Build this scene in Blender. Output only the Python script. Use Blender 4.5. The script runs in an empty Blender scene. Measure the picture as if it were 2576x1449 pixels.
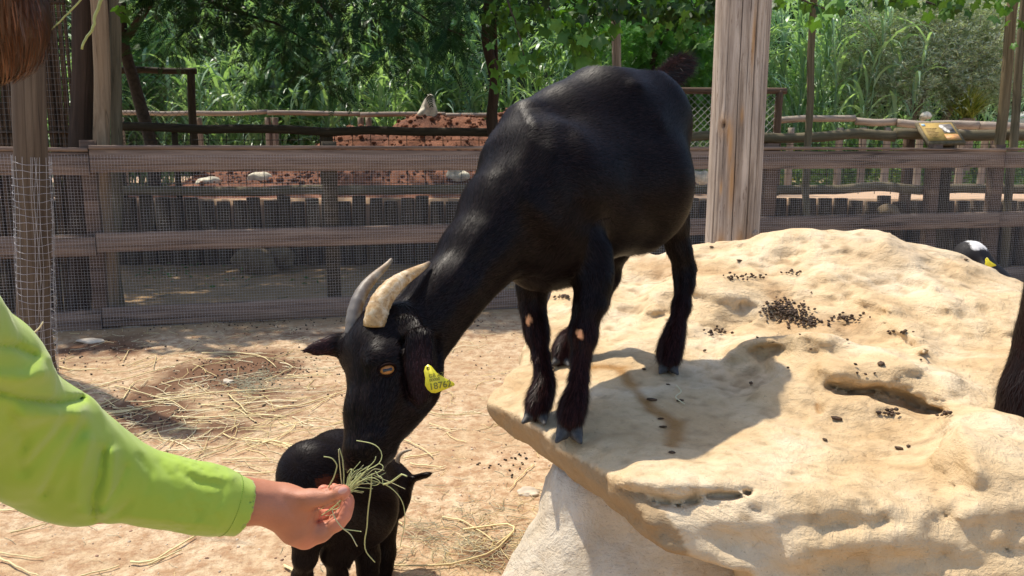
import bpy, math, random
import numpy as np
from mathutils import Vector, Matrix, Euler

rng = np.random.default_rng(7)
random.seed(7)
SC = bpy.context.scene
COL = SC.collection

# ------------------------------------------------------------------ camera
CAM_H, PITCH, FPX = 1.30, math.atan(329.5 / 2050.0), 2050.0
cam_d = bpy.data.cameras.new('camera')
cam = bpy.data.objects.new('camera', cam_d)
COL.objects.link(cam)
cam.location = (0, 0, CAM_H)
cam.rotation_euler = (math.pi / 2 - PITCH, 0, 0)
cam_d.sensor_width = 36.0
cam_d.lens = 36.0 * FPX / 2576.0
cam_d.clip_start = 0.05
cam_d.clip_end = 500
cam_d.dof.use_dof = True
cam_d.dof.focus_distance = 1.75
cam_d.dof.aperture_fstop = 22.0
SC.camera = cam

# ------------------------------------------------------------------ light
SUN = Vector((-0.315, 0.277, 0.907)).normalized()        # towards the sun
world = bpy.data.worlds.new('World')
SC.world = world
world.use_nodes = True
wn = world.node_tree
wn.nodes.clear()
sky = wn.nodes.new('ShaderNodeTexSky')
sky.sky_type = 'NISHITA'
sky.sun_disc = False
sky.sun_elevation = math.asin(SUN.z)
sky.sun_rotation = math.atan2(SUN.x, SUN.y)
sky.air_density = 1.0
sky.dust_density = 1.5
bg = wn.nodes.new('ShaderNodeBackground')
bg.inputs['Strength'].default_value = 0.15
out = wn.nodes.new('ShaderNodeOutputWorld')
wn.links.new(sky.outputs[0], bg.inputs[0])
wn.links.new(bg.outputs[0], out.inputs[0])
sun_d = bpy.data.lights.new('sun', 'SUN')
sun_d.energy = 3.3
sun_d.angle = math.radians(0.8)
sun_d.color = (1.0, 0.92, 0.78)
sun = bpy.data.objects.new('sun', sun_d)
COL.objects.link(sun)
sun.rotation_euler = SUN.to_track_quat('Z', 'Y').to_euler()
sun.location = (-3, 3, 9)
SC.view_settings.view_transform = 'Standard'
SC.view_settings.look = 'None'
SC.view_settings.gamma = 1.0
SC.view_settings.use_curve_mapping = False
SC.view_settings.exposure = 0.66

# ------------------------------------------------------------------ placing helpers
_cp, _sp = math.cos(PITCH), math.sin(PITCH)


def P(px, py, Y):
    """world point seen at (px, py) of the 2576-wide photograph, at distance Y along the ground"""
    cx, cy = (px - 1288.0) / FPX, (724.5 - py) / FPX
    d = Vector((cx, _cp + cy * _sp, -_sp + cy * _cp))
    return Vector((0, 0, CAM_H)) + d * (Y / d.y)


def PZ(px, py, z):
    cx, cy = (px - 1288.0) / FPX, (724.5 - py) / FPX
    d = Vector((cx, _cp + cy * _sp, -_sp + cy * _cp))
    return Vector((0, 0, CAM_H)) + d * ((z - CAM_H) / d.z)


def RR(px, py, Y, r):
    cy = (724.5 - py) / FPX
    return r * (Y / (_cp + cy * _sp)) / FPX


def J(px, py, Y, r):
    return (np.array(P(px, py, Y)), RR(px, py, Y, r))


# ------------------------------------------------------------------ object helpers
def tag(o, label=None, cat=None, group=None, kind=None):
    if label: o['label'] = label
    if cat: o['category'] = cat
    if group: o['group'] = group
    if kind: o['kind'] = kind
    return o


def empty(name, loc, label, cat, group=None, rz=0.0):
    o = bpy.data.objects.new(name, None)
    COL.objects.link(o)
    o.location = loc
    o.rotation_euler = (0, 0, rz)
    o.empty_display_size = 0.1
    return tag(o, label, cat, group)


def link(name, me, mat=None, parent=None, loc=None, keep=True):
    """keep: mesh data are world coordinates even when parented"""
    o = bpy.data.objects.new(name, me)
    COL.objects.link(o)
    if mat is not None and len(me.materials) == 0:
        me.materials.append(mat)
    if parent is not None:
        o.parent = parent
        if keep:
            o.matrix_parent_inverse = (Matrix.Translation(parent.location) @ parent.rotation_euler.to_matrix().to_4x4()).inverted() if parent.parent is None else Matrix.Identity(4)
    if loc is not None:
        o.location = loc
    return o


def mesh_np(name, V, F, smooth=True, col=None):
    """V (n,3); F array (m,k) or list of such arrays"""
    if isinstance(F, np.ndarray): F = [F]
    F = [f for f in F if len(f)]
    me = bpy.data.meshes.new(name)
    V = np.asarray(V, dtype=np.float32)
    me.vertices.add(len(V))
    me.vertices.foreach_set('co', V.ravel())
    loops = np.concatenate([f.ravel() for f in F]).astype(np.int32)
    tot = np.concatenate([np.full(len(f), f.shape[1]) for f in F]).astype(np.int32)
    start = np.concatenate([[0], np.cumsum(tot)[:-1]]).astype(np.int32)
    me.loops.add(len(loops))
    me.loops.foreach_set('vertex_index', loops)
    me.polygons.add(len(tot))
    me.polygons.foreach_set('loop_start', start)
    me.polygons.foreach_set('loop_total', tot)
    if smooth:
        me.polygons.foreach_set('use_smooth', np.ones(len(tot), dtype=bool))
    if col is not None:
        a = me.color_attributes.new('Col', 'FLOAT_COLOR', 'POINT')
        c = np.ones((len(V), 4), dtype=np.float32)
        c[:, :3] = np.asarray(col, dtype=np.float32)
        a.data.foreach_set('color', c.ravel())
    me.update(calc_edges=True)
    return me


# ------------------------------------------------------------------ numpy noise
_perm = np.random.default_rng(11).integers(0, 2 ** 31, size=(64, 64, 64)).astype(np.float64) / 2 ** 31


def vnoise(p):
    """value noise in [-1,1]; p (...,3)"""
    i = np.floor(p).astype(np.int64)
    f = p - i
    f = f * f * (3 - 2 * f)
    r = 0
    for dx in (0, 1):
        wx = f[..., 0] if dx else 1 - f[..., 0]
        for dy in (0, 1):
            wy = f[..., 1] if dy else 1 - f[..., 1]
            for dz in (0, 1):
                wz = f[..., 2] if dz else 1 - f[..., 2]
                r = r + wx * wy * wz * _perm[(i[..., 0] + dx) & 63, (i[..., 1] + dy) & 63, (i[..., 2] + dz) & 63]
    return r * 2 - 1


def fbm(p, oct=4, gain=0.5, ridge=False):
    s, a, t = 0, 1.0, 0
    for k in range(oct):
        n = vnoise(p * (2.03 ** k) + 17.3 * k)
        if ridge: n = 1 - 2 * np.abs(n)
        s = s + a * n
        t += a
        a *= gain
    return s / t


def fbm2(x, y, sc, oct=4, z=0.0, gain=0.5, ridge=False):
    return fbm(np.stack([x * sc, y * sc, np.full_like(x, z)], -1), oct, gain, ridge)


# ------------------------------------------------------------------ implicit surfaces
def axis(*pieces):
    """axis((a,b,step),(b,c,step2)...)"""
    o = []
    for a, b, s in pieces:
        n = max(1, int(round((b - a) / s)))
        o.append(np.linspace(a, b, n, endpoint=False))
    o.append([pieces[-1][1]])
    return np.concatenate(o)


class Field:
    def __init__(s, X, Y, Z):
        s.X, s.Y, s.Z = X, Y, Z
        s.F = np.full((len(X), len(Y), len(Z)), 1.0, dtype=np.float32)
        s.segs = []

    def block(s, lo, hi):
        r = []
        for A, l, h in ((s.X, lo[0], hi[0]), (s.Y, lo[1], hi[1]), (s.Z, lo[2], hi[2])):
            a = max(0, np.searchsorted(A, l) - 1)
            b = min(len(A), np.searchsorted(A, h) + 1)
            if b <= a: return None
            r.append(slice(a, b))
        return tuple(r)

    def pts(s, b):
        return np.meshgrid(s.X[b[0]], s.Y[b[1]], s.Z[b[2]], indexing='ij')

    def cone(s, a, b=None, k=0.02, sq=1.0, n=None, op='u', flow=True):
        """round cone between joints a=(p,r) and b; squashed by sq along n"""
        p0, r0 = np.asarray(a[0], float), a[1]
        p1, r1 = (np.asarray(b[0], float), b[1]) if b is not None else (p0 + 1e-6, r0)
        R = max(r0, r1) * max(1, sq) + k + 0.02
        bl = s.block(np.minimum(p0, p1) - R, np.maximum(p0, p1) + R)
        if bl is None: return
        x, y, z = s.pts(bl)
        d = p1 - p0
        L2 = max(d @ d, 1e-12)
        qx, qy, qz = x - p0[0], y - p0[1], z - p0[2]
        t = np.clip((qx * d[0] + qy * d[1] + qz * d[2]) / L2, 0, 1)
        qx, qy, qz = qx - t * d[0], qy - t * d[1], qz - t * d[2]
        if n is not None:
            n = np.asarray(n, float)
            n = n / np.linalg.norm(n)
            dn = (qx * n[0] + qy * n[1] + qz * n[2]) * (1 / sq - 1)
            qx, qy, qz = qx + dn * n[0], qy + dn * n[1], qz + dn * n[2]
        g = np.sqrt(qx * qx + qy * qy + qz * qz) - (r0 + (r1 - r0) * t)
        if n is not None: g = g * min(1, sq)
        f = s.F[bl]
        if op == 'u':
            h = np.maximum(k - np.abs(f - g), 0) / k
            s.F[bl] = np.minimum(f, g) - h * h * k / 4
            if flow: s.segs.append((p0, p1, max(r0, r1)))
        else:
            g = -g
            h = np.maximum(k - np.abs(f - g), 0) / k
            s.F[bl] = np.maximum(f, g) + h * h * k / 4

    def chain(s, js, k=0.02, **kw):
        for a, b in zip(js[:-1], js[1:]):
            s.cone(a, b, k=k, **kw)

    def emboss(s, lines, band=.03, jit=0.0, jf=12):
        """creases (+) and swellings (-) along polylines seen from the photograph's side: (points px, depth m, width px, Ymax)"""
        near = np.abs(s.F) < band
        ii = np.argwhere(near)
        q = np.stack([s.X[ii[:, 0]], s.Y[ii[:, 1]], s.Z[ii[:, 2]]], -1)
        cz = q[:, 2] - CAM_H
        dep = q[:, 1] * _cp - cz * _sp
        u = 1288 + FPX * q[:, 0] / dep
        w = 724.5 - FPX * (q[:, 1] * _sp + cz * _cp) / dep
        if jit:
            u = u + jit * fbm(q * jf, 3); w = w + jit * fbm(q * jf + 33, 3)
        add = np.zeros(len(q))
        for pts, depth, wid, ymax in lines:
            d = np.full(len(q), 1e9)
            for (ax, ay), (bx, by) in zip(pts[:-1], pts[1:]):
                ex, ey = bx - ax, by - ay
                t = np.clip(((u - ax) * ex + (w - ay) * ey) / (ex * ex + ey * ey + 1e-9), 0, 1)
                d = np.minimum(d, np.hypot(u - ax - t * ex, w - ay - t * ey))
            add += depth * np.exp(-(d / wid) ** 2) * (q[:, 1] < ymax)
        s.F[ii[:, 0], ii[:, 1], ii[:, 2]] += add.astype(np.float32)

    def mesh(s):
        F, X, Y, Z = s.F, s.X, s.Y, s.Z
        ins = F < 0
        c = np.zeros(tuple(n - 1 for n in F.shape), dtype=np.int8)
        for i in (0, 1):
            for j in (0, 1):
                for l in (0, 1):
                    c += ins[i:F.shape[0] - 1 + i, j:F.shape[1] - 1 + j, l:F.shape[2] - 1 + l]
        act = (c > 0) & (c < 8)
        idx = np.argwhere(act)
        vid = np.full(c.shape, -1, dtype=np.int32)
        vid[act] = np.arange(len(idx))
        acc = np.zeros((len(idx), 3))
        cnt = np.zeros(len(idx))
        for ax in range(3):
            o1, o2 = [a for a in range(3) if a != ax]
            for u in (0, 1):
                for v in (0, 1):
                    a = idx.copy(); a[:, o1] += u; a[:, o2] += v
                    b = a.copy(); b[:, ax] += 1
                    fa = F[a[:, 0], a[:, 1], a[:, 2]]; fb = F[b[:, 0], b[:, 1], b[:, 2]]
                    m = (fa < 0) != (fb < 0)
                    t = np.where(m, fa / np.where(m, fa - fb, 1), 0)
                    p = a.astype(float); p[:, ax] += t
                    acc[m] += p[m]; cnt[m] += 1
        acc /= cnt[:, None]
        V = np.stack([np.interp(acc[:, i], np.arange(len(A)), A) for i, A in enumerate((X, Y, Z))], -1)
        quads = []
        for ax in range(3):
            o1, o2 = [(1, 2), (2, 0), (0, 1)][ax]
            sl0 = [slice(None)] * 3; sl1 = [slice(None)] * 3
            sl0[ax] = slice(0, -1); sl1[ax] = slice(1, None)
            ch = ins[tuple(sl0)] != ins[tuple(sl1)]
            e = np.argwhere(ch)
            e = e[(e[:, o1] > 0) & (e[:, o2] > 0) & (e[:, o1] < F.shape[o1] - 1) & (e[:, o2] < F.shape[o2] - 1)]
            if not len(e): continue
            fl = ins[e[:, 0], e[:, 1], e[:, 2]]
            q = []
            for du, dv in ((1, 1), (0, 1), (0, 0), (1, 0)):
                g = e.copy(); g[:, o1] -= du; g[:, o2] -= dv
                q.append(vid[g[:, 0], g[:, 1], g[:, 2]])
            q = np.stack(q, -1)
            q[~fl] = q[~fl][:, ::-1]
            quads.append(q)
        Q = np.concatenate(quads)
        return V, Q


def relax(V, Q, it=2, w=0.5):
    E = np.concatenate([Q[:, [0, 1]], Q[:, [1, 2]], Q[:, [2, 3]], Q[:, [3, 0]]])
    for _ in range(it):
        S = np.zeros_like(V); n = np.zeros(len(V))
        for i in range(3):
            S[:, i] = np.bincount(E[:, 0], V[E[:, 1], i], len(V)) + np.bincount(E[:, 1], V[E[:, 0], i], len(V))
        n = np.bincount(E[:, 0], minlength=len(V)) + np.bincount(E[:, 1], minlength=len(V))
        V = V * (1 - w) + w * S / np.maximum(n, 1)[:, None]
    return V


def face_normals(V, Q):
    a = V[Q[:, 2]] - V[Q[:, 0]]; b = V[Q[:, 3]] - V[Q[:, 1]]
    n = np.cross(a, b)
    A = np.linalg.norm(n, axis=1)
    return n / np.maximum(A, 1e-12)[:, None], A / 2


# ------------------------------------------------------------------ tubes, leaves, boxes
def tube_arrays(pts, rad, seg=6, cap=True):
    """one tube: (V, quads, tris)"""
    pts = np.asarray(pts, float); n = len(pts)
    rad = np.broadcast_to(np.asarray(rad, float), (n,))
    T = np.gradient(pts, axis=0)
    T /= np.maximum(np.linalg.norm(T, axis=1), 1e-9)[:, None]
    ref = np.array([0, 0, 1.0]) if abs(T[0, 2]) < 0.9 else np.array([1.0, 0, 0])
    V = []
    for i in range(n):
        u = ref - T[i] * (ref @ T[i]); u /= np.linalg.norm(u)
        ref = u
        w = np.cross(T[i], u)
        a = np.arange(seg) * 2 * math.pi / seg
        V.append(pts[i] + rad[i] * (np.cos(a)[:, None] * u + np.sin(a)[:, None] * w))
    V = np.concatenate(V)
    i = np.arange(n - 1)[:, None] * seg; j = np.arange(seg)[None]; j2 = (j + 1) % seg
    Q = np.stack([i + j, i + j2, i + seg + j2, i + seg + j], -1).reshape(-1, 4)
    Tt = np.zeros((0, 3), int)
    if cap:
        c0, c1 = len(V), len(V) + 1
        V = np.concatenate([V, pts[:1], pts[-1:]])
        j = np.arange(seg); j2 = (j + 1) % seg
        Tt = np.concatenate([np.stack([np.full(seg, c0), j2, j], -1), np.stack([np.full(seg, c1), (n - 1) * seg + j, (n - 1) * seg + j2], -1)])
    return V, Q, Tt


class Bag:
    """collects geometry into ONE mesh"""
    def __init__(s): s.V, s.Q, s.T, s.C, s.n = [], [], [], [], 0

    def add(s, V, Q=None, T=None, col=None):
        V = np.asarray(V, float)
        if Q is not None and len(Q): s.Q.append(np.asarray(Q) + s.n)
        if T is not None and len(T): s.T.append(np.asarray(T) + s.n)
        s.V.append(V)
        s.C.append(np.broadcast_to(np.asarray((1, 1, 1) if col is None else col, float), (len(V), 3)))
        s.n += len(V)
        return s

    def tube(s, pts, rad, seg=6, cap=True, col=None):
        V, Q, T = tube_arrays(pts, rad, seg, cap)
        return s.add(V, Q, T, col)

    def box(s, c, d, M=None, col=None):
        c, d = np.asarray(c, float), np.asarray(d, float) / 2
        V = np.array([[x, y, z] for x in (-1, 1) for y in (-1, 1) for z in (-1, 1)]) * d
        if M is not None: V = V @ np.array(M).T
        Q = np.array([[0, 1, 3, 2], [4, 6, 7, 5], [0, 4, 5, 1], [2, 3, 7, 6], [0, 2, 6, 4], [1, 5, 7, 3]])
        return s.add(V + c, Q, None, col)

    def mesh(s, name, smooth=True):
        F = []
        if s.Q: F.append(np.concatenate(s.Q))
        if s.T: F.append(np.concatenate(s.T))
        return mesh_np(name, np.concatenate(s.V), F, smooth, np.concatenate(s.C))


def rotmats(n, tilt=1.0, gen=rng):
    """random orientations (n,3,3): columns = local axes"""
    az = gen.uniform(0, 2 * math.pi, n)
    el = gen.normal(0, 0.5 * tilt, n)
    ro = gen.normal(0, 0.8 * tilt, n)
    ca, sa, ce, se, cr, sr = np.cos(az), np.sin(az), np.cos(el), np.sin(el), np.cos(ro), np.sin(ro)
    x = np.stack([ca * ce, sa * ce, se], -1)
    y0 = np.stack([-sa, ca, 0 * ca], -1)
    z0 = np.cross(x, y0)
    y = y0 * cr[:, None] + z0 * sr[:, None]
    z = np.cross(x, y)
    return np.stack([x, y, z], -1)


def scatter(tV, tF, pos, rot, scale, col):
    """copies of a leaf template joined into arrays. col (n,3)"""
    n, m = len(pos), len(tV)
    V = np.einsum('nij,mj->nmi', rot, tV) * np.asarray(scale).reshape(-1, 1, 1) + pos[:, None]
    F = [(f[None] + (np.arange(n) * m)[:, None, None]).reshape(-1, f.shape[1]) for f in tF]
    C = np.repeat(col, m, axis=0)
    return V.reshape(-1, 3), F, C


# ------------------------------------------------------------------ materials
def new_mat(name):
    m = bpy.data.materials.new(name)
    m.use_nodes = True
    nt = m.node_tree
    b = nt.nodes['Principled BSDF']
    return m, nt, b


def node(nt, typ, **kw):
    n = nt.nodes.new(typ)
    for k, v in kw.items():
        if k in ('inputs',):
            for a, b in v.items(): n.inputs[a].default_value = b
        else: setattr(n, k, v)
    return n


def ramp(nt, fac, stops):
    r = nt.nodes.new('ShaderNodeValToRGB')
    e = r.color_ramp.elements
    while len(e) < len(stops): e.new(0.5)
    for el, (p, c) in zip(e, stops):
        el.position = p
        el.color = (*c, 1) if len(c) == 3 else c
    nt.links.new(fac, r.inputs[0])
    return r.outputs[0]


def mixc(nt, fac, a, b, blend='MIX'):
    m = nt.nodes.new('ShaderNodeMix')
    m.data_type = 'RGBA'
    m.blend_type = blend
    for s, v in ((m.inputs[0], fac), (m.inputs[6], a), (m.inputs[7], b)):
        if hasattr(v, 'links') or isinstance(v, bpy.types.NodeSocket): nt.links.new(v, s)
        elif isinstance(v, (tuple, list)): s.default_value = (*v, 1) if len(v) == 3 else v
        else: s.default_value = v
    return m.outputs[2]


def noise(nt, vec, scale, detail=5, rough=0.6, dist=0.0):
    n = node(nt, 'ShaderNodeTexNoise', inputs={'Scale': scale, 'Detail': detail, 'Roughness': rough, 'Distortion': dist})
    nt.links.new(vec, n.inputs['Vector'])
    return n.outputs[0]


def objvec(nt, scale=(1, 1, 1), coord='Object', rot=(0, 0, 0)):
    tc = nt.nodes.new('ShaderNodeTexCoord')
    mp = node(nt, 'ShaderNodeMapping')
    mp.inputs['Scale'].default_value = scale
    mp.inputs['Rotation'].default_value = rot
    nt.links.new(tc.outputs[coord], mp.inputs[0])
    return mp.outputs[0]


def bump(nt, b, h, strength=0.5, dist=0.01, prev=None):
    n = node(nt, 'ShaderNodeBump', inputs={'Strength': strength, 'Distance': dist})
    nt.links.new(h, n.inputs['Height'])
    if prev is not None: nt.links.new(prev, n.inputs['Normal'])
    nt.links.new(n.outputs[0], b.inputs['Normal'])
    return n.outputs[0]


def wood_mat(name, dark, light, axisv=2, rough=0.85, scale=1.0, crack=0.5, stain=None):
    """weathered wood, grain along the object's local axis"""
    m, nt, b = new_mat(name)
    sc = [18 * scale] * 3; sc[axisv] = 0.9 * scale
    v = objvec(nt, tuple(sc))
    oi = nt.nodes.new('ShaderNodeObjectInfo')
    va = node(nt, 'ShaderNodeVectorMath', operation='ADD')
    nt.links.new(v, va.inputs[0])
    mu = node(nt, 'ShaderNodeMath', operation='MULTIPLY'); mu.inputs[1].default_value = 37.0
    nt.links.new(oi.outputs['Random'], mu.inputs[0]); nt.links.new(mu.outputs[0], va.inputs[1])
    v = va.outputs[0]
    g = noise(nt, v, 1.6, 8, 0.68, 0.6)
    sc2 = [5 * scale] * 3; sc2[axisv] = 0.35 * scale
    v2 = objvec(nt, tuple(sc2))
    g2 = noise(nt, v2, 1.0, 4, 0.6, 0.8)
    c = ramp(nt, g, [(0.32, dark), (0.52, tuple((a + b_) / 2 for a, b_ in zip(dark, light))), (0.72, light)])
    c2 = ramp(nt, g2, [(0.3, (0.62, 0.6, 0.6)), (0.7, (1.15, 1.1, 1.05))])
    c = mixc(nt, 0.8, c, c2, 'MULTIPLY')
    # cracks: thin dark lines along the grain
    sc3 = [11 * scale] * 3; sc3[axisv] = 0.28 * scale
    v3 = objvec(nt, tuple(sc3))
    g3 = noise(nt, v3, 1.0, 2, 0.5, 0.3)
    mm = node(nt, 'ShaderNodeMath', operation='ABSOLUTE')
    s1 = node(nt, 'ShaderNodeMath', operation='SUBTRACT'); s1.inputs[1].default_value = 0.5
    nt.links.new(g3, s1.inputs[0]); nt.links.new(s1.outputs[0], mm.inputs[0])
    ck = ramp(nt, mm.outputs[0], [(0.0, (0, 0, 0)), (0.012, (1, 1, 1))])
    c = mixc(nt, crack, c, ck, 'MULTIPLY')
    if stain:
        vs = objvec(nt, (3, 3, 3))
        sn = noise(nt, vs, 2.0, 5, 0.65)
        sf = ramp(nt, sn, [(0.55, (0, 0, 0)), (0.72, (1, 1, 1))])
        mx = nt.nodes.new('ShaderNodeRGBToBW'); nt.links.new(sf, mx.inputs[0])
        c = mixc(nt, mx.outputs[0], c, stain)
    nt.links.new(c, b.inputs['Base Color'])
    b.inputs['Roughness'].default_value = rough
    b.inputs['Specular IOR Level'].default_value = 0.25
    n1 = bump(nt, b, g, 0.5, 0.004)
    bump(nt, b, ck, 0.6 * crack, 0.006, n1)
    return m


def leaf_mat(name, c1, c2, trans=0.35, rough=0.45, spec=0.4):
    m, nt, b = new_mat(name)
    at = node(nt, 'ShaderNodeAttribute', attribute_name='Col')
    sp = nt.nodes.new('ShaderNodeSeparateColor'); nt.links.new(at.outputs['Color'], sp.inputs[0])
    c = mixc(nt, sp.outputs[0], c1, c2)
    b.inputs['Roughness'].default_value = rough
    b.inputs['Specular IOR Level'].default_value = spec
    nt.links.new(c, b.inputs['Base Color'])
    tr = nt.nodes.new('ShaderNodeBsdfTranslucent')
    ct = mixc(nt, 1.0, c, (1.3, 1.5, 0.5), 'MULTIPLY')
    nt.links.new(ct, tr.inputs[0])
    ms = node(nt, 'ShaderNodeMixShader'); ms.inputs[0].default_value = trans
    nt.links.new(b.outputs[0], ms.inputs[1]); nt.links.new(tr.outputs[0], ms.inputs[2])
    nt.links.new(ms.outputs[0], nt.nodes['Material Output'].inputs[0])
    return m


def plain_mat(name, c, rough=0.6, metal=0.0, var=0.25, sc=20, bmp=0.0, attr=False, spec=0.4):
    m, nt, b = new_mat(name)
    v = objvec(nt)
    n = noise(nt, v, sc, 5, 0.6)
    cc = ramp(nt, n, [(0.3, tuple(x * (1 - var) for x in c)), (0.7, tuple(min(1, x * (1 + var)) for x in c))])
    if attr:
        at = node(nt, 'ShaderNodeAttribute', attribute_name='Col')
        cc = mixc(nt, 1.0, cc, at.outputs['Color'], 'MULTIPLY')
    nt.links.new(cc, b.inputs['Base Color'])
    b.inputs['Roughness'].default_value = rough
    b.inputs['Metallic'].default_value = metal
    b.inputs['Specular IOR Level'].default_value = spec
    if bmp: bump(nt, b, n, bmp, 0.005)
    return m
# ================================================================== GROUND
DROPS = []


def gz(x, y):
    """height of the ground"""
    x = np.asarray(x, float); y = np.asarray(y, float)
    n = 0.016 * fbm2(x, y, 1.6, 3) + 0.010 * fbm2(x, y, 7.0, 4, 3.1) + 0.005 * fbm2(x, y, 30.0, 3, 9.1)
    n = np.where(y > 7.5, n + 0.03 * fbm2(x, y, 0.8, 3, 5.0), n)
    # little bank of trodden earth along the foot of the slat fence
    d = y - (6.75 + 0.28 * x)
    n = n + 0.05 * np.exp(-((d - 0.1) / 0.45) ** 2)
    t = np.clip((y - 9.95) / 0.04, 0, 1)
    return n * (1 - t) + t * (0.80 + 0.03 * fbm2(x, y, 0.5, 3))


_X = axis((-90, -8, 4.0), (-8, -4.2, 0.12), (-4.2, 1.7, 0.022), (1.7, 8, 0.15), (8, 90, 4.0))
_Y = axis((-30, 0, 3.0), (0, 2.0, 0.1), (2.0, 4.6, 0.022), (4.6, 7.6, 0.04), (7.6, 9.9, 0.12), (9.9, 10.02, 0.02), (10.02, 20, 0.25), (20, 120, 5.0))
gx, gy = np.meshgrid(_X, _Y, indexing='ij')
gzz = gz(gx, gy)
nx, ny = gx.shape
i, j = np.meshgrid(np.arange(nx - 1), np.arange(ny - 1), indexing='ij')
Q = np.stack([i * ny + j, (i + 1) * ny + j, (i + 1) * ny + j + 1, i * ny + j + 1], -1).reshape(-1, 4)
# Col.r = damp dark earth, Col.g = pale path sand, Col.b = shade on the ground behind the fence, painted in
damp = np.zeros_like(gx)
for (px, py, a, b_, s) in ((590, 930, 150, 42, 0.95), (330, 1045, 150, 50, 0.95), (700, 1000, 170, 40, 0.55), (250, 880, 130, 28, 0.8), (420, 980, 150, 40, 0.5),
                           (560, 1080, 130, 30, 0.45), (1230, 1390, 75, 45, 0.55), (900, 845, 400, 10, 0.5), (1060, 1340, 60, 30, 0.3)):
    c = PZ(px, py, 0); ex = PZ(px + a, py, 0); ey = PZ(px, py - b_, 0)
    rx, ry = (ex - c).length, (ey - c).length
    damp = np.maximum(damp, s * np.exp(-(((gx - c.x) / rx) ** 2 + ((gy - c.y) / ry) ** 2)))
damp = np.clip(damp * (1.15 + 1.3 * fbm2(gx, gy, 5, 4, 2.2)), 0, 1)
fen = gy - (6.75 + 0.28 * gx)
fence_shade = np.clip(fen * 2.2 + 0.9, 0, 1) * (gy < 9.97)
sand = (gy > 9.96) * np.clip(1 - np.abs(gx - 6.0) * 0.0, 0, 1)
_g = mesh_np('ground', np.stack([gx, gy, gzz], -1).reshape(-1, 3), Q, True, np.stack([damp, sand, fence_shade], -1).reshape(-1, 3))


def ground_mat():
    m, nt, b = new_mat('sandy earth')
    v = objvec(nt)
    at = node(nt, 'ShaderNodeAttribute', attribute_name='Col')
    sp = nt.nodes.new('ShaderNodeSeparateColor'); nt.links.new(at.outputs['Color'], sp.inputs[0])
    n1 = noise(nt, v, 2.3, 6, 0.62)
    n2 = noise(nt, v, 16, 6, 0.7)
    n3 = noise(nt, v, 85, 4, 0.7)
    c = ramp(nt, n1, [(0.35, (0.52, 0.375, 0.22)), (0.6, (0.64, 0.49, 0.32))])
    c = mixc(nt, ramp(nt, n2, [(0.40, (0, 0, 0)), (0.62, (1, 1, 1))]), c, (0.38, 0.23, 0.125))
    c = mixc(nt, ramp(nt, n3, [(0.30, (0.7, 0.7, 0.7)), (0.5, (0, 0, 0))]), c, (0.30, 0.18, 0.11))
    c = mixc(nt, ramp(nt, n3, [(0.66, (0, 0, 0)), (0.74, (0.6, 0.6, 0.6))]), c, (0.82, 0.70, 0.54))
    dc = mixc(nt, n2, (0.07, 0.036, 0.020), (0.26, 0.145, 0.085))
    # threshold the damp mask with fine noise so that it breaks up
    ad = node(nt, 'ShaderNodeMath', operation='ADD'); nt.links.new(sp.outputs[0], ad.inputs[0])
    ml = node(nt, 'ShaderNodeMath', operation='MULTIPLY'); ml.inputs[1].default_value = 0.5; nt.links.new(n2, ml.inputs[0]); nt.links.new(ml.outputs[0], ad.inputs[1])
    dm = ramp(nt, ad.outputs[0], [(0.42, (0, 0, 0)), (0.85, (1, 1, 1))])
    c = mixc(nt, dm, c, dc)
    c = mixc(nt, sp.outputs[2], c, mixc(nt, n1, (0.25, 0.165, 0.085), (0.40, 0.27, 0.15)))
    c = mixc(nt, sp.outputs[1], c, mixc(nt, n2, (0.62, 0.43, 0.30), (0.52, 0.36, 0.24)))
    nt.links.new(c, b.inputs['Base Color'])
    b.inputs['Roughness'].default_value = 0.95
    b.inputs['Specular IOR Level'].default_value = 0.15
    p = bump(nt, b, n3, 0.7, 0.006)
    bump(nt, b, n2, 0.8, 0.02, p)
    return m


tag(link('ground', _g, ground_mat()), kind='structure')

# pebbles and crumbs of earth lying on the near ground
def pebble_template(seed):
    r = np.random.default_rng(seed)
    t = (1 + 5 ** .5) / 2
    v = np.array([[-1, t, 0], [1, t, 0], [-1, -t, 0], [1, -t, 0], [0, -1, t], [0, 1, t], [0, -1, -t], [0, 1, -t], [t, 0, -1], [t, 0, 1], [-t, 0, -1], [-t, 0, 1]], float)
    v /= np.linalg.norm(v, axis=1)[:, None]
    v *= r.uniform(0.75, 1.2, (12, 1)); v *= (1, 0.8, 0.6)
    f = np.array([[0, 11, 5], [0, 5, 1], [0, 1, 7], [0, 7, 10], [0, 10, 11], [1, 5, 9], [5, 11, 4], [11, 10, 2], [10, 7, 6], [7, 1, 8], [3, 9, 4], [3, 4, 2], [3, 2, 6], [3, 6, 8], [3, 8, 9], [4, 9, 5], [2, 4, 11], [6, 2, 10], [8, 6, 7], [9, 8, 1]])
    return v, f


def on_ground(n, x0, x1, y0, y1, gen=rng):
    x, y = gen.uniform(x0, x1, n), gen.uniform(y0, y1, n)
    return np.stack([x, y, gz(x, y)], -1)


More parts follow.
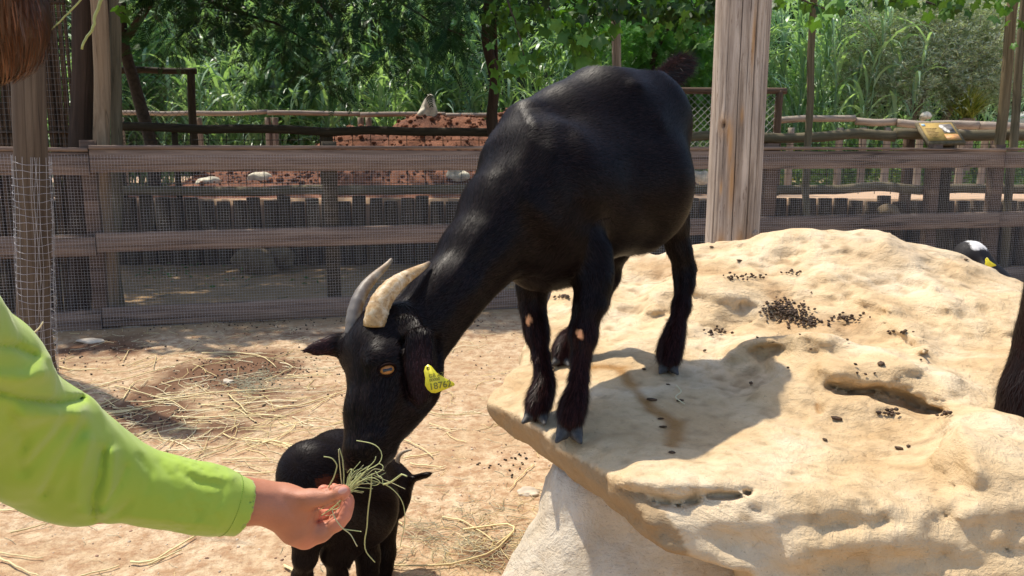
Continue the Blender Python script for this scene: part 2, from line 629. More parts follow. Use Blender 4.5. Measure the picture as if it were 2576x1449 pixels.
bag = Bag()
for k in range(4):
    pos = on_ground(1300, -3.6, 0.9, 2.1, 6.6)
    tv, tf = pebble_template(k)
    s = 0.0022 + 0.006 * rng.random(1300) ** 5 + 0.0025 * rng.random(1300)
    base = np.array([(0.80, 0.66, 0.48), (0.62, 0.42, 0.28), (0.70, 0.55, 0.40), (0.36, 0.21, 0.14)][k])
    c = base * rng.uniform(0.75, 1.15, (1300, 1))
    V, F, C = scatter(tv, [tf], pos, rotmats(1300, 0.5), s, c)
    bag.add(V, None, F[0], C)
peb_mat = plain_mat('pebble stone', (0.8, 0.8, 0.8), 0.9, var=0.2, sc=60, attr=True, spec=0.2)
tag(link('gravel', bag.mesh('gravel'), peb_mat), kind='stuff', label='small pebbles and crumbs of earth on the pen floor')

# a few larger stones, things of their own
def stone(name, loc, s, seed, mat, label, group=None, cat='stone', sub=0.35):
    A = axis((-1.5, 1.5, 0.1))
    f = Field(A, A, A)
    r = np.random.default_rng(seed)
    for k in range(5):
        f.cone((r.uniform(-.35, .35, 3), r.uniform(.45, .7)), (r.uniform(-.5, .5, 3), r.uniform(.3, .6)), k=0.15)
    x, y, z = np.meshgrid(A, A, A, indexing='ij')
    f.F += 0.12 * fbm(np.stack([x, y, z], -1) * 2 + seed, 4).astype(np.float32)
    V, Qd = f.mesh()
    V = V * np.array(s)
    o = link(name, mesh_np(name, V, Qd), mat, None, loc)
    return tag(o, label, cat, group)


pale_stone = plain_mat('pale weathered limestone', (0.55, 0.47, 0.36), 0.9, var=0.3, sc=9, bmp=0.6, spec=0.2)
for k, (px, py, sx, sy, sz, lab) in enumerate((
        (228, 862, .11, .06, .025, 'flat pale stone by the foot of the wire-wrapped post'),
        (330, 832, .10, .08, .05, 'grey flat stone under the bottom board of the fence'),
        (1330, 1240, .055, .04, .018, 'smooth cream stone on the sand beside the pedestal rock'),
        (575, 957, .035, .03, .016, 'small pink stone among the straw on the dark earth'),
        (150, 838, .08, .06, .035, 'brown stone half buried behind the wire-wrapped post'),
        (885, 897, .02, .018, .012, 'tiny pale stone on bare sand left of the goat ear'))):
    p = PZ(px, py, 0.01)
    stone('stone', (p.x, p.y, float(gz(p.x, p.y)) + sz * 0.15), (sx, sy, sz), k + 3, pale_stone, lab)

# ================================================================== STRAW
straw_mat = plain_mat('dry straw', (1, 1, 1), 0.6, var=0.15, sc=30, attr=True, spec=0.35)
T6 = [[(300, 520), (640, 435), (1040, 310)], [(320, 470), (400, 465)], [(640, 530), (700, 440), (800, 420)], [(740, 540), (1160, 490), (1460, 470)],
      [(900, 630), (1000, 630), (1400, 600), (1490, 610)], [(1000, 850), (1150, 790), (1230, 740)], [(870, 790), (910, 735), (1060, 765)],
      [(1160, 840), (1420, 840)], [(1220, 905), (1330, 915), (1430, 905)], [(680, 1370), (790, 1370), (1020, 1235)], [(770, 1380), (950, 1310)],
      [(400, 1440), (620, 1380)], [(0, 1370), (130, 1425), (210, 1447)], [(0, 1335), (220, 1360)], [(0, 1110), (170, 1095)], [(90, 1095), (240, 1125)],
      [(1050, 555), (1240, 575), (1340, 640)], [(1190, 500), (1290, 600)], [(1440, 570), (1600, 545), (1800, 490)], [(1620, 580), (1750, 500)],
      [(1160, 700), (1280, 730), (1400, 745), (1550, 785)], [(1270, 720), (1420, 745), (1550, 770)], [(1200, 820), (1540, 690), (1540, 660)],
      [(620, 680), (700, 780)], [(550, 640), (580, 700)], [(920, 685), (1050, 680)], [(1050, 290), (1250, 285), (1400, 320), (1440, 365)],
      [(1060, 320), (1160, 335), (1340, 310)], [(1480, 780), (1550, 800)], [(410, 590), (520, 600), (740, 580)], [(600, 470), (900, 530), (980, 600)],
      [(540, 520), (600, 560)], [(300, 355), (380, 380), (520, 370)], [(640, 330), (670, 280)], [(660, 360), (820, 290), (800, 370)], [(1380, 430), (1540, 355)],
      [(1500, 395), (1700, 408)], [(480, 620), (640, 600), (860, 545)], [(500, 560), (600, 520)], [(1090, 740), (1250, 650)], [(940, 830), (1060, 800), (1310, 700)],
      [(60, 1230), (240, 1170)], [(1480, 1400), (1600, 1449)]]
T7 = [[(1530, 45), (1700, 70), (1990, 50)], [(1540, 150), (1750, 215)], [(1300, 285), (1470, 350), (1570, 440)], [(1310, 440), (1500, 415), (1630, 390)],
      [(1370, 490), (1660, 520)], [(2433, 490), (2350, 560), (2220, 715)], [(1650, 925), (1760, 935), (1950, 1020), (2100, 1150)],
      [(1830, 1035), (2210, 985), (2310, 1020), (2110, 1180)], [(2250, 1080), (2110, 1250), (1700, 1370), (1350, 1385), (1070, 1340)],
      [(1180, 980), (1190, 1140), (1110, 1260)], [(1060, 1275), (1230, 1265)], [(290, 1380), (440, 1449)], [(1190, 930), (1310, 1010)], [(0, 40), (140, 45), (300, 70)],
      [(0, 150), (130, 110)], [(0, 270), (180, 290), (380, 160)], [(200, 280), (410, 350)]]
paths = [[(0.4825 * a, 750 + 0.4825 * b_) for a, b_ in t] for t in T6] + [[(631.4 + 0.2919 * a, 1026 + 0.2919 * b_) for a, b_ in t] for t in T7]


def bendy(pts, n=10, wob=0.004, gen=rng):
    pts = np.asarray(pts, float)
    d = np.concatenate([[0], np.cumsum(np.linalg.norm(np.diff(pts, axis=0), axis=1))])
    t = np.linspace(0, d[-1], n)
    o = np.stack([np.interp(t, d, pts[:, k]) for k in range(3)], -1)
    o[1:-1] = 0.5 * o[1:-1] + 0.25 * (o[:-2] + o[2:])
    o += gen.normal(0, wob * 0.35, o.shape) * (1, 1, 0.2)
    return o


for t in paths:
    w = [PZ(a, b_, 0.008) for a, b_ in t]
    pp = bendy([tuple(v) for v in w])
    pp[:, 2] = gz(pp[:, 0], pp[:, 1]) + 0.008 + 0.006 * rng.random()
    yl = rng.uniform(0.8, 1.1)
    r = rng.uniform(0.0028, 0.0046)
    b0 = Bag().tube(pp, np.linspace(r, r * 0.7, len(pp)), 4, col=(0.86 * yl, 0.70 * yl, 0.36 * yl))
    ln_ = float(np.linalg.norm(pp[-1] - pp[0]))
    dx_, dy_ = t[-1][0] - t[0][0], t[-1][1] - t[0][1]
    ax_, ay_ = (t[0][0] + t[-1][0]) / 2, (t[0][1] + t[-1][1]) / 2
    where = ('on bare sand below the green sleeve' if ay_ > 1240 and ax_ < 620 else 'between small goat and rock' if ax_ > 1000 and ay_ > 1050 else 'on clean sand under the large goat muzzle' if ax_ > 930
             else 'in the straw just above the green sleeve' if ay_ > 1080 else 'on the dark damp earth' if ay_ < 960 and ax_ < 640 else 'left of the large goat head' if ay_ < 960 else 'in the thick of the trampled straw')
    lab_ = f"{'short' if ln_ < .12 else 'long' if ln_ > .35 else 'middling'} {'bent' if len(t) > 2 else 'straight'} straw stalk {'rising to the right' if dx_ * dy_ < 0 else 'falling to the right'}, {where}"
    tag(link('straw_stalk', b0.mesh('straw_stalk'), straw_mat), lab_, 'straw', 'loose straw stalks on the ground')

bag = Bag()
def litter(n, c, r, lmin, lmax, cols, rad=(0.0007, 0.0016), zup=0.004):
    for k in range(n):
        a = rng.uniform(0, 2 * math.pi)
        q = np.array([c[0] + rng.normal(0, r[0]), c[1] + rng.normal(0, r[1])])
        L = rng.uniform(lmin, lmax)
        m = rng.normal(0, 0.12) * L
        pts = []
        for s in (-1, -0.3, 0.35, 1):
            bnd = m * (1 - s * s)
            x = q[0] + math.cos(a) * s * L / 2 - math.sin(a) * bnd
            y = q[1] + math.sin(a) * s * L / 2 + math.cos(a) * bnd
            pts.append((x, y))
        pts = np.array(pts)
        z = gz(pts[:, 0], pts[:, 1]) + rng.uniform(0.002, zup) + 0.0
        base = np.array(cols[rng.integers(len(cols))]) * rng.uniform(0.75, 1.15)
        bag.tube(np.column_stack([pts, z]), rng.uniform(*rad), 3, False, base)


yel = [(0.78, 0.62, 0.30), (0.70, 0.57, 0.32), (0.86, 0.74, 0.46)]
gre = [(0.30, 0.31, 0.20), (0.40, 0.38, 0.26), (0.50, 0.44, 0.28)]
litter(260, PZ(480, 1010, 0)[:2], (0.75, 0.55), 0.05, 0.32, yel, (0.0014, 0.0032), 0.012)
litter(200, PZ(640, 1080, 0)[:2], (0.55, 0.35), 0.05, 0.28, yel, (0.0010, 0.0024), 0.012)
litter(900, (-1.2, 3.8), (1.6, 1.1), 0.015, 0.09, yel + gre, (0.0005, 0.0013))
litter(500, PZ(1180, 1370, 0)[:2], (0.20, 0.13), 0.03, 0.10, gre + yel, (0.0006, 0.0012), 0.010)
litter(250, PZ(1230, 1310, 0)[:2], (0.25, 0.2), 0.03, 0.10, gre + yel, (0.0006, 0.0012), 0.010)
litter(200, PZ(640, 965, 0)[:2], (0.10, 0.14), 0.04, 0.12, gre, (0.0008, 0.0014), 0.014)
litter(260, (-1.6, 5.6), (1.6, 0.5), 0.03, 0.15, yel, (0.0010, 0.0020))
litter(300, (-0.5, 8.3), (2.5, 0.7), 0.03, 0.2, [(0.16, 0.17, 0.07), (0.3, 0.24, 0.12)], (0.002, 0.005))
tag(link('straw_litter', bag.mesh('straw_litter'), straw_mat), 'trampled straw and hay bits strewn over the pen floor', kind='stuff')

# droppings on the ground
drop_mat = plain_mat('dark dung pellets', (0.035, 0.024, 0.017), 0.7, var=0.5, sc=90, bmp=0.5, attr=True, spec=0.3)
bag = Bag()
pos = []
for (c, r, n) in ((PZ(640, 935, 0), (0.25, 0.28), 260), (PZ(600, 820, 0), (1.2, 0.16), 330), (PZ(350, 1050, 0), (0.3, 0.2), 110), (PZ(1280, 1160, 0), (0.07, 0.09), 26), (PZ(1000, 880, 0), (1.4, 0.7), 160), (PZ(200, 900, 0), (0.25, 0.25), 60)):
    q = np.column_stack([rng.normal(c.x, r[0], n), rng.normal(c.y, r[1], n)])
    pos.append(q)
q = np.concatenate(pos)
tv, tf = pebble_template(9)
pos = np.column_stack([q, gz(q[:, 0], q[:, 1]) + 0.003])
V, F, C = scatter(tv * (1.2, 0.9, 1.0), [tf], pos, rotmats(len(pos), .6), rng.uniform(0.004, 0.0085, len(pos)), np.ones((len(pos), 1)) * (1, 1, 1))
bag.add(V, None, F[0], C)
tag(link('ground_droppings', bag.mesh('ground_droppings'), drop_mat), 'dark goat droppings scattered over the sandy ground', kind='stuff')
# ================================================================== ROCKS
CP = [(1245, 1020, 1.95), (1400, 1108, 1.68), (1500, 1180, 1.52), (1640, 1215, 1.44), (1850, 1235, 1.41), (2100, 1240, 1.40), (2350, 1200, 1.45), (2576, 1180, 1.45), (2900, 1180, 1.45),
      (1345, 1052, 1.79), (1432, 1090, 1.70), (1682, 930, 2.12), (1410, 912, 2.20), (1280, 860, 2.45), (1370, 740, 2.9), (1560, 660, 3.2), (1780, 604, 3.32), (1880, 603, 3.3), (1940, 590, 3.1),
      (1985, 586, 3.1), (2060, 600, 3.12), (2110, 598, 3.1), (2165, 586, 3.1), (2230, 590, 3.05), (2320, 610, 3.0), (2400, 640, 2.95), (2470, 680, 2.85), (2576, 720, 2.75), (2900, 800, 2.6),
      (1700, 800, 2.55), (2000, 770, 2.6), (2200, 800, 2.45), (2400, 800, 2.4), (1850, 700, 2.85), (2000, 940, 2.05), (2200, 1010, 1.83), (2450, 1000, 1.85), (2000, 1100, 1.66), (2300, 1110, 1.65),
      (1600, 1000, 1.90), (1750, 1100, 1.68), (2576, 950, 1.95), (2700, 1100, 1.6),
      (2400, 680, 3.2), (2560, 760, 3.1), (2800, 850, 3.0), (2250, 625, 3.35), (2060, 620, 3.45), (1850, 625, 3.6), (3100, 900, 2.6)]
BUMPS = [(1800, 735, 2.66, .055, .13), (1700, 760, 2.5, .03, .12), (1985, 850, 2.33, -.045, .14), (1990, 730, 2.9, -.02, .14), (2080, 700, 2.8, .035, .2), (2230, 640, 2.85, .04, .16), (1950, 600, 3.05, .03, .1),
         (2000, 850, 2.1, .045, .13), (2100, 905, 2.08, .025, .15), (1960, 985, 1.9, .018, .05), (1880, 930, 2.05, -.03, .1), (2250, 920, 2.02, .03, .14), (2400, 870, 2.2, -.03, .13), (2330, 760, 2.5, .03, .14),
         (2480, 1130, 1.62, .05, .10), (1640, 670, 3.0, -.03, .15), (2160, 870, 2.3, -.02, .1), (2520, 900, 2.1, .02, .12)]
cpw = np.array([tuple(P(*c)) for c in CP])


def rbf(x, y, pts, w=None, a=0.02):
    d = np.sqrt((x[..., None] - pts[:, 0]) ** 2 + (y[..., None] - pts[:, 1]) ** 2)
    return d


_D = np.sqrt(((cpw[:, None, :2] - cpw[None, :, :2]) ** 2).sum(-1))
_K = np.sqrt(_D ** 2 + 0.02) + 0.0
_mean = cpw[:, 2].mean()
_w = np.linalg.solve(_K - 0.06 * np.eye(len(cpw)) * 0, cpw[:, 2] - _mean)


def rock_h(x, y):
    x = np.asarray(x, float); y = np.asarray(y, float)
    h = np.full(np.broadcast(x, y).shape, _mean)
    for c, w in zip(cpw, _w):
        h = h + w * np.sqrt((x - c[0]) ** 2 + (y - c[1]) ** 2 + 0.02)
    for (px, py, Y, a, r) in BUMPS:
        p = P(px, py, Y)
        h = h + a * np.exp(-(((x - p.x) ** 2 + (y - p.y) ** 2) / r ** 2))
    far = np.clip((y - 2.0) / 0.8, 0.0, 1)
    # worn lumps and runnels, gentler where the goat stands
    h = h + (0.006 + 0.030 * far) * fbm2(x, y, 3.3, 4, 1.0) - (0.004 + 0.022 * far) * np.abs(fbm2(x, y, 4.2, 3, 6.0)) + 0.004 * fbm2(x, y, 22, 3, 4.0)
    return h


A_ = P(1249, 1017, 1.95); B_ = P(1487, 1163, 1.53)
nl = np.array([-(A_.y - B_.y), -(B_.x - A_.x), 0.0]); nl /= np.linalg.norm(nl)

rock = Field(axis((-0.12, 0.9, 0.009), (0.9, 1.5, 0.014), (1.5, 2.6, 0.04)), axis((1.1, 2.3, 0.009), (2.3, 3.1, 0.012), (3.1, 3.8, 0.02)),
             axis((-0.06, 0.56, 0.03), (0.56, 1.1, 0.009)))
x, y = np.meshgrid(rock.X, rock.Y, indexing='ij')
H = rock_h(x, y)
x3, y3, z3 = np.meshgrid(rock.X, rock.Y, rock.Z, indexing='ij')
p3 = np.stack([x3, y3, z3], -1)
_fr0 = (1.375 - 0.10 * np.clip((x3 - 0.5) / 1.0, -0.3, 1) - y3) * 0.93 + (z3 - .70) * 0.38
_fl0 = (x3 - A_.x) * nl[0] + (y3 - A_.y) * nl[1] - (z3 - 0.705) * 0.42
_mk = (np.abs(_fr0) < .09) | (np.abs(_fl0) < .06) | (np.abs(x3 + .055) < .2) | (y3 > 3.1) | ((np.abs(z3 - .6) < .08) & (x3 < .8))
_mk &= (z3 < H[..., None] + .05)
nz = np.zeros(x3.shape); nz2 = np.zeros(x3.shape)
nz[_mk] = fbm(p3[_mk] * np.array([5, 5, 9]), 4) * 0.030
nz2[_mk] = fbm(p3[_mk] * np.array([16, 16, 26]) + 5, 3) * 0.008


def smax(a, b_, k):
    h = np.maximum(k - np.abs(a - b_), 0) / k
    return np.maximum(a, b_) + h * h * k / 4


F = (z3 - H[..., None]) * 0.92
zf = 0.70
# front face, leaning towards the viewer at the foot
fr = (1.375 - 0.10 * np.clip((x3 - 0.5) / 1.0, -0.3, 1) - y3) * 0.93 + (z3 - zf) * 0.38
fr = fr + nz * 1.1 + nz2 * 1.5
F = smax(F, fr, 0.05)
# cut flank on the left, undercut
fl = (x3 - A_.x) * nl[0] + (y3 - A_.y) * nl[1] - (z3 - 0.705) * 0.42 + nz2 * 1.0 + nz * 0.4
F = smax(F, fl, 0.006)
# far left edge behind, and the back
bk = (x3 * -0.93 + (y3 - 2.2) * 0.2) - 0.055 + nz * 1.2
bk = np.where(y3 > 1.9, bk, bk - (1.9 - y3) * 1.0)
F = smax(F, bk + .040, 0.015)
F = smax(F, (y3 - 3.35) * 0.9 + (z3 - 0.9) * 0.2 + (0.35 - np.minimum(x3, 0.35)) * 0.7 + nz * 2, 0.10)
# underside of the overhang
und = 0.628 - 0.05 * np.clip((x3 + 0.05) / 0.4, 0, 1) - 0.85 * np.clip((x3 - 0.42) / 0.25, 0, 1) - z3 + nz * 0.5
F = smax(F, und, 0.02)
F = smax(F, x3 - 2.45, 0.1)
rock.F = F.astype(np.float32)
# lip and crack on the front edge, slot further up, small ledges
def W(px, py, Y, r): return J(px, py, Y, r)


for a, b_ in (((2085, 990, 1.86, 11), (2180, 985, 1.88, 20)), ((2180, 985, 1.88, 22), (2290, 1003, 1.86, 26)), ((2290, 1003, 1.86, 24), (2365, 1024, 1.82, 14))):
    rock.cone(W(*a), W(*b_), k=0.015, op='s')
for a, b_ in (((2110, 955, 1.92, 18), (2240, 960, 1.93, 22)), ((2240, 960, 1.93, 22), (2385, 992, 1.87, 18))):
    rock.cone(W(*a), W(*b_), k=0.07)
rock.cone(W(2470, 1180, 1.49, 60), W(2500, 1250, 1.42, 60), k=0.09)
rock.cone(W(1945, 985, 1.93, 20), W(1930, 1010, 1.90, 26), k=0.06)
# weathering over everything
near = np.abs(rock.F) < .06
ii = np.argwhere(near)
q = np.stack([rock.X[ii[:, 0]], rock.Y[ii[:, 1]], rock.Z[ii[:, 2]]], -1)
wq = q + .05 * np.stack([fbm(q * 3, 3), fbm(q * 3 + 9, 3), fbm(q * 3 + 21, 3)], -1)
flat = .35 + .65 * np.clip(np.maximum(np.abs(q[:, 0] - .25) - .30, np.abs(q[:, 1] - 1.95) - .30) * 5, 0, 1)
add = -.026 * (1 - 2 * np.abs(fbm(wq * 2.3, 3))) * flat + .014 * flat + .008 * fbm(wq * np.array([8, 8, 14]) + 3, 3) * flat + .006 * fbm(q * 24, 3)
# thin bedding steps
st = np.sin((q[:, 2] + .04 * fbm(q * 3 + 4, 3)) * 2 * math.pi / .055)
add += .003 * np.sign(st) * np.abs(st) ** .5 * flat
# pits
add += .013 * (np.abs(fbm(wq * np.array([5, 5, 8.5]) + 80, 2)) - .25) * flat
add += .007 * (np.abs(fbm(wq * np.array([13, 13, 22]) + 90, 2)) - .25) * (.4 + .6 * flat)
cr_ = np.abs(fbm(wq * np.array([7, 7, 16]) + 50, 3)); add += .006 * np.exp(-(cr_ / .03) ** 2) * flat
rock.F[ii[:, 0], ii[:, 1], ii[:, 2]] += add.astype(np.float32)
gs_ = np.random.default_rng(77)
scr_ = []
for k in range(70):
    cx_, cy_ = gs_.uniform(1560, 2576), gs_.uniform(620, 1430)
    if cx_ < 1900 and 850 < cy_ < 1190: continue
    a_ = gs_.normal(0.1, .35); L_ = gs_.uniform(15, 60)
    scr_.append(([(cx_ - L_ * math.cos(a_), cy_ - L_ * math.sin(a_) * .6), (cx_, cy_ + gs_.normal(0, 5)), (cx_ + L_ * math.cos(a_), cy_ + L_ * math.sin(a_) * .6)], gs_.uniform(.004, .010), gs_.uniform(3, 5.5), 3.6))
rock.emboss(scr_, .05, 10, 20)
rock.emboss([([(2085, 980), (2150, 986), (2215, 980), (2290, 1012), (2372, 1036)], .045, 8, 2.1), ([(2200, 1000), (2270, 1022), (2330, 1040)], .020, 10, 2.1), ([(2095, 950), (2240, 955), (2385, 990)], -.020, 20, 2.1), ([(2060, 930), (2120, 925), (2220, 915), (2400, 960)], -.014, 22, 2.2)], .06, 17, 14)
rock.emboss([([(1580, 1200), (1660, 1222), (1760, 1212), (1880, 1198)], -.016, 24, 1.6), ([(1640, 1262), (1700, 1266), (1750, 1256)], .034, 10, 1.5), ([(1775, 1244), (1830, 1242), (1885, 1230)], .034, 6, 1.5), ([(1560, 1225), (1620, 1240), (1660, 1256)], .012, 6, 1.6),
             ([(1640, 745), (1720, 700), (1800, 715), (1880, 730), (1920, 760)], -.034, 34, 2.9), ([(1650, 795), (1760, 795), (1880, 805)], .006, 20, 2.8),
             ([(1850, 880), (1900, 850), (1990, 835), (2080, 850)], -.034, 24, 2.5), ([(1850, 908), (1920, 900), (2060, 890)], .004, 10, 2.4),
             ([(2080, 700), (2150, 720), (2260, 790), (2330, 880)], -.026, 30, 3.0), ([(2120, 735), (2200, 795), (2280, 870)], .006, 16, 3.0),
             ([(1950, 610), (1980, 640), (2000, 690)], .006, 20, 3.4), ([(2100, 640), (2170, 660), (2230, 700)], .006, 12, 3.3), ([(2330, 680), (2420, 760), (2500, 800)], .006, 16, 3.2), ([(2230, 610), (2330, 690), (2400, 780)], -.02, 26, 3.3),
             ([(1925, 800), (1985, 815), (2080, 815), (2140, 805)], .005, 18, 2.7), ([(1930, 905), (1935, 960), (1990, 990)], .010, 16, 2.3), ([(2040, 945), (2050, 1000), (2062, 1035)], .010, 6, 2.2),
             ([(1900, 1330), (2050, 1300), (2130, 1330), (2260, 1310)], .006, 22, 1.5), ([(2000, 1400), (2150, 1360), (2300, 1340)], -.018, 34, 1.5), ([(1700, 1330), (1800, 1390), (1900, 1449)], -.014, 26, 1.5), ([(1950, 1300), (2080, 1290)], -.012, 20, 1.5),
             ([(2330, 1255), (2380, 1290), (2440, 1260), (2420, 1215)], .006, 9, 1.6), ([(2560, 1310), (2520, 1380), (2576, 1420)], .010, 12, 1.6), ([(2400, 1060), (2430, 1120), (2460, 1200)], -.018, 26, 1.8),
             ([(1640, 640), (1700, 660), (1780, 650)], .006, 10, 3.3), ([(1900, 740), (2000, 745), (2100, 760)], .006, 8, 3.0), ([(2250, 690), (2300, 740)], .008, 8, 3.0), ([(2100, 870), (2230, 860), (2330, 870)], .006, 7, 2.4), ([(1700, 830), (1760, 826), (1830, 836)], .005, 6, 2.5)], .06, 16, 9)
V, Qd = rock.mesh()
V = relax(V, Qd, 1, 0.3)
from mathutils.bvhtree import BVHTree
rock_bvh = BVHTree.FromPolygons([tuple(p) for p in V], [tuple(int(i) for i in t) for t in Qd])
# stains: Col.r wet orange trail, Col.g grey-green lichen, Col.b brown earth in hollows and painted flank shade
def pathmask(V, pts, w, ns=14, amp=0.5):
    pts = [np.array(P(*p)) for p in pts]
    d = np.full(len(V), 9.0)
    for a, b_ in zip(pts[:-1], pts[1:]):
        e = b_ - a
        t = np.clip(((V - a) @ e) / (e @ e), 0, 1)
        d = np.minimum(d, np.linalg.norm(V - a - t[:, None] * e, axis=1))
    d = d + w * amp * fbm(V * ns, 3)
    return np.clip(1.5 - d / w, 0, 1)


wet = np.maximum.reduce([pathmask(V, [(1500, 925, 2.13), (1560, 930, 2.12)], .028), pathmask(V, [(1560, 935, 2.1), (1590, 985, 1.97), (1640, 1035, 1.83), (1700, 1065, 1.77), (1692, 1110, 1.68), (1685, 1135, 1.63)], .017),
                         pathmask(V, [(1700, 1060, 1.77), (1695, 1110, 1.68)], .022) * 0.9, pathmask(V, [(2055, 965, 1.95), (2050, 1000, 1.87), (2060, 1035, 1.8)], .006),
                         pathmask(V, [(1290, 960, 2.1), (1300, 975, 2.05)], .02) * .4, pathmask(V, [(1640, 655, 3.1), (1760, 690, 2.9)], .09) * .45, pathmask(V, [(1930, 745, 2.75), (1990, 800, 2.45), (2140, 805, 2.4)], .05) * .55])
hn = rock_h(V[:, 0], V[:, 1])
lich = np.clip(fbm(V * 3.1 + 40, 4) * 2.2 - 0.25, 0, 1)
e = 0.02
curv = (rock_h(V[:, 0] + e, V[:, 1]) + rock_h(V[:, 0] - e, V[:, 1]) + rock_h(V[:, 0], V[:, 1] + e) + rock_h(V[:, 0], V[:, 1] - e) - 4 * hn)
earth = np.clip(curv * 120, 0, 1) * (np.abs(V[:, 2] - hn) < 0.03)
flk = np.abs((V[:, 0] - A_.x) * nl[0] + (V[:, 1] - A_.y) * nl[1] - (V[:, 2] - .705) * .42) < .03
earth = np.maximum(earth, np.where(flk & (V[:, 2] < hn - .012) & (V[:, 0] < .42), 1.0, 0))  # undercut flank painted brown: its shade together with a stained broken face


def rock_mat(name, c1, c2, c3):
    m, nt, b = new_mat(name)
    v = objvec(nt)
    at = node(nt, 'ShaderNodeAttribute', attribute_name='Col')
    sp = nt.nodes.new('ShaderNodeSeparateColor'); nt.links.new(at.outputs['Color'], sp.inputs[0])
    n1 = noise(nt, v, 3.2, 7, 0.62, 0.5)
    n2 = noise(nt, v, 22, 7, 0.7, 0.4)
    n3 = noise(nt, v, 140, 3, 0.6)
    vs = objvec(nt, (6, 6, 30))
    n4 = noise(nt, vs, 1.6, 6, 0.7, 1.2)
    c = ramp(nt, n1, [(0.3, c2), (0.5, c1), (0.72, c3)])
    c = mixc(nt, ramp(nt, n2, [(0.55, (0, 0, 0)), (0.8, (0.55, 0.55, 0.55))]), c, (0.46, 0.30, 0.15))
    c = mixc(nt, ramp(nt, n3, [(0.22, (0.75, 0.75, 0.75)), (0.36, (0, 0, 0))]), c, (0.22, 0.14, 0.08))
    c = mixc(nt, ramp(nt, n4, [(0.28, (0.5, 0.5, 0.5)), (0.38, (0, 0, 0))]), c, (0.30, 0.21, 0.12))
    gl = node(nt, 'ShaderNodeMath', operation='MULTIPLY'); gl.inputs[1].default_value = 0.35; nt.links.new(sp.outputs[1], gl.inputs[0])
    c = mixc(nt, gl.outputs[0], c, mixc(nt, n2, (0.42, 0.38, 0.31), (0.66, 0.60, 0.48)))
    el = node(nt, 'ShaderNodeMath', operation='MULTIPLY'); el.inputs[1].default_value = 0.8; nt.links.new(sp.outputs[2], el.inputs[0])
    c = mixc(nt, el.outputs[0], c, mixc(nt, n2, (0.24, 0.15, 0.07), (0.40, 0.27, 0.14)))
    wl = node(nt, 'ShaderNodeMath', operation='MULTIPLY'); wl.inputs[1].default_value = 0.9; nt.links.new(sp.outputs[0], wl.inputs[0])
    c = mixc(nt, wl.outputs[0], c, mixc(nt, n2, (0.27, 0.11, 0.02), (0.42, 0.22, 0.06)))
    nt.links.new(c, b.inputs['Base Color'])
    rr = mixc(nt, wl.outputs[0], (0.78, 0.78, 0.78), (0.3, 0.3, 0.3))
    nt.links.new(rr, b.inputs['Roughness'])
    b.inputs['Specular IOR Level'].default_value = 0.3
    p = bump(nt, b, n1, 0.8, 0.04)
    p = bump(nt, b, n2, 0.9, 0.014, p)
    p = bump(nt, b, n4, 0.5, 0.010, p)
    bump(nt, b, n3, 0.35, 0.002, p)
    return m


ledge_mat = rock_mat('worn cream limestone', (0.66, 0.485, 0.28), (0.52, 0.34, 0.165), (0.77, 0.63, 0.44))
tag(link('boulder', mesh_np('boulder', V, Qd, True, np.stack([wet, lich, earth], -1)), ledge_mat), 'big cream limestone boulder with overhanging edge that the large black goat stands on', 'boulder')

ped = Field(axis((-0.5, 1.0, 0.02)), axis((1.1, 2.6, 0.02)), axis((-0.1, 0.66, 0.015)))
ped.cone(((.24, 1.86, .48), .17), ((.28, 1.84, .0), .46), k=0.05)
ped.cone(((.38, 1.72, .46), .16), ((.50, 1.70, .0), .40), k=0.08)
ped.cone(((.20, 1.75, .50), .10), ((.16, 1.72, .0), .34), k=0.06)
ped.cone(((.145, 1.80, .62), .035), ((.12, 1.66, .30), .06), k=0.05)
xx, yy, zz = np.meshgrid(ped.X, ped.Y, ped.Z, indexing='ij')
pp = np.stack([xx, yy, zz], -1)
ped.F += (0.05 * fbm(pp * np.array([4, 4, 2.5]) + 9, 4) + 0.012 * fbm(pp * 18 + 3, 3)).astype(np.float32)
ped.F = np.maximum(ped.F, (zz - 0.60)).astype(np.float32)
V, Qd = ped.mesh()
V = relax(V, Qd, 1, 0.4)
whiter = rock_mat('whitish limestone', (0.70, 0.61, 0.48), (0.58, 0.46, 0.31), (0.82, 0.77, 0.67))
tag(link('rock', mesh_np('rock', V, Qd, True, np.stack([V[:, 0] * 0, np.clip(fbm(V * 4, 3) * 3, 0, 1), V[:, 0] * 0], -1)), whiter), 'whitish rough rock under the overhang, carrying the cream boulder', 'rock')
hid = stone('rock', (1.35, 4.6, 0.3), (0.55, 0.35, 0.35), 21, pale_stone, 'dark mossy rock peeping up behind the boulder, right of the thick post', cat='rock')

# droppings on the boulder
from mathutils.bvhtree import BVHTree
def top_at(px, py):
    """point of the boulder's top surface seen at (px, py)"""
    o_ = Vector((0, 0, CAM_H))
    hit = rock_bvh.ray_cast(o_, (P(px, py, 2.0) - o_).normalized())
    return hit[0] if hit[0] is not None else P(px, py, 2.5)


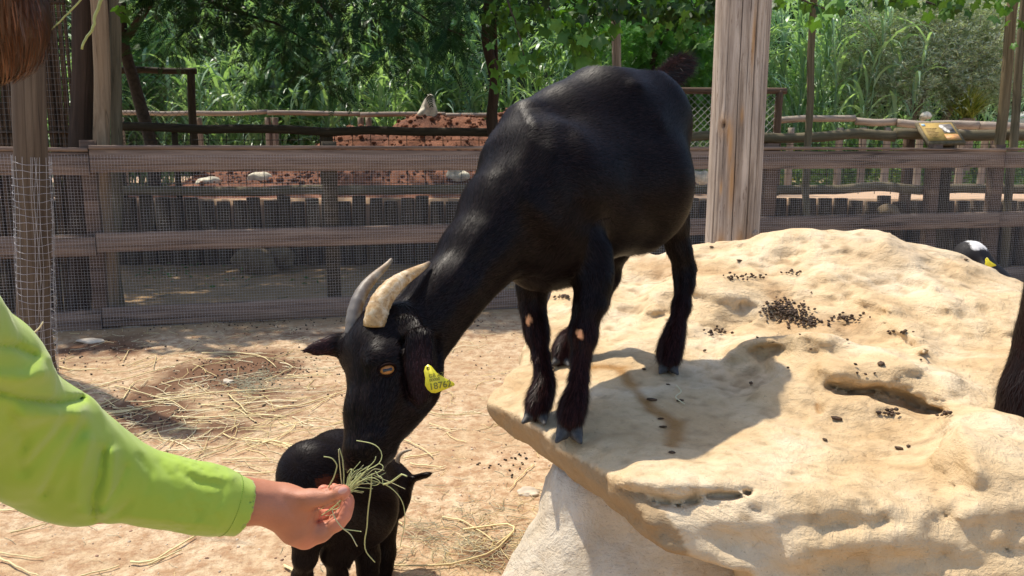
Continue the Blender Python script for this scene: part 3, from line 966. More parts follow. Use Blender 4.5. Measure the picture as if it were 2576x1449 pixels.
bag = Bag()
pl = []
for (px, py, sx, sy, n) in ((1985, 790, 38, 20, 170), (1960, 775, 25, 14, 60), (2030, 815, 30, 8, 60), (2130, 805, 32, 8, 34), (1870, 700, 45, 6, 34), (1810, 838, 22, 7, 22), (1415, 750, 14, 3, 22), (1980, 690, 30, 5, 10),
                            (2170, 968, 60, 60, 4), (2240, 1045, 30, 6, 14), (2380, 1050, 14, 5, 6), (1990, 900, 220, 90, 9), (2260, 840, 25, 6, 10)):
    for k in range(n):
        pl.append((px + rng.normal() * sx * .7, py + rng.normal() * sy * .7))
ps = np.array([tuple(top_at(*q)) for q in pl])
k = len(ps)
V, F, C = scatter(tv * (1.25, 0.9, 1.0), [tf], ps + (0, 0, 0.004) + rng.uniform(0, .006, (k, 1)) * (0, 0, 1), rotmats(k, .6), rng.uniform(0.0036, 0.0066, k), np.ones((k, 1)) * (1.9, 1.7, 1.4) * rng.uniform(.6, 1.8, (k, 1)))
bag.add(V, None, F[0], C)
tag(link('rock_droppings', bag.mesh('rock_droppings'), drop_mat), 'heaps of dark droppings in the hollows of the boulder', kind='stuff')
for (px, py, s) in ((1640, 1008, 12), (1712, 1010, 11), (1680, 968, 6), (1662, 1055, 8), (1668, 1076, 10), (1905, 850, 6), (2216, 918, 13), (1860, 657, 8), (1790, 622, 6), (2105, 1056, 15), (2075, 1108, 10), (2262, 1130, 12), (2285, 1124, 9),
                    (1945, 862, 5), (2012, 842, 5), (1690, 1140, 9), (1620, 930, 7), (2430, 655, 7)):
    p = top_at(px, py)
    tv2, tf2 = pebble_template(px)
    r = s * p.y / 2050 * 0.95
    o = link('dropping', mesh_np('dropping', tv2 * r * (1.25, 1, .6), tf2, True, np.ones((12, 3)) * (2.2, 1.8, 1.3)), drop_mat, None, (p.x, p.y, p.z + r * .3))
    o.rotation_euler = (0.2, 0.1, px)
    tag(o, ('larger' if s > 9.5 else 'small') + ' dark dropping on the cream boulder ' + ('near the hooves and the wet trail' if px < 1780 and py > 900 else 'on its far rim' if py < 700 else 'on the open slab between the ledges' if py > 1000 else 'in the middle hollows'), 'dropping', 'single droppings on the boulder')
# short grass stem on the boulder
g = [top_at(*q) for q in ((1701, 975), (1716, 990), (1696, 1006), (1722, 1022))]
tag(link('grass_stalk', Bag().tube(bendy([(q.x, q.y, q.z + .006) for q in g], 12, .001), .0016, 4, col=(.75, .68, .42)).mesh('grass_stalk'), straw_mat), 'short kinked dry grass stem beside a dropping on the boulder', 'grass')
# ================================================================== GOATS
def fur(name, V, Qd, segs, n, length, width, lift, mat, parent, gen, keepf=None, jitter=0.25, colf=None, droop=0.0):
    """short hair: thin triangles lying along the limb direction, one joined part"""
    N, A = face_normals(V, Qd)
    cen = V[Qd].mean(1)
    wgt = A.copy()
    if keepf is not None: wgt = wgt * keepf(cen)
    wgt /= wgt.sum()
    pick = gen.choice(len(Qd), n, p=wgt)
    u, v = gen.random((n, 1)), gen.random((n, 1))
    q = V[Qd[pick]]
    p = (q[:, 0] * (1 - u) + q[:, 1] * u) * (1 - v) + (q[:, 3] * (1 - u) + q[:, 2] * u) * v
    nr = N[pick]
    best = np.full(n, 1e9); fl = np.zeros((n, 3))
    for a, b_, r in segs:
        e = b_ - a; L = np.linalg.norm(e)
        if L < 1e-4: continue
        t = np.clip(((p - a) @ e) / (L * L), 0, 1)
        d = np.linalg.norm(p - a - t[:, None] * e, axis=1) - r
        m = d < best
        best[m] = d[m]; fl[m] = e / L
    fl[:, 2] -= droop
    fl = fl - nr * (fl * nr).sum(1, keepdims=True)
    fl /= np.maximum(np.linalg.norm(fl, axis=1), 1e-6)[:, None]
    side = np.cross(nr, fl)
    fl = fl + side * gen.normal(0, jitter, (n, 1))
    ln = length(p) if callable(length) else length
    ln = ln * gen.uniform(0.6, 1.25, n)
    lf = lift(p) if callable(lift) else lift
    tip = p + (fl + nr * (lf * gen.uniform(0.5, 1.5, n))[:, None]) * ln[:, None]
    w = side * (width * gen.uniform(0.6, 1.3, (n, 1)))
    Vv = np.stack([p - w, p + w, tip], 1).reshape(-1, 3)
    T = np.arange(3 * n).reshape(-1, 3)
    c = np.repeat(colf(p) if colf else np.ones((n, 3)), 3, axis=0)
    o = link(name, mesh_np(name, Vv, T, False, c), mat, parent)
    return tag(o, kind='stuff')


def coat_mat(name, c, rough=0.42, spec=0.5, sheen=0.0):
    m, nt, b = new_mat(name)
    v = objvec(nt, (1, 1, 1))
    n = noise(nt, v, 240, 3, 0.6)
    n2 = noise(nt, v, 7, 4, 0.6)
    at = node(nt, 'ShaderNodeAttribute', attribute_name='Col')
    cc = mixc(nt, n2, tuple(x * 0.7 for x in c), tuple(x * 1.4 for x in c))
    cc = mixc(nt, 1.0, cc, at.outputs['Color'], 'MULTIPLY')
    nt.links.new(cc, b.inputs['Base Color'])
    b.inputs['Roughness'].default_value = rough
    b.inputs['Specular IOR Level'].default_value = spec
    if sheen:
        b.inputs['Sheen Weight'].default_value = sheen
        b.inputs['Sheen Roughness'].default_value = 0.4
    bump(nt, b, n, 0.15, 0.001)
    return m


black_coat = coat_mat('black goat coat', (0.0072, 0.0044, 0.0040), 0.75, 0.06)
black_fur = coat_mat('black goat hair', (0.0080, 0.0045, 0.0043), 0.42, 0.13)
brown_fur = coat_mat('sunburnt brown hair', (0.05, 0.024, 0.018), 0.45, 0.5)
hoof_mat = plain_mat('dusty grey hoof horn', (0.062, 0.060, 0.058), 0.6, var=0.4, sc=70, bmp=0.4)


def horn_mat():
    m, nt, b = new_mat('horn')
    at = node(nt, 'ShaderNodeAttribute', attribute_name='Col')
    v = objvec(nt)
    n = noise(nt, v, 45, 6, 0.7, 0.5)
    n2 = noise(nt, v, 160, 3, 0.6)
    sp = nt.nodes.new('ShaderNodeSeparateColor'); nt.links.new(at.outputs['Color'], sp.inputs[0])
    c = ramp(nt, n, [(0.25, (0.22, 0.11, 0.04)), (0.45, (0.46, 0.29, 0.12)), (0.62, (0.66, 0.54, 0.36))])
    c = mixc(nt, ramp(nt, n2, [(0.25, (0.8, 0.8, 0.8)), (0.42, (0, 0, 0))]), c, (0.10, 0.055, 0.03))
    c = mixc(nt, sp.outputs[0], c, (0.10, 0.09, 0.085))
    nt.links.new(c, b.inputs['Base Color'])
    b.inputs['Roughness'].default_value = 0.5
    bump(nt, b, n, 0.4, 0.003)
    return m


hornm = horn_mat()


def horn(js, parent, seg=20, name='horn', dark=None, flat=1.0, rings=0.03):
    js = [(a_, b_ * .92) for a_, b_ in js]
    """tapering curved horn with growth rings; js = joints (p, r)"""
    P0 = np.array([j[0] for j in js]); R0 = np.array([j[1] for j in js])
    d = np.concatenate([[0], np.cumsum(np.linalg.norm(np.diff(P0, axis=0), axis=1))])
    t = np.linspace(0, d[-1], 46)
    # smooth (Catmull-like) by fitting low polynomial per coordinate
    pts = np.stack([np.polyval(np.polyfit(d, P0[:, k], min(4, len(js) - 1)), t) for k in range(3)], -1)
    r = np.interp(t, d, R0)
    r = np.convolve(np.pad(r, 3, 'edge'), np.ones(7) / 7, 'valid')
    r[-1] = R0[-1]
    ph = t / d[-1]
    r = r * (1 + rings * np.sin(ph * 60) * (1 - ph) + rings * 0.6 * np.sin(ph * 143 + 1))
    V, Q_, T_ = tube_arrays(pts, r, seg)
    V = V + 0.0006 * fbm(V * 90, 2)[:, None]
    tt = np.repeat(ph, seg); tt = np.concatenate([tt, [0, 1]])
    aa = np.tile(np.arange(seg), len(pts)); aa = np.concatenate([aa, [0, 0]])
    dk = np.zeros(len(V)) if dark is None else dark(tt, aa / seg)
    dk = np.maximum(dk, .55 * np.clip(np.sin(tt * 75 + .8 * np.sin(aa * .6)) - .55, 0, 1) * (1 - tt))
    dk = np.maximum(dk, np.clip((tt - 0.9) * 8, 0, 0.9))
    return link(name, mesh_np(name, V, [Q_, T_], True, np.stack([dk, dk, dk], -1)), hornm, parent)


def hoofpart(joint, d, up, size, parent, spread=0.35, side=None):
    spread = spread * 1.5
    """cloven hoof: two claws; joint = top centre, d = forward direction on the ground"""
    d = np.array(d, float); d[2] = 0; d /= np.linalg.norm(d)
    s = np.cross(d, (0, 0, 1.0))
    f = Field(axis((-1.3, 1.6, .06)), axis((-1.2, 1.2, .06)), axis((-0.9, 1.0, .06)))
    for sg in (-1, 1):
        f.cone((np.array([-.25, sg * .36, .35]), .42), (np.array([.15, sg * .42, -.35]), .42), k=.1)
        f.cone((np.array([.15, sg * .42, -.35]), .40), (np.array([1.05, sg * (.42 + spread * .5), -.56]), .13), k=.1)
    f.cone((np.array([.4, 0, -.3]), .10), (np.array([1.3, 0, -.3]), .2), k=.08, op='s')
    zz_ = f.Z[None, None, :]
    f.F = np.maximum(f.F, (-0.72 - zz_) + 0 * f.F).astype(np.float32)
    f.F = np.maximum(f.F, (zz_ - 0.5) + 0 * f.F).astype(np.float32)
    V, Q_ = f.mesh()
    V = relax(V, Q_, 1, .4)
    W_ = joint + size * (V[:, :1] * d + V[:, 1:2] * s + V[:, 2:3] * np.array((0, 0, 1.0)))
    return link('hoof', mesh_np('hoof', W_, Q_), hoof_mat, parent)


# ---------------------------------------------------------------- the large black goat
goat_base = P(1520, 1010, 1.95)
goat = empty('goat', (goat_base.x, goat_base.y, float(rock_h(goat_base.x, goat_base.y))), 'large black horned goat with yellow ear tag on the boulder, eating hay from the hand', 'goat')
f = Field(axis((-0.38, -0.08, .0034), (-0.08, 0.56, .0066)), axis((1.18, 1.62, .0042), (1.62, 2.50, .0075)), axis((0.66, 1.02, .0044), (1.02, 1.52, .0062)))
# flow runs from head to tail and down the legs
wither = J(1325, 322, 1.90, 52)
pel = J(1588, 328, 2.22, 143)
f.cone(J(1372, 452, 1.87, 150), J(1450, 470, 1.98, 160), k=.06)
f.cone(J(1450, 470, 1.98, 160), J(1560, 450, 2.10, 160), k=.06)
f.cone(J(1560, 450, 2.10, 158), pel, k=.06)
f.cone(J(1470, 520, 1.98, 140), J(1590, 480, 2.08, 138), k=.05)
f.chain([wither, J(1372, 312, 1.96, 60), J(1425, 295, 2.02, 70), J(1500, 262, 2.1, 76), J(1575, 240, 2.22, 64), J(1650, 235, 2.32, 44)], k=.05)
f.cone(J(1290, 400, 1.84, 66), wither, k=.05)
f.cone(J(1440, 350, 2.0, 110), J(1530, 305, 2.09, 108), k=.06)
f.cone(J(1530, 305, 2.09, 108), J(1610, 300, 2.2, 108), k=.06)
f.cone(J(1372, 598, 1.80, 118), J(1400, 480, 1.86, 130), k=.06)
# neck
f.chain([J(1075, 790, 1.53, 76), J(1118, 745, 1.57, 74), J(1194, 645, 1.66, 82), J(1272, 540, 1.75, 108), J(1350, 460, 1.84, 140)], k=.045)
f.chain([J(1090, 850, 1.52, 44), J(1160, 740, 1.62, 46), J(1275, 620, 1.74, 70)], k=.04)
f.cone(J(1352, 655, 1.78, 70), J(1415, 640, 1.85, 78), k=.04)
# head
f.cone(J(975, 860, 1.47, 88), J(1060, 830, 1.53, 76), k=.03)
f.cone(J(925, 878, 1.43, 58), J(975, 850, 1.47, 80), k=.03)
f.cone(J(887, 895, 1.44, 34), J(940, 880, 1.45, 60), k=.02)
f.cone(J(965, 925, 1.405, 62), J(1000, 900, 1.46, 66), k=.02)
f.cone(J(925, 1035, 1.355, 54), J(950, 930, 1.41, 76), k=.03)
f.cone(J(910, 1130, 1.315, 46), J(925, 1035, 1.355, 54), k=.02)
f.cone(J(955, 1110, 1.345, 42), J(1035, 985, 1.44, 64), k=.035)
f.cone(J(985, 1010, 1.40, 60), J(1040, 930, 1.47, 70), k=.04)
f.cone(J(908, 1150, 1.305, 41), J(930, 1130, 1.325, 44), k=.015)     # nose and lips
f.cone(J(900, 1168, 1.302, 25), J(935, 1168, 1.32, 26), k=.012)
f.cone(J(945, 1158, 1.335, 25), J(962, 1135, 1.35, 34), k=.015)      # chin
f.cone(J(940, 905, 1.372, 20), J(1003, 905, 1.405, 22), k=.02)       # brow
f.cone(J(975, 972, 1.375, 20), J(940, 1040, 1.35, 16), k=.03)        # cheek bone
f.cone(J(972, 931, 1.345, 23), k=.010, op='s')                       # eye socket
f.cone(J(884, 1141, 1.268, 5), J(894, 1128, 1.270, 4), k=.006, op='s')   # nostril
f.cone(J(916, 1163, 1.280, 4), J(958, 1143, 1.30, 3), k=.006, op='s')    # mouth
view = np.array(P(1040, 930, 1.4)) - np.array((0, 0, CAM_H))
# near ear (hangs), far ear (sticks out)
f.chain([J(1032, 815, 1.42, 27), J(1048, 860, 1.385, 37), J(1056, 935, 1.368, 42), J(1062, 985, 1.362, 39)], k=.008, sq=0.2, n=view + np.array((0.5, 0.1, 0)))
f.cone(J(1015, 805, 1.46, 30), J(1032, 830, 1.435, 26), k=.02)
f.chain([J(864, 864, 1.45, 27), J(838, 868, 1.44, 23), J(800, 876, 1.43, 15), J(750, 884, 1.42, 3)], k=.010, sq=0.6, n=(0.1, 1, -.3))
# legs
f.chain([J(1400, 560, 1.81, 88), J(1478, 640, 1.80, 58), J(1490, 700, 1.77, 43), J(1480, 770, 1.745, 34), J(1468, 826, 1.735, 31), J(1467, 850, 1.73, 30), J(1461, 900, 1.72, 20), J(1457, 950, 1.71, 19), J(1450, 995, 1.70, 24), J(1440, 1025, 1.69, 28), J(1436, 1046, 1.683, 31)], k=.022)
f.cone(J(1495, 690, 1.79, 40), J(1500, 760, 1.76, 22), k=.03)
f.chain([J(1365, 660, 1.86, 60), J(1340, 720, 1.865, 38), J(1340, 770, 1.86, 30), J(1347, 815, 1.845, 27), J(1352, 845, 1.84, 25), J(1362, 900, 1.82, 18), J(1369, 940, 1.81, 18), J(1369, 972, 1.80, 24), J(1358, 1002, 1.79, 27), J(1353, 1020, 1.783, 29)], k=.022)
f.chain([J(1640, 420, 2.18, 82), J(1672, 500, 2.17, 56), J(1692, 560, 2.16, 38), J(1706, 620, 2.17, 28), J(1721, 680, 2.18, 25), J(1722, 712, 2.17, 22), J(1714, 770, 2.15, 20), J(1700, 825, 2.13, 20), J(1692, 855, 2.12, 25), J(1684, 885, 2.11, 26), J(1683, 897, 2.105, 27)], k=.022)
f.cone(J(1735, 672, 2.185, 10), J(1718, 640, 2.17, 20), k=.02)
f.chain([J(1560, 540, 2.25, 70), J(1545, 620, 2.27, 42), J(1535, 672, 2.30, 26), J(1533, 700, 2.30, 22), J(1510, 760, 2.27, 19), J(1470, 820, 2.24, 20), J(1432, 855, 2.22, 24), J(1418, 880, 2.21, 24), J(1415, 891, 2.205, 25)], k=.022)
# belly fold, teat, tail stump
f.cone(J(1648, 590, 2.08, 14), J(1650, 601, 2.08, 5), k=.012)
f.cone(J(1610, 560, 2.06, 60), J(1650, 520, 2.12, 60), k=.05)
f.chain([J(1655, 240, 2.36, 34), J(1680, 205, 2.385, 20), J(1680, 170, 2.39, 15), J(1705, 158, 2.385, 10)], k=.015)
# modelling of muscle: hollow in front of the hip, shoulder blade edge, ribs, hollow of the neck
f.emboss([([(1590, 212), (1612, 218)], -.008, 14, 2.5), ([(1318, 290), (1335, 310)], -.005, 14, 2.1), ([(1660, 300), (1668, 320)], -.006, 16, 2.6), ([(1275, 470), (1310, 560), (1370, 640)], .008, 30, 2.0), ([(1330, 330), (1300, 420), (1320, 500), (1400, 590)], -.007, 30, 2.0), ([(1420, 340), (1440, 450), (1470, 560)], .007, 26, 2.1),
          ([(1640, 560), (1600, 500), (1590, 420)], .006, 30, 2.3), ([(1380, 380), (1400, 480), (1430, 560)], -.006, 26, 2.0),
          ([(1460, 640), (1455, 700), (1462, 760)], -.003, 10, 2.0), ([(1100, 780), (1180, 690), (1250, 600)], .004, 18, 1.9), ([(1140, 700), (1220, 570)], -.003, 14, 1.9),
          ([(960, 960), (935, 1040), (920, 1090)], .0035, 12, 1.5), ([(1000, 990), (985, 1050), (960, 1100)], -.003, 12, 1.5), ([(905, 880), (915, 960), (900, 1050)], .003, 11, 1.5),
          ([(1096, 850), (1100, 940), (1085, 1010), (1062, 1032)], .006, 7, 1.6), ([(1010, 850), (1010, 930), (1024, 1000), (1050, 1030)], .006, 6, 1.6),
          ([(932, 1105), (915, 1130), (890, 1135)], -.002, 8, 1.5), ([(900, 1172), (925, 1168), (960, 1148), (985, 1120)], .004, 4, 1.5)])
V, Qd = f.mesh()
V = relax(V, Qd, 3, .5)
V0 = V.copy()
GC = np.ones((len(V), 3))
for (px, py, Y, rx, rz) in ((1459, 838, 1.71, 8.5, 12.5), (1329, 803, 1.82, 6.5, 16)):
    c = np.array(P(px, py, Y)); r1 = rx * Y / 2050; r2 = rz * Y / 2050
    d = np.sqrt(((V[:, 0] - c[0]) / r1) ** 2 + ((V[:, 2] - c[2]) / r2) ** 2 + ((V[:, 1] - c[1]) / 0.08) ** 2)
    d = d + 0.12 * fbm(V * 160, 2)
    m = np.clip((1.12 - d) * 5, 0, 1)[:, None]
    GC = GC * (1 - m) + m * np.array((56, 66, 40.))
# brown lower legs and muzzle, reddish tail root
lg = np.clip((0.98 - V[:, 2]) * 8, 0, 1) * (V[:, 1] > 1.6)
GC *= 1 + lg[:, None] * np.array((2.2, 0.9, 0.7))
earm = lambda p: np.maximum(np.clip(1.25 - np.linalg.norm((p - np.array(P(1055, 940, 1.36))) * (1, 1, .45), axis=1) / .032, 0, 1), np.clip((np.array(P(850, 870, 1.44))[0] - p[:, 0]) * 60, 0, 1) * (p[:, 2] > .9))
GC *= 1 + earm(V)[:, None] * np.array((2.2, 1.3, 1.7))
body = link('body', mesh_np('body', V, Qd, True, GC), black_coat, goat)
gen = np.random.default_rng(5)


def legness(p):
    return np.clip((0.99 - p[:, 2]) * 7, 0, 1) * (p[:, 1] > 1.62)


def bare(c):
    k = np.ones(len(c))
    for (px, py, Y) in ((1459, 838, 1.71), (1329, 803, 1.82), (972, 931, 1.37)):
        q = np.array(P(px, py, Y)); k *= (np.linalg.norm(c - q, axis=1) > 0.016)
    return k


def furcol(p):
    l = legness(p)
    c = np.ones((len(p), 3)) * (1 + l[:, None] * np.array((2.2, 0.8, 0.6)))
    c *= 1 + earm(p)[:, None] * np.array((1.9, 1.1, 1.5))
    t = np.clip(1 - np.linalg.norm(p - np.array(P(1665, 205, 2.36)), axis=1) / 0.05, 0, 1)
    c += t[:, None] * np.array((9, 3, .6))
    return c * (0.25 + 2.2 * np.random.default_rng(3).random((len(p), 1)) ** 2)


flen = lambda p: 0.014 + 0.006 * legness(p) - 0.004 * np.clip((1.6 - p[:, 1]) * 8, 0, 1) - 0.0035 * earm(p)
flift = lambda p: 0.16 + 0.26 * legness(p) - 0.10 * earm(p)
fur('coat_hair', V, Qd, f.segs, 260000, flen, 0.0007, flift, black_fur, goat, gen, bare, 0.16, furcol, droop=0.25)
# longer fringe at elbow, hock, chest and over the hooves
fr_pts = [(1530, 700, 2.3, .05), (1510, 740, 1.77, .05), (1500, 800, 1.75, .03), (1735, 740, 2.17, .045), (1732, 800, 2.15, .04), (1400, 735, 1.79, .05), (1438, 1035, 1.68, .045), (1354, 1015, 1.78, .045), (1684, 885, 2.11, .045), (1418, 880, 2.2, .045),
          (1600, 620, 2.06, .05), (1385, 900, 1.82, .03), (1480, 920, 1.72, .03)]


def fringe(c):
    k = np.zeros(len(c))
    for (px, py, Y, r) in fr_pts:
        k = np.maximum(k, np.linalg.norm(c - np.array(P(px, py, Y)), axis=1) < r)
    return k + 1e-9


fur('leg_fringe', V, Qd, f.segs, 9000, 0.021, 0.0006, 0.30, black_fur, goat, gen, fringe, 0.35, furcol, droop=0.5)
# tail tuft
tt = Bag()
brown_fur = coat_mat('tail hair', (0.013, 0.009, 0.010), 0.5, 0.3)
c0 = np.array(P(1662, 200, 2.38)); c1 = np.array(P(1712, 158, 2.36))
for k in range(7500):
    s = gen.random()
    p0 = c0 * (1 - s) + c1 * s + gen.normal(0, .008, 3)
    d = np.array((0.85 + 0.25 * gen.normal(), 0.35 * gen.normal(), 0.10 + 0.42 * gen.normal()))
    if gen.random() < .25: d = np.array((-0.35 + .35 * gen.normal(), .2 * gen.normal(), .45 + .35 * gen.normal()))
    d /= np.linalg.norm(d)
    L = gen.uniform(.025, .060)
    if d[0] < 0: L *= .55
    m = p0 + d * L * .55; e = p0 + d * L + np.array((0.002, 0, -0.006 * gen.random()))
    w = np.cross(d, (0, 1, 0)); w /= np.linalg.norm(w) + 1e-9; w = w * .00042
    col = np.array((1, 1, 1)) * gen.uniform(.5, 1.4)
    if gen.random() < .22 or d[0] < 0: col = np.array((1, 1, 1)) * (4.5, 2.4, 1.8) * gen.uniform(.6, 1.6)
    tt.add(np.array([p0 - w, p0 + w, m + w * .8, m - w * .8]), [[0, 1, 2, 3]], None, col)
    tt.add(np.array([m - w * .8, m + w * .8, e]), None, [[0, 1, 2]], col)
tag(link('tail_tuft', tt.mesh('tail_tuft', False), brown_fur, goat), kind='stuff')
# horns
horn([J(945, 818, 1.425, 33), J(948, 785, 1.43, 32), J(962, 755, 1.44, 30), J(988, 722, 1.465, 26), J(1020, 698, 1.49, 19), J(1052, 679, 1.515, 13), J(1080, 661, 1.54, 5)], goat,
     dark=lambda t, a: np.clip(np.cos((a - 0.30) * 2 * math.pi) - .55, 0, .8) * (t > .2) * .8)
horn([J(888, 842, 1.455, 22), J(889, 812, 1.46, 22), J(896, 770, 1.48, 20), J(914, 730, 1.50, 18), J(938, 700, 1.525, 14), J(964, 676, 1.55, 9.5), J(985, 652, 1.57, 4.5)], goat,
     dark=lambda t, a: np.clip(np.cos((a - 0.62) * 2 * math.pi) * 1.5 + .6, 0, .95) * np.clip(1.35 - t, 0, 1))
# hooves
fwd = (np.array(P(1432, 1080, 1.70)) - np.array(P(1445, 1000, 1.75)))
fd = np.array((-0.15, -1, 0))
for (px, py, Y, s, d) in ((1433, 1058, 1.675, 44, (-.12, -1, 0)), (1350, 1026, 1.775, 40, (-.22, -1, 0)), (1682, 903, 2.095, 32, (-.15, -1, 0)), (1414, 896, 2.19, 31, (-.2, -1, 0))):
    j, r = J(px, py, Y, s)
    gzr = float(rock_h(j[0], j[1]))
    j[2] = gzr + r * 0.74
    hoofpart(j, d, None, r * .92, goat, spread=0.42)
# eye
eye_m, nt, b = new_mat('amber goat eye')
v = objvec(nt)
n_ = noise(nt, v, 200, 3)
at = node(nt, 'ShaderNodeAttribute', attribute_name='Col')
nt.links.new(at.outputs['Color'], b.inputs['Base Color'])
b.inputs['Roughness'].default_value = 0.12
ec, er = J(972, 931, 1.367, 20)
u = np.linspace(0, math.pi, 25); w = np.linspace(0, 2 * math.pi, 48, endpoint=False)
uu, ww = np.meshgrid(u, w, indexing='ij')
S = np.stack([np.sin(uu) * np.cos(ww), np.sin(uu) * np.sin(ww), np.cos(uu)], -1).reshape(-1, 3)
vd = ec - np.array((0, 0, CAM_H)); vd /= np.linalg.norm(vd)
fz = -vd; fz = fz + np.array((0.18, 0, 0.02)); fz /= np.linalg.norm(fz)
fx = np.cross((0, 0, 1.0), fz); fx /= np.linalg.norm(fx); fy = np.cross(fz, fx)
ca_, sa_ = math.cos(0.12), math.sin(0.12)
fx, fy = fx * ca_ + fy * sa_, fy * ca_ - fx * sa_
Ev = ec + er * (S[:, :1] * fx * 1.15 + S[:, 1:2] * fy * 0.95 + S[:, 2:3] * fz)
pu = (np.abs(S[:, 0]) < 0.50) & (np.abs(S[:, 1]) < 0.20) & (S[:, 2] > 0)
ir = (S[:, 0] / .80) ** 2 + (S[:, 1] / .62) ** 2 < 1
ecol = np.where(pu[:, None], (0.01, 0.01, 0.012), np.where((ir & (S[:, 2] > 0))[:, None], (0.42, 0.17, 0.04), (0.03, 0.015, 0.01)))
i, j = np.meshgrid(np.arange(24), np.arange(48), indexing='ij'); j2 = (j + 1) % 48
Q_ = np.stack([i * 48 + j, (i + 1) * 48 + j, (i + 1) * 48 + j2, i * 48 + j2], -1).reshape(-1, 4)
link('eye', mesh_np('eye', Ev, Q_, True, ecol), eye_m, goat)
lid = Bag()
for sg, rr_ in ((1, .16), (-1, .13)):
    a = np.linspace(0.05, math.pi - 0.05, 16)
    pts = [ec + er * (math.cos(t) * 1.16 * fx + sg * math.sin(t) * .72 * fy + (.70 + .18 * math.sin(t)) * fz) for t in a]
    lid.tube(pts, er * rr_ * (0.55 + 0.6 * np.sin(a)), 7, col=(1.6, 1.1, .9))
link('eyelid', lid.mesh('eyelid'), black_coat, goat)
# ear tag, flexible yellow plastic with printed code
tagm = plain_mat('yellow plastic tag', (0.78, 0.68, 0.035), 0.35, var=0.08, sc=60, spec=0.5)
inkm = plain_mat('printed ink', (0.20, 0.175, 0.03), 0.6, var=0.1)


def ear_tag(parent, origin, ux, uy, size, text=True):
    """flat tag in the plane (ux, uy), hole at the top"""
    uz = np.cross(ux, uy)
    out = np.array([(0.10, 0.95), (0.02, 0.80), (0.03, 0.55), (-0.02, 0.30), (0.05, 0.12), (0.16, 0.0), (0.30, -.035), (0.62, 0.02), (1.02, 0.12), (1.0, 0.22), (0.72, 0.42), (0.45, 0.66), (0.30, 0.92), (0.20, 1.0)])
    c = out.mean(0)
    n = len(out)
    bow = lambda p: 0.06 * np.sin(p[:, 0] * 3.0)
    top = np.column_stack([out, bow(out)]); bot = top - (0, 0, .05)
    V = np.concatenate([top, bot, [[*c, bow(c[None])[0]]], [[*c, bow(c[None])[0] - .05]]])
    T = [[2 * n, i, (i + 1) % n] for i in range(n)] + [[2 * n + 1, n + (i + 1) % n, n + i] for i in range(n)]
    Qs = [[i, n + i, n + (i + 1) % n, (i + 1) % n] for i in range(n)]
    W_ = origin + size * (V[:, :1] * ux + V[:, 1:2] * uy + V[:, 2:3] * uz)
    t = link('ear_tag', mesh_np('ear_tag', W_, [np.array(Qs), np.array(T)], False), tagm, parent)
    b = Bag()
    o = np.array((0.17, 0.86, bow(np.array([[.17, .86]]))[0]))
    pts = [o + np.array((.045 * math.cos(a), .06 * math.sin(a), .01)) for a in np.linspace(0, 2 * math.pi, 12)]
    pts = [origin + size * (p[0] * ux + p[1] * uy + p[2] * uz) for p in pts]
    b.tube(pts, size * .016, 5)
    b.box(origin + size * (0.17 * ux + .86 * uy + 0.02 * uz), [size * .03] * 3)
    link('tag_stud', b.mesh('tag_stud'), inkm, t)
    if text:
        M = Matrix((( *ux, 0), (*uy, 0), (*uz, 0), (0, 0, 0, 1))).transposed()
        for s, x_, y_, h_ in (('GB AZ', .15, .52, .15), ('00000', .15, .385, .12), ('18762', .10, .10, .26)):
            cu = bpy.data.curves.new('print', 'FONT')
            cu.body = s; cu.size = h_ * 1.25; cu.extrude = 0.004; cu.offset = 0.002 if h_ > .2 else 0.0
            to = bpy.data.objects.new('printed_text', cu)
            COL.objects.link(to)
            dg = bpy.context.evaluated_depsgraph_get()
            me = bpy.data.meshes.new_from_object(to.evaluated_get(dg))
            bpy.data.objects.remove(to)
            co = np.zeros(len(me.vertices) * 3); me.vertices.foreach_get('co', co); co = co.reshape(-1, 3)
            co[:, 0] += x_; co[:, 1] += y_
            co[:, 2] += bow(co) + .006
            W_ = origin + size * (co[:, :1] * ux + co[:, 1:2] * uy + co[:, 2:3] * uz)
            me.vertices.foreach_set('co', W_.astype(np.float32).ravel())
            me.materials.clear()
            link('printed_text', me, inkm, t)
    return t


def plane_frame(px, py, Y, ang, tiltx=0.0):
    o = np.array(P(px, py, Y)); v = o - np.array((0, 0, CAM_H)); v /= np.linalg.norm(v)
    z = -v; x = np.cross((0, 0, 1.0), z); x /= np.linalg.norm(x); y = np.cross(z, x)
    c, s = math.cos(ang), math.sin(ang)
    x, y = x * c + y * s, y * c - x * s
    x2 = x * math.cos(tiltx) + z * math.sin(tiltx)
    return o, x2, y


o, ux, uy = plane_frame(1074, 990, 1.335, 0.14, -0.10)
ear_tag(goat, o, ux, uy, 74 * 1.34 / 2050)

# ---------------------------------------------------------------- the small black goat under the hand
kb = PZ(840, 1600, 0)
kid = empty('goat', (kb.x, kb.y, 0), 'small black goat with short curved horn standing on the sand behind the hand', 'goat')
f = Field(axis((-0.72, -0.12, .0065)), axis((1.85, 2.62, .008)), axis((-0.01, 0.66, .007)))
f.cone(J(782, 1190, 2.10, 84), J(852, 1185, 2.25, 88), k=.05)
f.cone(J(800, 1250, 2.10, 86), J(900, 1280, 2.25, 92), k=.05)
f.cone(J(850, 1150, 2.25, 64), J(900, 1150, 2.38, 66), k=.05)
f.cone(J(900, 1280, 2.25, 88), J(930, 1240, 2.38, 78), k=.05)
f.cone(J(920, 1225, 2.38, 66), J(975, 1210, 2.45, 48), k=.04)
f.cone(J(975, 1200, 2.45, 42), J(1005, 1215, 2.43, 34), k=.03)
f.chain([J(1000, 1215, 2.42, 34), J(1003, 1250, 2.38, 28), J(1000, 1278, 2.35, 20), J(998, 1288, 2.345, 18)], k=.02)
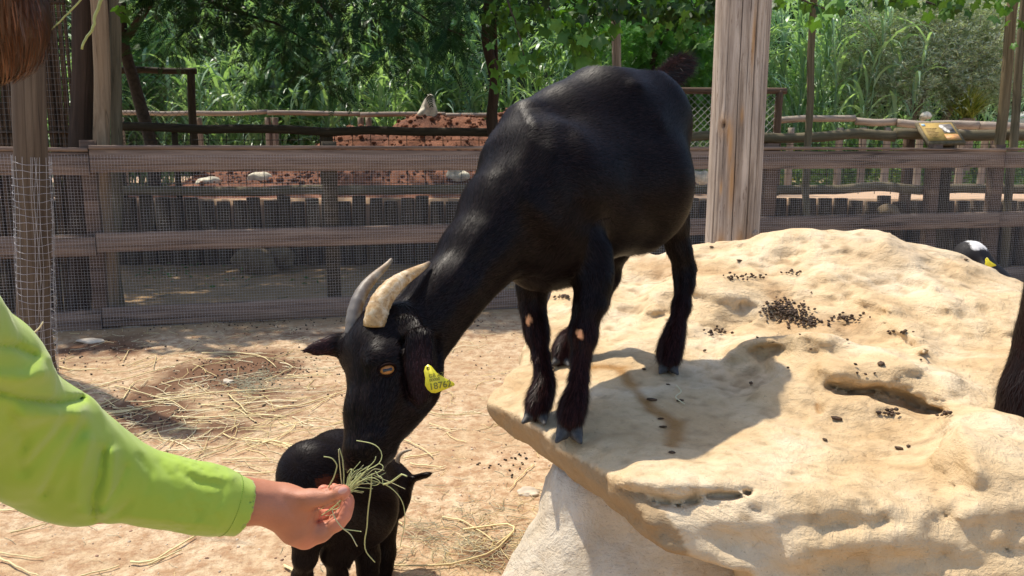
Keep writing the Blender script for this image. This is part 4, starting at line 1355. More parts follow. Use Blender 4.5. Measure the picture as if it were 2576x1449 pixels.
f.chain([J(1012, 1200, 2.43, 14), J(1040, 1203, 2.42, 13), J(1068, 1196, 2.41, 12), J(1083, 1188, 2.41, 6)], k=.012, sq=.4, n=(0, .6, 1))
f.cone(J(965, 1185, 2.47, 12), J(940, 1170, 2.5, 8), k=.012)
for (a, b_, c, e, g) in (((775, 1320, 2.08), (768, 1400, 2.08), (760, 1450, 2.12), (764, 1560, 2.08), (760, 1640, 2.07)),
                         ((850, 1300, 2.12), (838, 1390, 2.16), (850, 1450, 2.2), (850, 1540, 2.17), (848, 1600, 2.16)),
                         ((915, 1320, 2.28), (925, 1400, 2.28), (925, 1440, 2.28), (925, 1500, 2.28), (925, 1545, 2.27)),
                         ((960, 1300, 2.4), (965, 1390, 2.4), (962, 1430, 2.4), (960, 1470, 2.4), (958, 1500, 2.4))):
    near = a[0] < 900
    ra = 40 if near else 44
    f.chain([J(*a, ra), J(*b_, 27), J(*c, 22), J(*e, 14), J(*g, 17)], k=.03)
f.cone(J(862, 1370, 2.2, 34), J(880, 1385, 2.2, 24), k=.03)
f.cone(J(876, 1400, 2.18, 12), J(879, 1432, 2.17, 4), k=.012)
f.cone(J(748, 1290, 2.06, 50), J(775, 1330, 2.08, 42), k=.04)
V, Qd = f.mesh()
V = relax(V, Qd, 2, .5)
kc = np.ones((len(V), 3)) + (np.clip(1 - np.linalg.norm(V - np.array(P(820, 1217, 2.01)), axis=1) / .035, 0, 1)[:, None] > .25) * np.array((9, 3, .6))
link('body', mesh_np('body', V, Qd, True, kc), black_coat, kid)
spot = np.array(P(820, 1217, 2.01))
kcol = lambda p: (1 + (np.abs((p - spot) @ np.array((1, .3, 0))) < .03)[:, None] * (np.abs(p[:, 2] - spot[2]) < .012)[:, None] * np.array((9, 3, .6))) * gen.uniform(.6, 1.5, (len(p), 1))
fur('coat_hair', V, Qd, f.segs, 60000, 0.013, 0.0007, 0.12, black_fur, kid, gen, None, .25, kcol, droop=.3)
horn([J(1004, 1182, 2.44, 8), J(1000, 1160, 2.45, 7), J(1006, 1144, 2.455, 5.5), J(1020, 1135, 2.46, 4), J(1036, 1132, 2.46, 1.8)], kid, 12, rings=.03, dark=lambda t, a: np.full_like(t, .6))
horn([J(975, 1172, 2.49, 8), J(968, 1155, 2.5, 7), J(972, 1140, 2.505, 5.0), J(984, 1131, 2.51, 2)], kid, 12, rings=.03, dark=lambda t, a: np.full_like(t, .6))
for (px, py, Y) in ((760, 1650, 2.07), (848, 1605, 2.16), (925, 1550, 2.27), (958, 1505, 2.4)):
    j, r = J(px, py, Y, 19)
    j[2] = r * .72
    hoofpart(j, (.5, .7, 0), None, r, kid)


# ---------------------------------------------------------------- other goats, mostly outside the frame
def other_goat(base, heading, scale, head, label, coatm, furm, colf, res=.012, nf=25000, flen_=.02, hair_w=.0009, horns=True, hscale=1):
    """generic goat. local: x forward, y left, z up, metres for a 0.7 m goat; head = (x, z, pitch down)"""
    e = empty('goat', base, label, 'goat')
    c, s = math.cos(heading), math.sin(heading)
    R = np.array([[c, -s, 0], [s, c, 0], [0, 0, 1.0]])
    L = lambda x, y, z, r: (np.array(base) + R @ (np.array((x, y, z)) * scale), r * scale)
    hx, hz, hp = head
    jo = [L(-.28, 0, .56, .145), L(0, 0, .54, .165), L(.25, 0, .56, .13)]
    nose = L(hx + .20 * math.cos(hp), 0, hz - .20 * math.sin(hp), .034)
    poll = L(hx, 0, hz, .068)
    allp = [L(x_, y_, z_, 0)[0] for x_ in (-.55, max(.5, hx + .35)) for y_ in (-.25, .25) for z_ in (-.02, 1.05)]
    lo, hi = np.min(allp, 0), np.max(allp, 0)
    f = Field(*[axis((lo[k], hi[k], res)) for k in range(3)])
    f.chain(jo, k=.05 * scale)
    f.chain([poll, L(.5 * hx + .17, 0, .5 * hz + .31, .078), L(.27, 0, .60, .11)], k=.04)
    f.chain([poll, L(hx + .1 * math.cos(hp), 0, hz - .1 * math.sin(hp), .052), nose], k=.02)
    f.cone(L(hx + .03, 0, hz - .055, .045), L(hx + .14 * math.cos(hp), 0, hz - .03 - .13 * math.sin(hp), .03), k=.02)
    for sy in (-1, 1):
        f.chain([L(-.30, sy * .07, .52, .09), L(-.27, sy * .09, .38, .055), L(-.35, sy * .09, .26, .03), L(-.33, sy * .09, .10, .018), L(-.32, sy * .09, .05, .024)], k=.03)
        f.chain([L(.24, sy * .08, .46, .07), L(.25, sy * .085, .32, .04), L(.25, sy * .085, .24, .03), L(.25, sy * .085, .10, .018), L(.26, sy * .085, .05, .024)], k=.03)
        f.chain([L(hx - .01, sy * .06, hz + .0, .022), L(hx - .02, sy * .10, hz - .04, .024), L(hx - .02, sy * .13, hz - .10, .014)], k=.012, sq=.5, n=R @ np.array((1, 0, .3)))
    f.chain([L(-.41, 0, .60, .03), L(-.46, 0, .64, .02), L(-.50, 0, .68, .012)], k=.02)
    V, Qd = f.mesh()
    V = relax(V, Qd, 2, .5)
    loc = (V - np.array(base)) @ R / scale
    link('body', mesh_np('body', V, Qd, True, colf(loc)), coatm, e)
    g2 = np.random.default_rng(8)
    fur('coat_hair', V, Qd, f.segs, nf, flen_, hair_w, .15, furm, e, g2, None, .3, lambda p: colf((p - np.array(base)) @ R / scale), droop=.4)
    if horns:
        for sy in (-1, 1):
            hj = [L(hx + a * 1.0, sy * (.03 + b_), hz + c_, r_) for a, b_, c_, r_ in (((.0, 0, .05, .018), (-.03, .01, .11, .017), (-.08, .02, .15, .014), (-.14, .04, .16, .009), (-.18, .055, .14, .003)) if hscale == 1 else ((.0, 0, .04, .022), (-.02, .005, .065, .020), (-.05, .015, .075, .017), (-.08, .025, .07, .012), (-.10, .035, .055, .004)))]
            horn(hj, e, 14)
    for sy in (-1, 1):
        for x_ in (-.31, .27):
            j, r = L(x_, sy * .087, .03, .028)
            hoofpart(j, R @ np.array((1, 0, 0)), None, r, e)
    return e, L


dark_brown = lambda p: np.ones((len(p), 3)) * (1.5, 1.2, 1.1)
zr = float(rock_h(1.45, 1.75))
g3, L3 = other_goat((1.66, 1.78, .73), math.pi + 0.12, 1.2, (.40, .145, 1.15), 'dark brown goat at the right edge lowering its head to the boulder', coat_mat('dark brown coat', (.010, .006, .006), .8, .05), coat_mat('dark brown hair', (.008, .005, .005), .5, .2), dark_brown, .010, 80000, .03)
wb = coat_mat('white goat coat', (.75, .72, .68), .7, .3)
wh = coat_mat('white goat hair', (.75, .72, .68), .6, .3)


def piebald(p):
    blk = (p[:, 0] > .33) & ~((p[:, 2] > .915) & (p[:, 0] > .44) & (p[:, 0] < .55))
    return np.where(blk[:, None], (.02, .018, .02), (1.0, 1.0, 1.0)) * np.ones((len(p), 3))


pb = P(2515, 640, 3.45)
g4, L4 = other_goat((pb.x + .42, pb.y - .02, .0), math.pi - .1, 1.0, (.53, .875, 0.95), 'white goat with black white-striped head and yellow ear tag, mostly hidden behind the boulder', wb, wh, piebald, .014, 30000, .014, horns=False)
o, ux, uy = plane_frame(2478, 672, 3.28, .1)
ear_tag(g4, o, ux, uy, 24 * 3.3 / 2050, text=False)
# ================================================================== PERSON
skin, nt, b = new_mat('sunlit child skin')
v = objvec(nt)
at = node(nt, 'ShaderNodeAttribute', attribute_name='Col')
n1 = noise(nt, v, 28, 4, .6); n2 = noise(nt, v, 400, 3, .6)
c = mixc(nt, n1, (0.40, 0.15, 0.078), (0.50, 0.21, 0.118))
c = mixc(nt, 1.0, c, at.outputs['Color'], 'MULTIPLY')
nt.links.new(c, b.inputs['Base Color'])
b.inputs['Roughness'].default_value = 0.58
b.inputs['Subsurface Weight'].default_value = 0.06
b.inputs['Subsurface Radius'].default_value = (0.008, 0.003, 0.0015)
b.inputs['Subsurface Scale'].default_value = 0.6
vn_ = node(nt, 'ShaderNodeTexVoronoi', inputs={'Scale': 620.0})
nt.links.new(v, vn_.inputs['Vector'])
p_ = bump(nt, b, n2, 0.4, 0.0010)
bump(nt, b, vn_.outputs['Distance'], 0.25, 0.0008, p_)

person = empty('person', (-0.80, 0.66, 0.0), 'child in lime green long-sleeved top reaching in from the left with a bunch of hay', 'person')
f = Field(axis((-1.15, -0.46, .016), (-0.46, -0.24, .0023)), axis((0.42, 1.14, .016), (1.14, 1.36, .0026)), axis((0.0, 0.66, .016), (0.66, 0.835, .0024), (0.835, 1.62, .016)))


def K(x, y, z, r): return (np.array((x, y, z)), r)


# trunk, head, legs (outside the frame)
f.chain([K(-.78, .66, .78, .115), K(-.78, .66, .95, .095), K(-.76, .67, 1.10, .105)], k=.05)
f.cone(K(-.62, .73, 1.13, .055), K(-.88, .60, 1.13, .055), k=.05)
f.chain([K(-.75, .68, 1.14, .052), K(-.72, .70, 1.27, .045)], k=.03)
hd = np.array(P(-205, -95, .78))
f.cone((hd + (0, 0, .01), .088), k=.02)
f.cone((hd + (.015, .055, -.055), .040), (hd + (0, 0, -.02), .07), k=.03)
f.cone((hd + (.01, .098, -.02), .010), (hd + (.01, .086, .012), .010), k=.012)
for s in (-1, 1):
    f.chain([K(-.78 + s * .045, .66 - s * .07, .74, .085), K(-.76 + s * .05, .68 - s * .08, .42, .055), K(-.78 + s * .05, .66 - s * .08, .08, .036)], k=.03)
    f.cone(K(-.79 + s * .05, .65 - s * .08, .045, .038), K(-.68 + s * .05, .72 - s * .08, .035, .032), k=.02)
# other arm hangs down
f.chain([K(-.90, .58, 1.12, .05), K(-.96, .54, .92, .038), K(-.93, .58, .74, .03), K(-.92, .60, .68, .034)], k=.03)
# reaching arm
f.chain([J(-190, 800, .80, 120), J(130, 1150, 1.03, 86), J(250, 1225, 1.10, 78), J(480, 1258, 1.17, 58), J(600, 1262, 1.20, 50), J(640, 1262, 1.215, 44)], k=.03)
# hand: wrist, palm seen from the thumb side
H_ = lambda x_, y_, Y, r: J(631.4 + .2919 * x_, 1026 + .2919 * y_, Y, r * .2919)
f.chain([J(630, 1262, 1.212, 43), H_(120, 815, 1.225, 150), H_(270, 870, 1.235, 165)], k=.02)
f.cone(H_(270, 880, 1.245, 165), H_(430, 1000, 1.250, 165), k=.02)
f.cone(H_(400, 1040, 1.250, 140), H_(470, 1110, 1.255, 92), k=.02)
f.cone(H_(300, 800, 1.235, 130), H_(450, 850, 1.240, 130), k=.02)
f.cone(H_(440, 930, 1.285, 140), H_(330, 850, 1.265, 130), k=.02)
f.cone(H_(430, 1060, 1.300, 110), H_(300, 900, 1.28, 110), k=.02)
# thumb
f.chain([H_(380, 790, 1.228, 92), H_(520, 785, 1.222, 74), H_(640, 775, 1.222, 66), H_(760, 735, 1.222, 60), H_(805, 722, 1.224, 50)], k=.012)
# forefinger
f.chain([H_(470, 1110, 1.250, 92), H_(600, 1068, 1.248, 82), H_(740, 985, 1.250, 66), H_(798, 920, 1.252, 59), H_(822, 850, 1.256, 51), H_(832, 795, 1.262, 43), H_(832, 778, 1.264, 39)], k=.010)
# middle, ring and little finger curl behind
f.chain([H_(450, 1060, 1.285, 88), H_(590, 990, 1.290, 74), H_(700, 900, 1.295, 66), H_(745, 800, 1.290, 58), H_(715, 715, 1.280, 54), H_(700, 700, 1.277, 50)], k=.006)
f.chain([H_(430, 1030, 1.315, 82), H_(540, 960, 1.322, 68), H_(640, 880, 1.324, 62), H_(668, 780, 1.312, 56), H_(632, 722, 1.298, 52), H_(622, 715, 1.294, 48)], k=.006)
f.chain([H_(410, 990, 1.340, 72), H_(500, 930, 1.348, 58), H_(570, 880, 1.346, 52), H_(590, 820, 1.334, 46), H_(570, 790, 1.324, 42)], k=.006)
f.cone(H_(610, 862, 1.228, 20), H_(745, 850, 1.232, 30), k=.008, op='s')
# fingertips lying in the hollow of the hand, creases
f.cone(H_(590, 915, 1.262, 34), H_(660, 900, 1.270, 30), k=.010)
hl = lambda *q: [(631.4 + .2919 * a, 1026 + .2919 * b_) for a, b_ in q]
f.emboss([(hl((772, 785), (768, 860), (738, 935), (660, 962), (578, 978)), .0032, 4, 1.27), (hl((686, 640), (690, 705)), .004, 3.5, 1.4), (hl((600, 700), (650, 720), (700, 712)), .002, 3, 1.4), (hl((530, 880), (600, 850), (700, 808), (790, 770)), .0030, 3, 1.26), (hl((690, 735), (700, 765), (690, 790)), .0009, 2, 1.25), (hl((700, 735), (712, 765), (704, 785)), .0009, 2, 1.25), (hl((545, 880), (520, 930), (500, 980)), .0022, 4, 1.27), (hl((640, 985), (660, 1010), (655, 1060)), .0012, 3, 1.3), (hl((740, 940), (790, 935)), .0014, 3, 1.3), (hl((250, 760), (330, 850), (400, 960)), .0012, 12, 1.3), (hl((10, 700), (30, 800), (20, 900)), .0012, 4, 1.3), (hl((560, 905), (545, 960), (580, 990)), .002, 4, 1.27), (hl((725, 1015), (745, 985), (735, 940)), .0010, 3, 1.3), (hl((800, 900), (830, 880), (860, 890)), .0009, 3, 1.3),
          (hl((640, 730), (650, 780), (640, 815)), .0008, 4, 1.26), (hl((300, 720), (420, 760), (520, 760)), -.0015, 12, 1.26), (hl((560, 985), (590, 960), (600, 930)), .001, 3, 1.3), (hl((0, 720), (250, 740), (400, 760)), -.001, 12, 1.26)], .012)
V, Qd = f.mesh()
V = relax(V, Qd, 1, .4)
pk = np.zeros(len(V))
for q, r in ((H_(826, 790, 1.26, 1), .028), (H_(815, 722, 1.222, 1), .016), (H_(700, 700, 1.277, 1), .02), (H_(625, 715, 1.29, 1), .02), (H_(790, 930, 1.25, 1), .025), (H_(620, 910, 1.27, 1), .03), (H_(480, 1150, 1.25, 1), .03)):
    pk = np.maximum(pk, np.clip(1.3 - np.linalg.norm(V - q[0], axis=1) / r, 0, 1))
sc_ = 1 + pk[:, None] * np.array((.42, .28, .42))
link('body', mesh_np('body', V, Qd, True, sc_), skin, person)
# thumb nail
nail_m = plain_mat('fingernail', (0.62, 0.31, 0.24), 0.3, var=0.06, spec=.5)


def nail(cx, cy, Y, ang, a, b_, back, parent, tx=0.0):
    o, x_, y_ = plane_frame(631.4 + .2919 * cx, 1026 + .2919 * cy, Y, ang)
    z_ = np.cross(x_, y_); s = Y / 2050 * .2919
    g = np.linspace(-1, 1, 9)
    uu, vv = np.meshgrid(g, g, indexing='ij')
    # round the square off
    U = uu * np.sqrt(1 - vv ** 2 / 2); W_ = vv * np.sqrt(1 - uu ** 2 / 2)
    z = -0.35 * W_ ** 2 - 0.12 * U ** 2
    Vn = o + s * (a * U[..., None] * x_ + b_ * W_[..., None] * y_ + b_ * z[..., None] * z_)
    i, j = np.meshgrid(np.arange(8), np.arange(8), indexing='ij')
    Q_ = np.stack([i * 9 + j, (i + 1) * 9 + j, (i + 1) * 9 + j + 1, i * 9 + j + 1], -1).reshape(-1, 4)
    link('fingernail', mesh_np('fingernail', Vn.reshape(-1, 3), Q_), nail_m, parent)


nail(790, 712, 1.1895, 0.25, 42, 29, 0, person)

# green top: sleeve with folds, trunk
top, nt, b = new_mat('lime green cotton jersey')
v = objvec(nt)
n1 = noise(nt, v, 6, 4, .6); n2 = noise(nt, v, 900, 2, .5)
vo = node(nt, 'ShaderNodeTexVoronoi', feature='SMOOTH_F1', inputs={'Scale': 85.0})
nt.links.new(v, vo.inputs['Vector'])
at = node(nt, 'ShaderNodeAttribute', attribute_name='Col')
sp = nt.nodes.new('ShaderNodeSeparateColor'); nt.links.new(at.outputs['Color'], sp.inputs[0])
c = mixc(nt, n1, (0.31, 0.44, 0.050), (0.38, 0.51, 0.070))
nt.links.new(c, b.inputs['Base Color'])
b.inputs['Roughness'].default_value = 0.85
b.inputs['Specular IOR Level'].default_value = 0.2
b.inputs['Sheen Weight'].default_value = 0.25
p_ = bump(nt, b, n2, 0.25, 0.0006)
ml = node(nt, 'ShaderNodeMath', operation='MULTIPLY'); nt.links.new(vo.outputs['Distance'], ml.inputs[0]); nt.links.new(sp.outputs[0], ml.inputs[1])
bump(nt, b, ml.outputs[0], 0.55, 0.004, p_)

f = Field(axis((-1.06, -0.68, .014), (-0.68, -0.385, .0038)), axis((0.44, 0.78, .012), (0.78, 1.32, .0042)), axis((0.66, 1.24, .0038)))
f.chain([K(-.78, .66, .70, .150), K(-.78, .66, .95, .122), K(-.76, .67, 1.10, .118)], k=.05)
f.cone(K(-.62, .73, 1.13, .066), K(-.88, .60, 1.13, .066), k=.05)
f.chain([K(-.90, .58, 1.12, .062), K(-.96, .54, .92, .052), K(-.93, .58, .72, .046)], k=.03)
f.chain([J(-230, 800, .80, 195), J(-60, 955, .90, 152), J(60, 1095, .99, 140), J(180, 1160, 1.06, 126), J(300, 1206, 1.10, 90), J(420, 1236, 1.135, 80), J(520, 1255, 1.16, 75), J(600, 1274, 1.185, 71)], k=.03)
f.cone(J(190, 1212, 1.06, 80), J(120, 1150, 1.04, 104), k=.05)
f.cone(J(20, 905, .97, 34), J(80, 915, 1.00, 22), k=.02)
f.cone(J(100, 1015, .985, 32), J(190, 1040, 1.04, 38), k=.025)
xx, yy, zz = np.meshgrid(f.X, f.Y, f.Z, indexing='ij')
nearb = np.abs(f.F) < .03
q = np.stack([xx[nearb], yy[nearb], zz[nearb]], -1)
f.F[nearb] += (.0028 * fbm(q * 16, 3) + .0022 * fbm(q * np.array([40, 40, 12]), 2)).astype(np.float32)
f.emboss([([(-20, 980), (60, 1004), (150, 1014), (205, 1004)], .010, 8, 2), ([(0, 950), (60, 955), (110, 940)], -.010, 20, 2), ([(60, 1045), (140, 1048), (200, 1040)], -.008, 20, 2), ([(0, 868), (40, 872), (85, 893)], .008, 9, 2),
          ([(258, 1135), (250, 1200), (232, 1250), (236, 1300)], .009, 10, 2), ([(285, 1140), (278, 1200), (262, 1290)], -.008, 14, 2), ([(318, 1175), (300, 1220), (262, 1275)], .005, 7, 2), ([(225, 1110), (200, 1190), (190, 1260)], -.007, 16, 2),
          ([(205, 1080), (150, 1160), (110, 1240)], .006, 13, 2), ([(170, 1060), (110, 1130), (60, 1190)], .005, 12, 2), ([(130, 1080), (60, 1150)], -.005, 14, 2), ([(250, 1312), (300, 1290), (330, 1262)], .004, 8, 2), ([(20, 1040), (60, 1100), (50, 1180)], .005, 14, 2),
          ([(350, 1150), (380, 1190), (370, 1230)], .003, 9, 2), ([(400, 1165), (430, 1200), (440, 1250)], .003, 10, 2), ([(450, 1185), (500, 1215), (560, 1222)], .003, 9, 2), ([(480, 1180), (520, 1200), (585, 1202)], -.003, 9, 2), ([(560, 1240), (540, 1290), (560, 1330)], .003, 9, 2),
          ([(480, 1260), (500, 1300)], .0025, 10, 2), ([(330, 1300), (420, 1310), (520, 1320)], -.003, 10, 2), ([(120, 900), (90, 930)], -.003, 10, 2), ([(200, 1290), (280, 1302)], -.004, 12, 2)])
# cut the cuff open: hollow it and end it in a clean plane
ca = np.array(P(608, 1276, 1.187)); cdir = np.array(P(608, 1276, 1.187)) - np.array(P(520, 1257, 1.16)); cdir /= np.linalg.norm(cdir)
pl_ = (xx - ca[0]) * cdir[0] + (yy - ca[1]) * cdir[1] + (zz - ca[2]) * cdir[2]
f.F = np.maximum(f.F, (pl_ - .004).astype(np.float32))
f.cone((ca - cdir * .05, .0365), (ca + cdir * .03, .0385), k=.003, op='s')
V, Qd = f.mesh()
V = relax(V, Qd, 2, .5)
d = np.abs((V - ca) @ cdir + .088)
emb = np.clip(1.4 - d / .05, 0, 1) * (V[:, 2] > ca[2] - .02)
jersey = link('long_sleeved_top', mesh_np('long_sleeved_top', V, Qd, True, np.stack([emb, emb, emb], -1)), top, person)
# hem seam: fine stitches round the cuff
bag = Bag()
x_ = np.cross(cdir, (0, 0, 1.0)); x_ /= np.linalg.norm(x_); y_ = np.cross(x_, cdir)
from mathutils.bvhtree import BVHTree
bvh = BVHTree.FromPolygons([tuple(p) for p in V], [tuple(int(i) for i in t) for t in Qd])
for k in range(90):
    a = k / 90 * 2 * math.pi
    o = ca - cdir * .022
    dr = math.cos(a) * x_ + math.sin(a) * y_
    hit = bvh.ray_cast(Vector(o + dr * .09), Vector(-dr), .09)
    if hit[0] is None: continue
    h = np.array(hit[0]) + dr * .0004
    t2 = np.cross(cdir, dr)
    bag.tube([h - t2 * .0011, h + t2 * .0011], .00045, 4, col=(1, 1, 1))
stm = plain_mat('green thread', (.20, .34, .03), .8, var=.1)
link('hem_stitching', bag.mesh('hem_stitching'), stm, jersey).__setitem__('kind', 'stuff')
# trousers
f = Field(axis((-1.0, -.58, .014)), axis((.44, .88, .014)), axis((.06, .84, .014)))
f.cone(K(-.78, .66, .80, .135), K(-.78, .66, .72, .14), k=.05)
for s in (-1, 1):
    f.chain([K(-.78 + s * .045, .66 - s * .07, .74, .10), K(-.76 + s * .05, .68 - s * .08, .42, .075), K(-.78 + s * .05, .66 - s * .08, .12, .06)], k=.03)
V, Qd = f.mesh()
link('trousers', mesh_np('trousers', relax(V, Qd, 1), Qd), plain_mat('blue denim', (.08, .12, .2), .8, bmp=.3), person)
# hair: cap and strands
hair_m, nt, b = new_mat('auburn hair')
at = node(nt, 'ShaderNodeAttribute', attribute_name='Col')
nt.links.new(at.outputs['Color'], b.inputs['Base Color'])
b.inputs['Roughness'].default_value = .4
bag = Bag()
gen = np.random.default_rng(4)
f = Field(axis((-.95, -.38, .008)), axis((.6, .95, .008)), axis((1.2, 1.65, .008)))
f.cone((hd + (-.005, -.008, .018), .098), (hd + (-.03, -.03, -.03), .095), k=.02)
hj = [hd + (.02, -.02, .01), hd + (.045, .012, -.045)]
f.cone((hj[0], .085), (hj[1], .058), k=.03)
f.cone((hd + (-.05, -.06, -.02), .06), (hd + (-.07, -.08, -.2), .045), k=.04)
Vh, Qh = f.mesh()
Vh = relax(Vh, Qh, 2)
hc = np.array((.10, .034, .010))
hr = link('hair', mesh_np('hair', Vh, Qh, True, np.ones((len(Vh), 1)) * hc * .6), hair_m, person)
N_, A_h = face_normals(Vh, Qh)
for k in gen.choice(len(Qh), 9000, p=A_h / A_h.sum()):
    p = Vh[Qh[k]].mean(0); n = N_[k]
    dn = np.array((.15, .1, -1.0)); dn = dn - n * (dn @ n)
    if np.linalg.norm(dn) < .2: dn = np.array((.6, .3, -.3)); dn = dn - n * (dn @ n)
    dn /= np.linalg.norm(dn)
    w = np.cross(n, dn) * .0006
    L = .028
    c = hc * gen.uniform(.5, 1.9)
    a, m_, e = p + n * .001, p + dn * L * .6 + n * .003, p + dn * L + n * .002
    bag.add([a - w, a + w, m_ + w, m_ - w], [[0, 1, 2, 3]], None, c)
    bag.add([m_ - w, m_ + w, e], None, [[0, 1, 2]], c)
tag(link('hair_strands', bag.mesh('hair_strands', False), hair_m, hr), kind='stuff')

# ================================================================== HAY IN THE HAND
hay_m = plain_mat('fresh green hay', (1, 1, 1), .55, var=.12, sc=60, attr=True, spec=.35)
hay = empty('hay_bunch', tuple(P(868, 1240, 1.25)), 'small bunch of pale green hay held between thumb and fingers under the goat muzzle', 'hay')
h = lambda *q: [(631.4 + .2919 * a, 1026 + .2919 * b_) for a, b_ in q]
ST = [(h((800, 800), (770, 560), (755, 360)), 1.25, 1.24, 5.0), (h((800, 660), (800, 560), (790, 440), (762, 350)), 1.25, 1.25, 5.5),
      (h((660, 700), (720, 590), (745, 490), (700, 430), (625, 420)), 1.24, 1.23, 6.0),
      (h((740, 810), (850, 700), (930, 590), (1000, 530), (1110, 490), (1140, 400), (1100, 325), (1030, 300), (910, 282)), 1.255, 1.27, 4.8),
      (h((780, 760), (900, 640), (980, 560), (1010, 510), (1065, 465), (1078, 420)), 1.255, 1.25, 5.0),
      (h((800, 760), (930, 640), (1040, 570), (1130, 545), (1155, 500), (1100, 480)), 1.26, 1.28, 4.2),
      (h((830, 730), (900, 650), (1040, 590), (1130, 640), (1060, 680), (1000, 640), (950, 600)), 1.26, 1.27, 4.2),
      (h((1040, 570), (1035, 700), (1010, 850), (1000, 1040), (975, 1160), (990, 1250), (1070, 1330)), 1.27, 1.30, 6.5),
      (h((900, 590), (1010, 620), (1150, 650), (1250, 720), (1310, 810), (1330, 920), (1320, 1040), (1285, 1205)), 1.27, 1.29, 4.6),
      (h((1040, 570), (1100, 600), (1200, 640), (1330, 700)), 1.28, 1.27, 4.0),
      (h((1140, 660), (1200, 645), (1300, 570), (1345, 590)), 1.26, 1.24, 8.5), (h((1300, 570), (1240, 620), (1170, 660)), 1.255, 1.26, 7.5),
      (h((640, 900), (740, 830), (840, 720), (930, 620)), 1.245, 1.255, 4.6), (h((600, 930), (700, 870), (790, 790), (860, 700)), 1.248, 1.26, 4.2), (h((620, 860), (700, 840), (760, 780), (870, 640), (950, 560)), 1.246, 1.26, 4.6),
      (h((700, 880), (720, 950), (780, 1030), (860, 1090), (915, 1195)), 1.215, 1.20, 5.2), (h((800, 1045), (870, 1055), (950, 1065)), 1.21, 1.20, 5.2), (h((700, 880), (740, 870), (765, 850), (745, 820)), 1.235, 1.24, 4.0),
      (h((830, 700), (870, 560), (860, 520), (830, 560)), 1.26, 1.27, 4.2), (h((830, 690), (850, 600), (900, 540), (960, 520)), 1.26, 1.28, 4.2), (h((850, 700), (960, 620), (1060, 520), (1150, 540)), 1.262, 1.28, 4.0),
      (h((820, 700), (840, 610), (870, 520), (885, 545)), 1.26, 1.275, 4.5), (h((840, 720), (900, 600), (920, 560), (1020, 500)), 1.262, 1.27, 4.2), (h((1070, 545), (1100, 590), (1130, 600), (1140, 660)), 1.27, 1.26, 5.0),
      (h((570, 885), (640, 855), (740, 800)), 1.245, 1.25, 3.6), (h((640, 930), (720, 920), (740, 870)), 1.25, 1.245, 3.4), (h((880, 700), (1000, 620), (1100, 590), (1160, 560)), 1.262, 1.29, 3.8)]
for k in range(30):
    a = rng.uniform(-.6, .6)
    x0, y0 = 800 + rng.uniform(-20, 30), 740 + rng.uniform(-20, 25)
    L = rng.uniform(120, 300)
    ST.append((h((x0 - 60, y0 + 60), (x0, y0), (x0 + L * .5 * math.cos(a + .9), y0 - L * .5 * math.sin(a + .9)), (x0 + L * math.cos(a + .6), y0 - L * math.sin(a + .6))), 1.26, 1.262 + rng.uniform(0, .03), 3.6))
for path, Y0, Y1, r in ST:
    n = len(path)
    w = [tuple(P(px, py, Y0 + (Y1 - Y0) * i / (n - 1))) for i, (px, py) in enumerate(path)]
    pp = bendy(w, 22, .0006)
    pp[1:-1] = .5 * pp[1:-1] + .25 * (pp[:-2] + pp[2:])
    g = rng.uniform(.8, 1.12)
    rr_ = r * .2919 * 1.25 / 2050 * np.linspace(1.05, .8, len(pp))
    t = link('hay_stem', Bag().tube(pp, rr_ * 1.0, 6, col=np.array((.50, .52, .23)) * g if rng.random() < .7 else np.array((.62, .58, .30)) * g).mesh('hay_stem'), hay_m, hay)
# one loose stem caught on the wire-wrapped post
w = [tuple(P(px, py, 3.9)) for px, py in ((48, 858), (75, 845), (100, 825), (108, 810))]
tag(link('straw_stalk', Bag().tube(bendy(w, 10, .001), .004, 4, col=(.75, .66, .38)).mesh('straw_stalk'), straw_mat), 'pale straw stalk caught in the wire round the left post', 'straw')
# ================================================================== FENCES, POSTS
fence_wood = wood_mat('purple brown fence board', (0.135, 0.092, 0.070), (0.38, 0.285, 0.215), 0, crack=.7)
post_wood = wood_mat('brown post wood', (0.08, 0.05, 0.035), (0.20, 0.14, 0.10), 2)
dark_wood = wood_mat('dark shaded log', (0.035, 0.028, 0.018), (0.10, 0.08, 0.05), 2)
grey_wood = wood_mat('silver grey weathered wood', (0.22, 0.175, 0.135), (0.50, 0.42, 0.34), 2)
grey_wood_x = wood_mat('silver grey rail', (0.25, 0.20, 0.16), (0.55, 0.47, 0.38), 2)
olive_wood = wood_mat('greenish grey log', (0.10, 0.085, 0.05), (0.26, 0.22, 0.14), 2)
wire_mat = plain_mat('galvanised wire', (0.46, 0.43, 0.42), 0.6, .1, var=.15, sc=4)
dark_wire = plain_mat('rusty dark wire', (0.03, 0.024, 0.02), .7, .2)


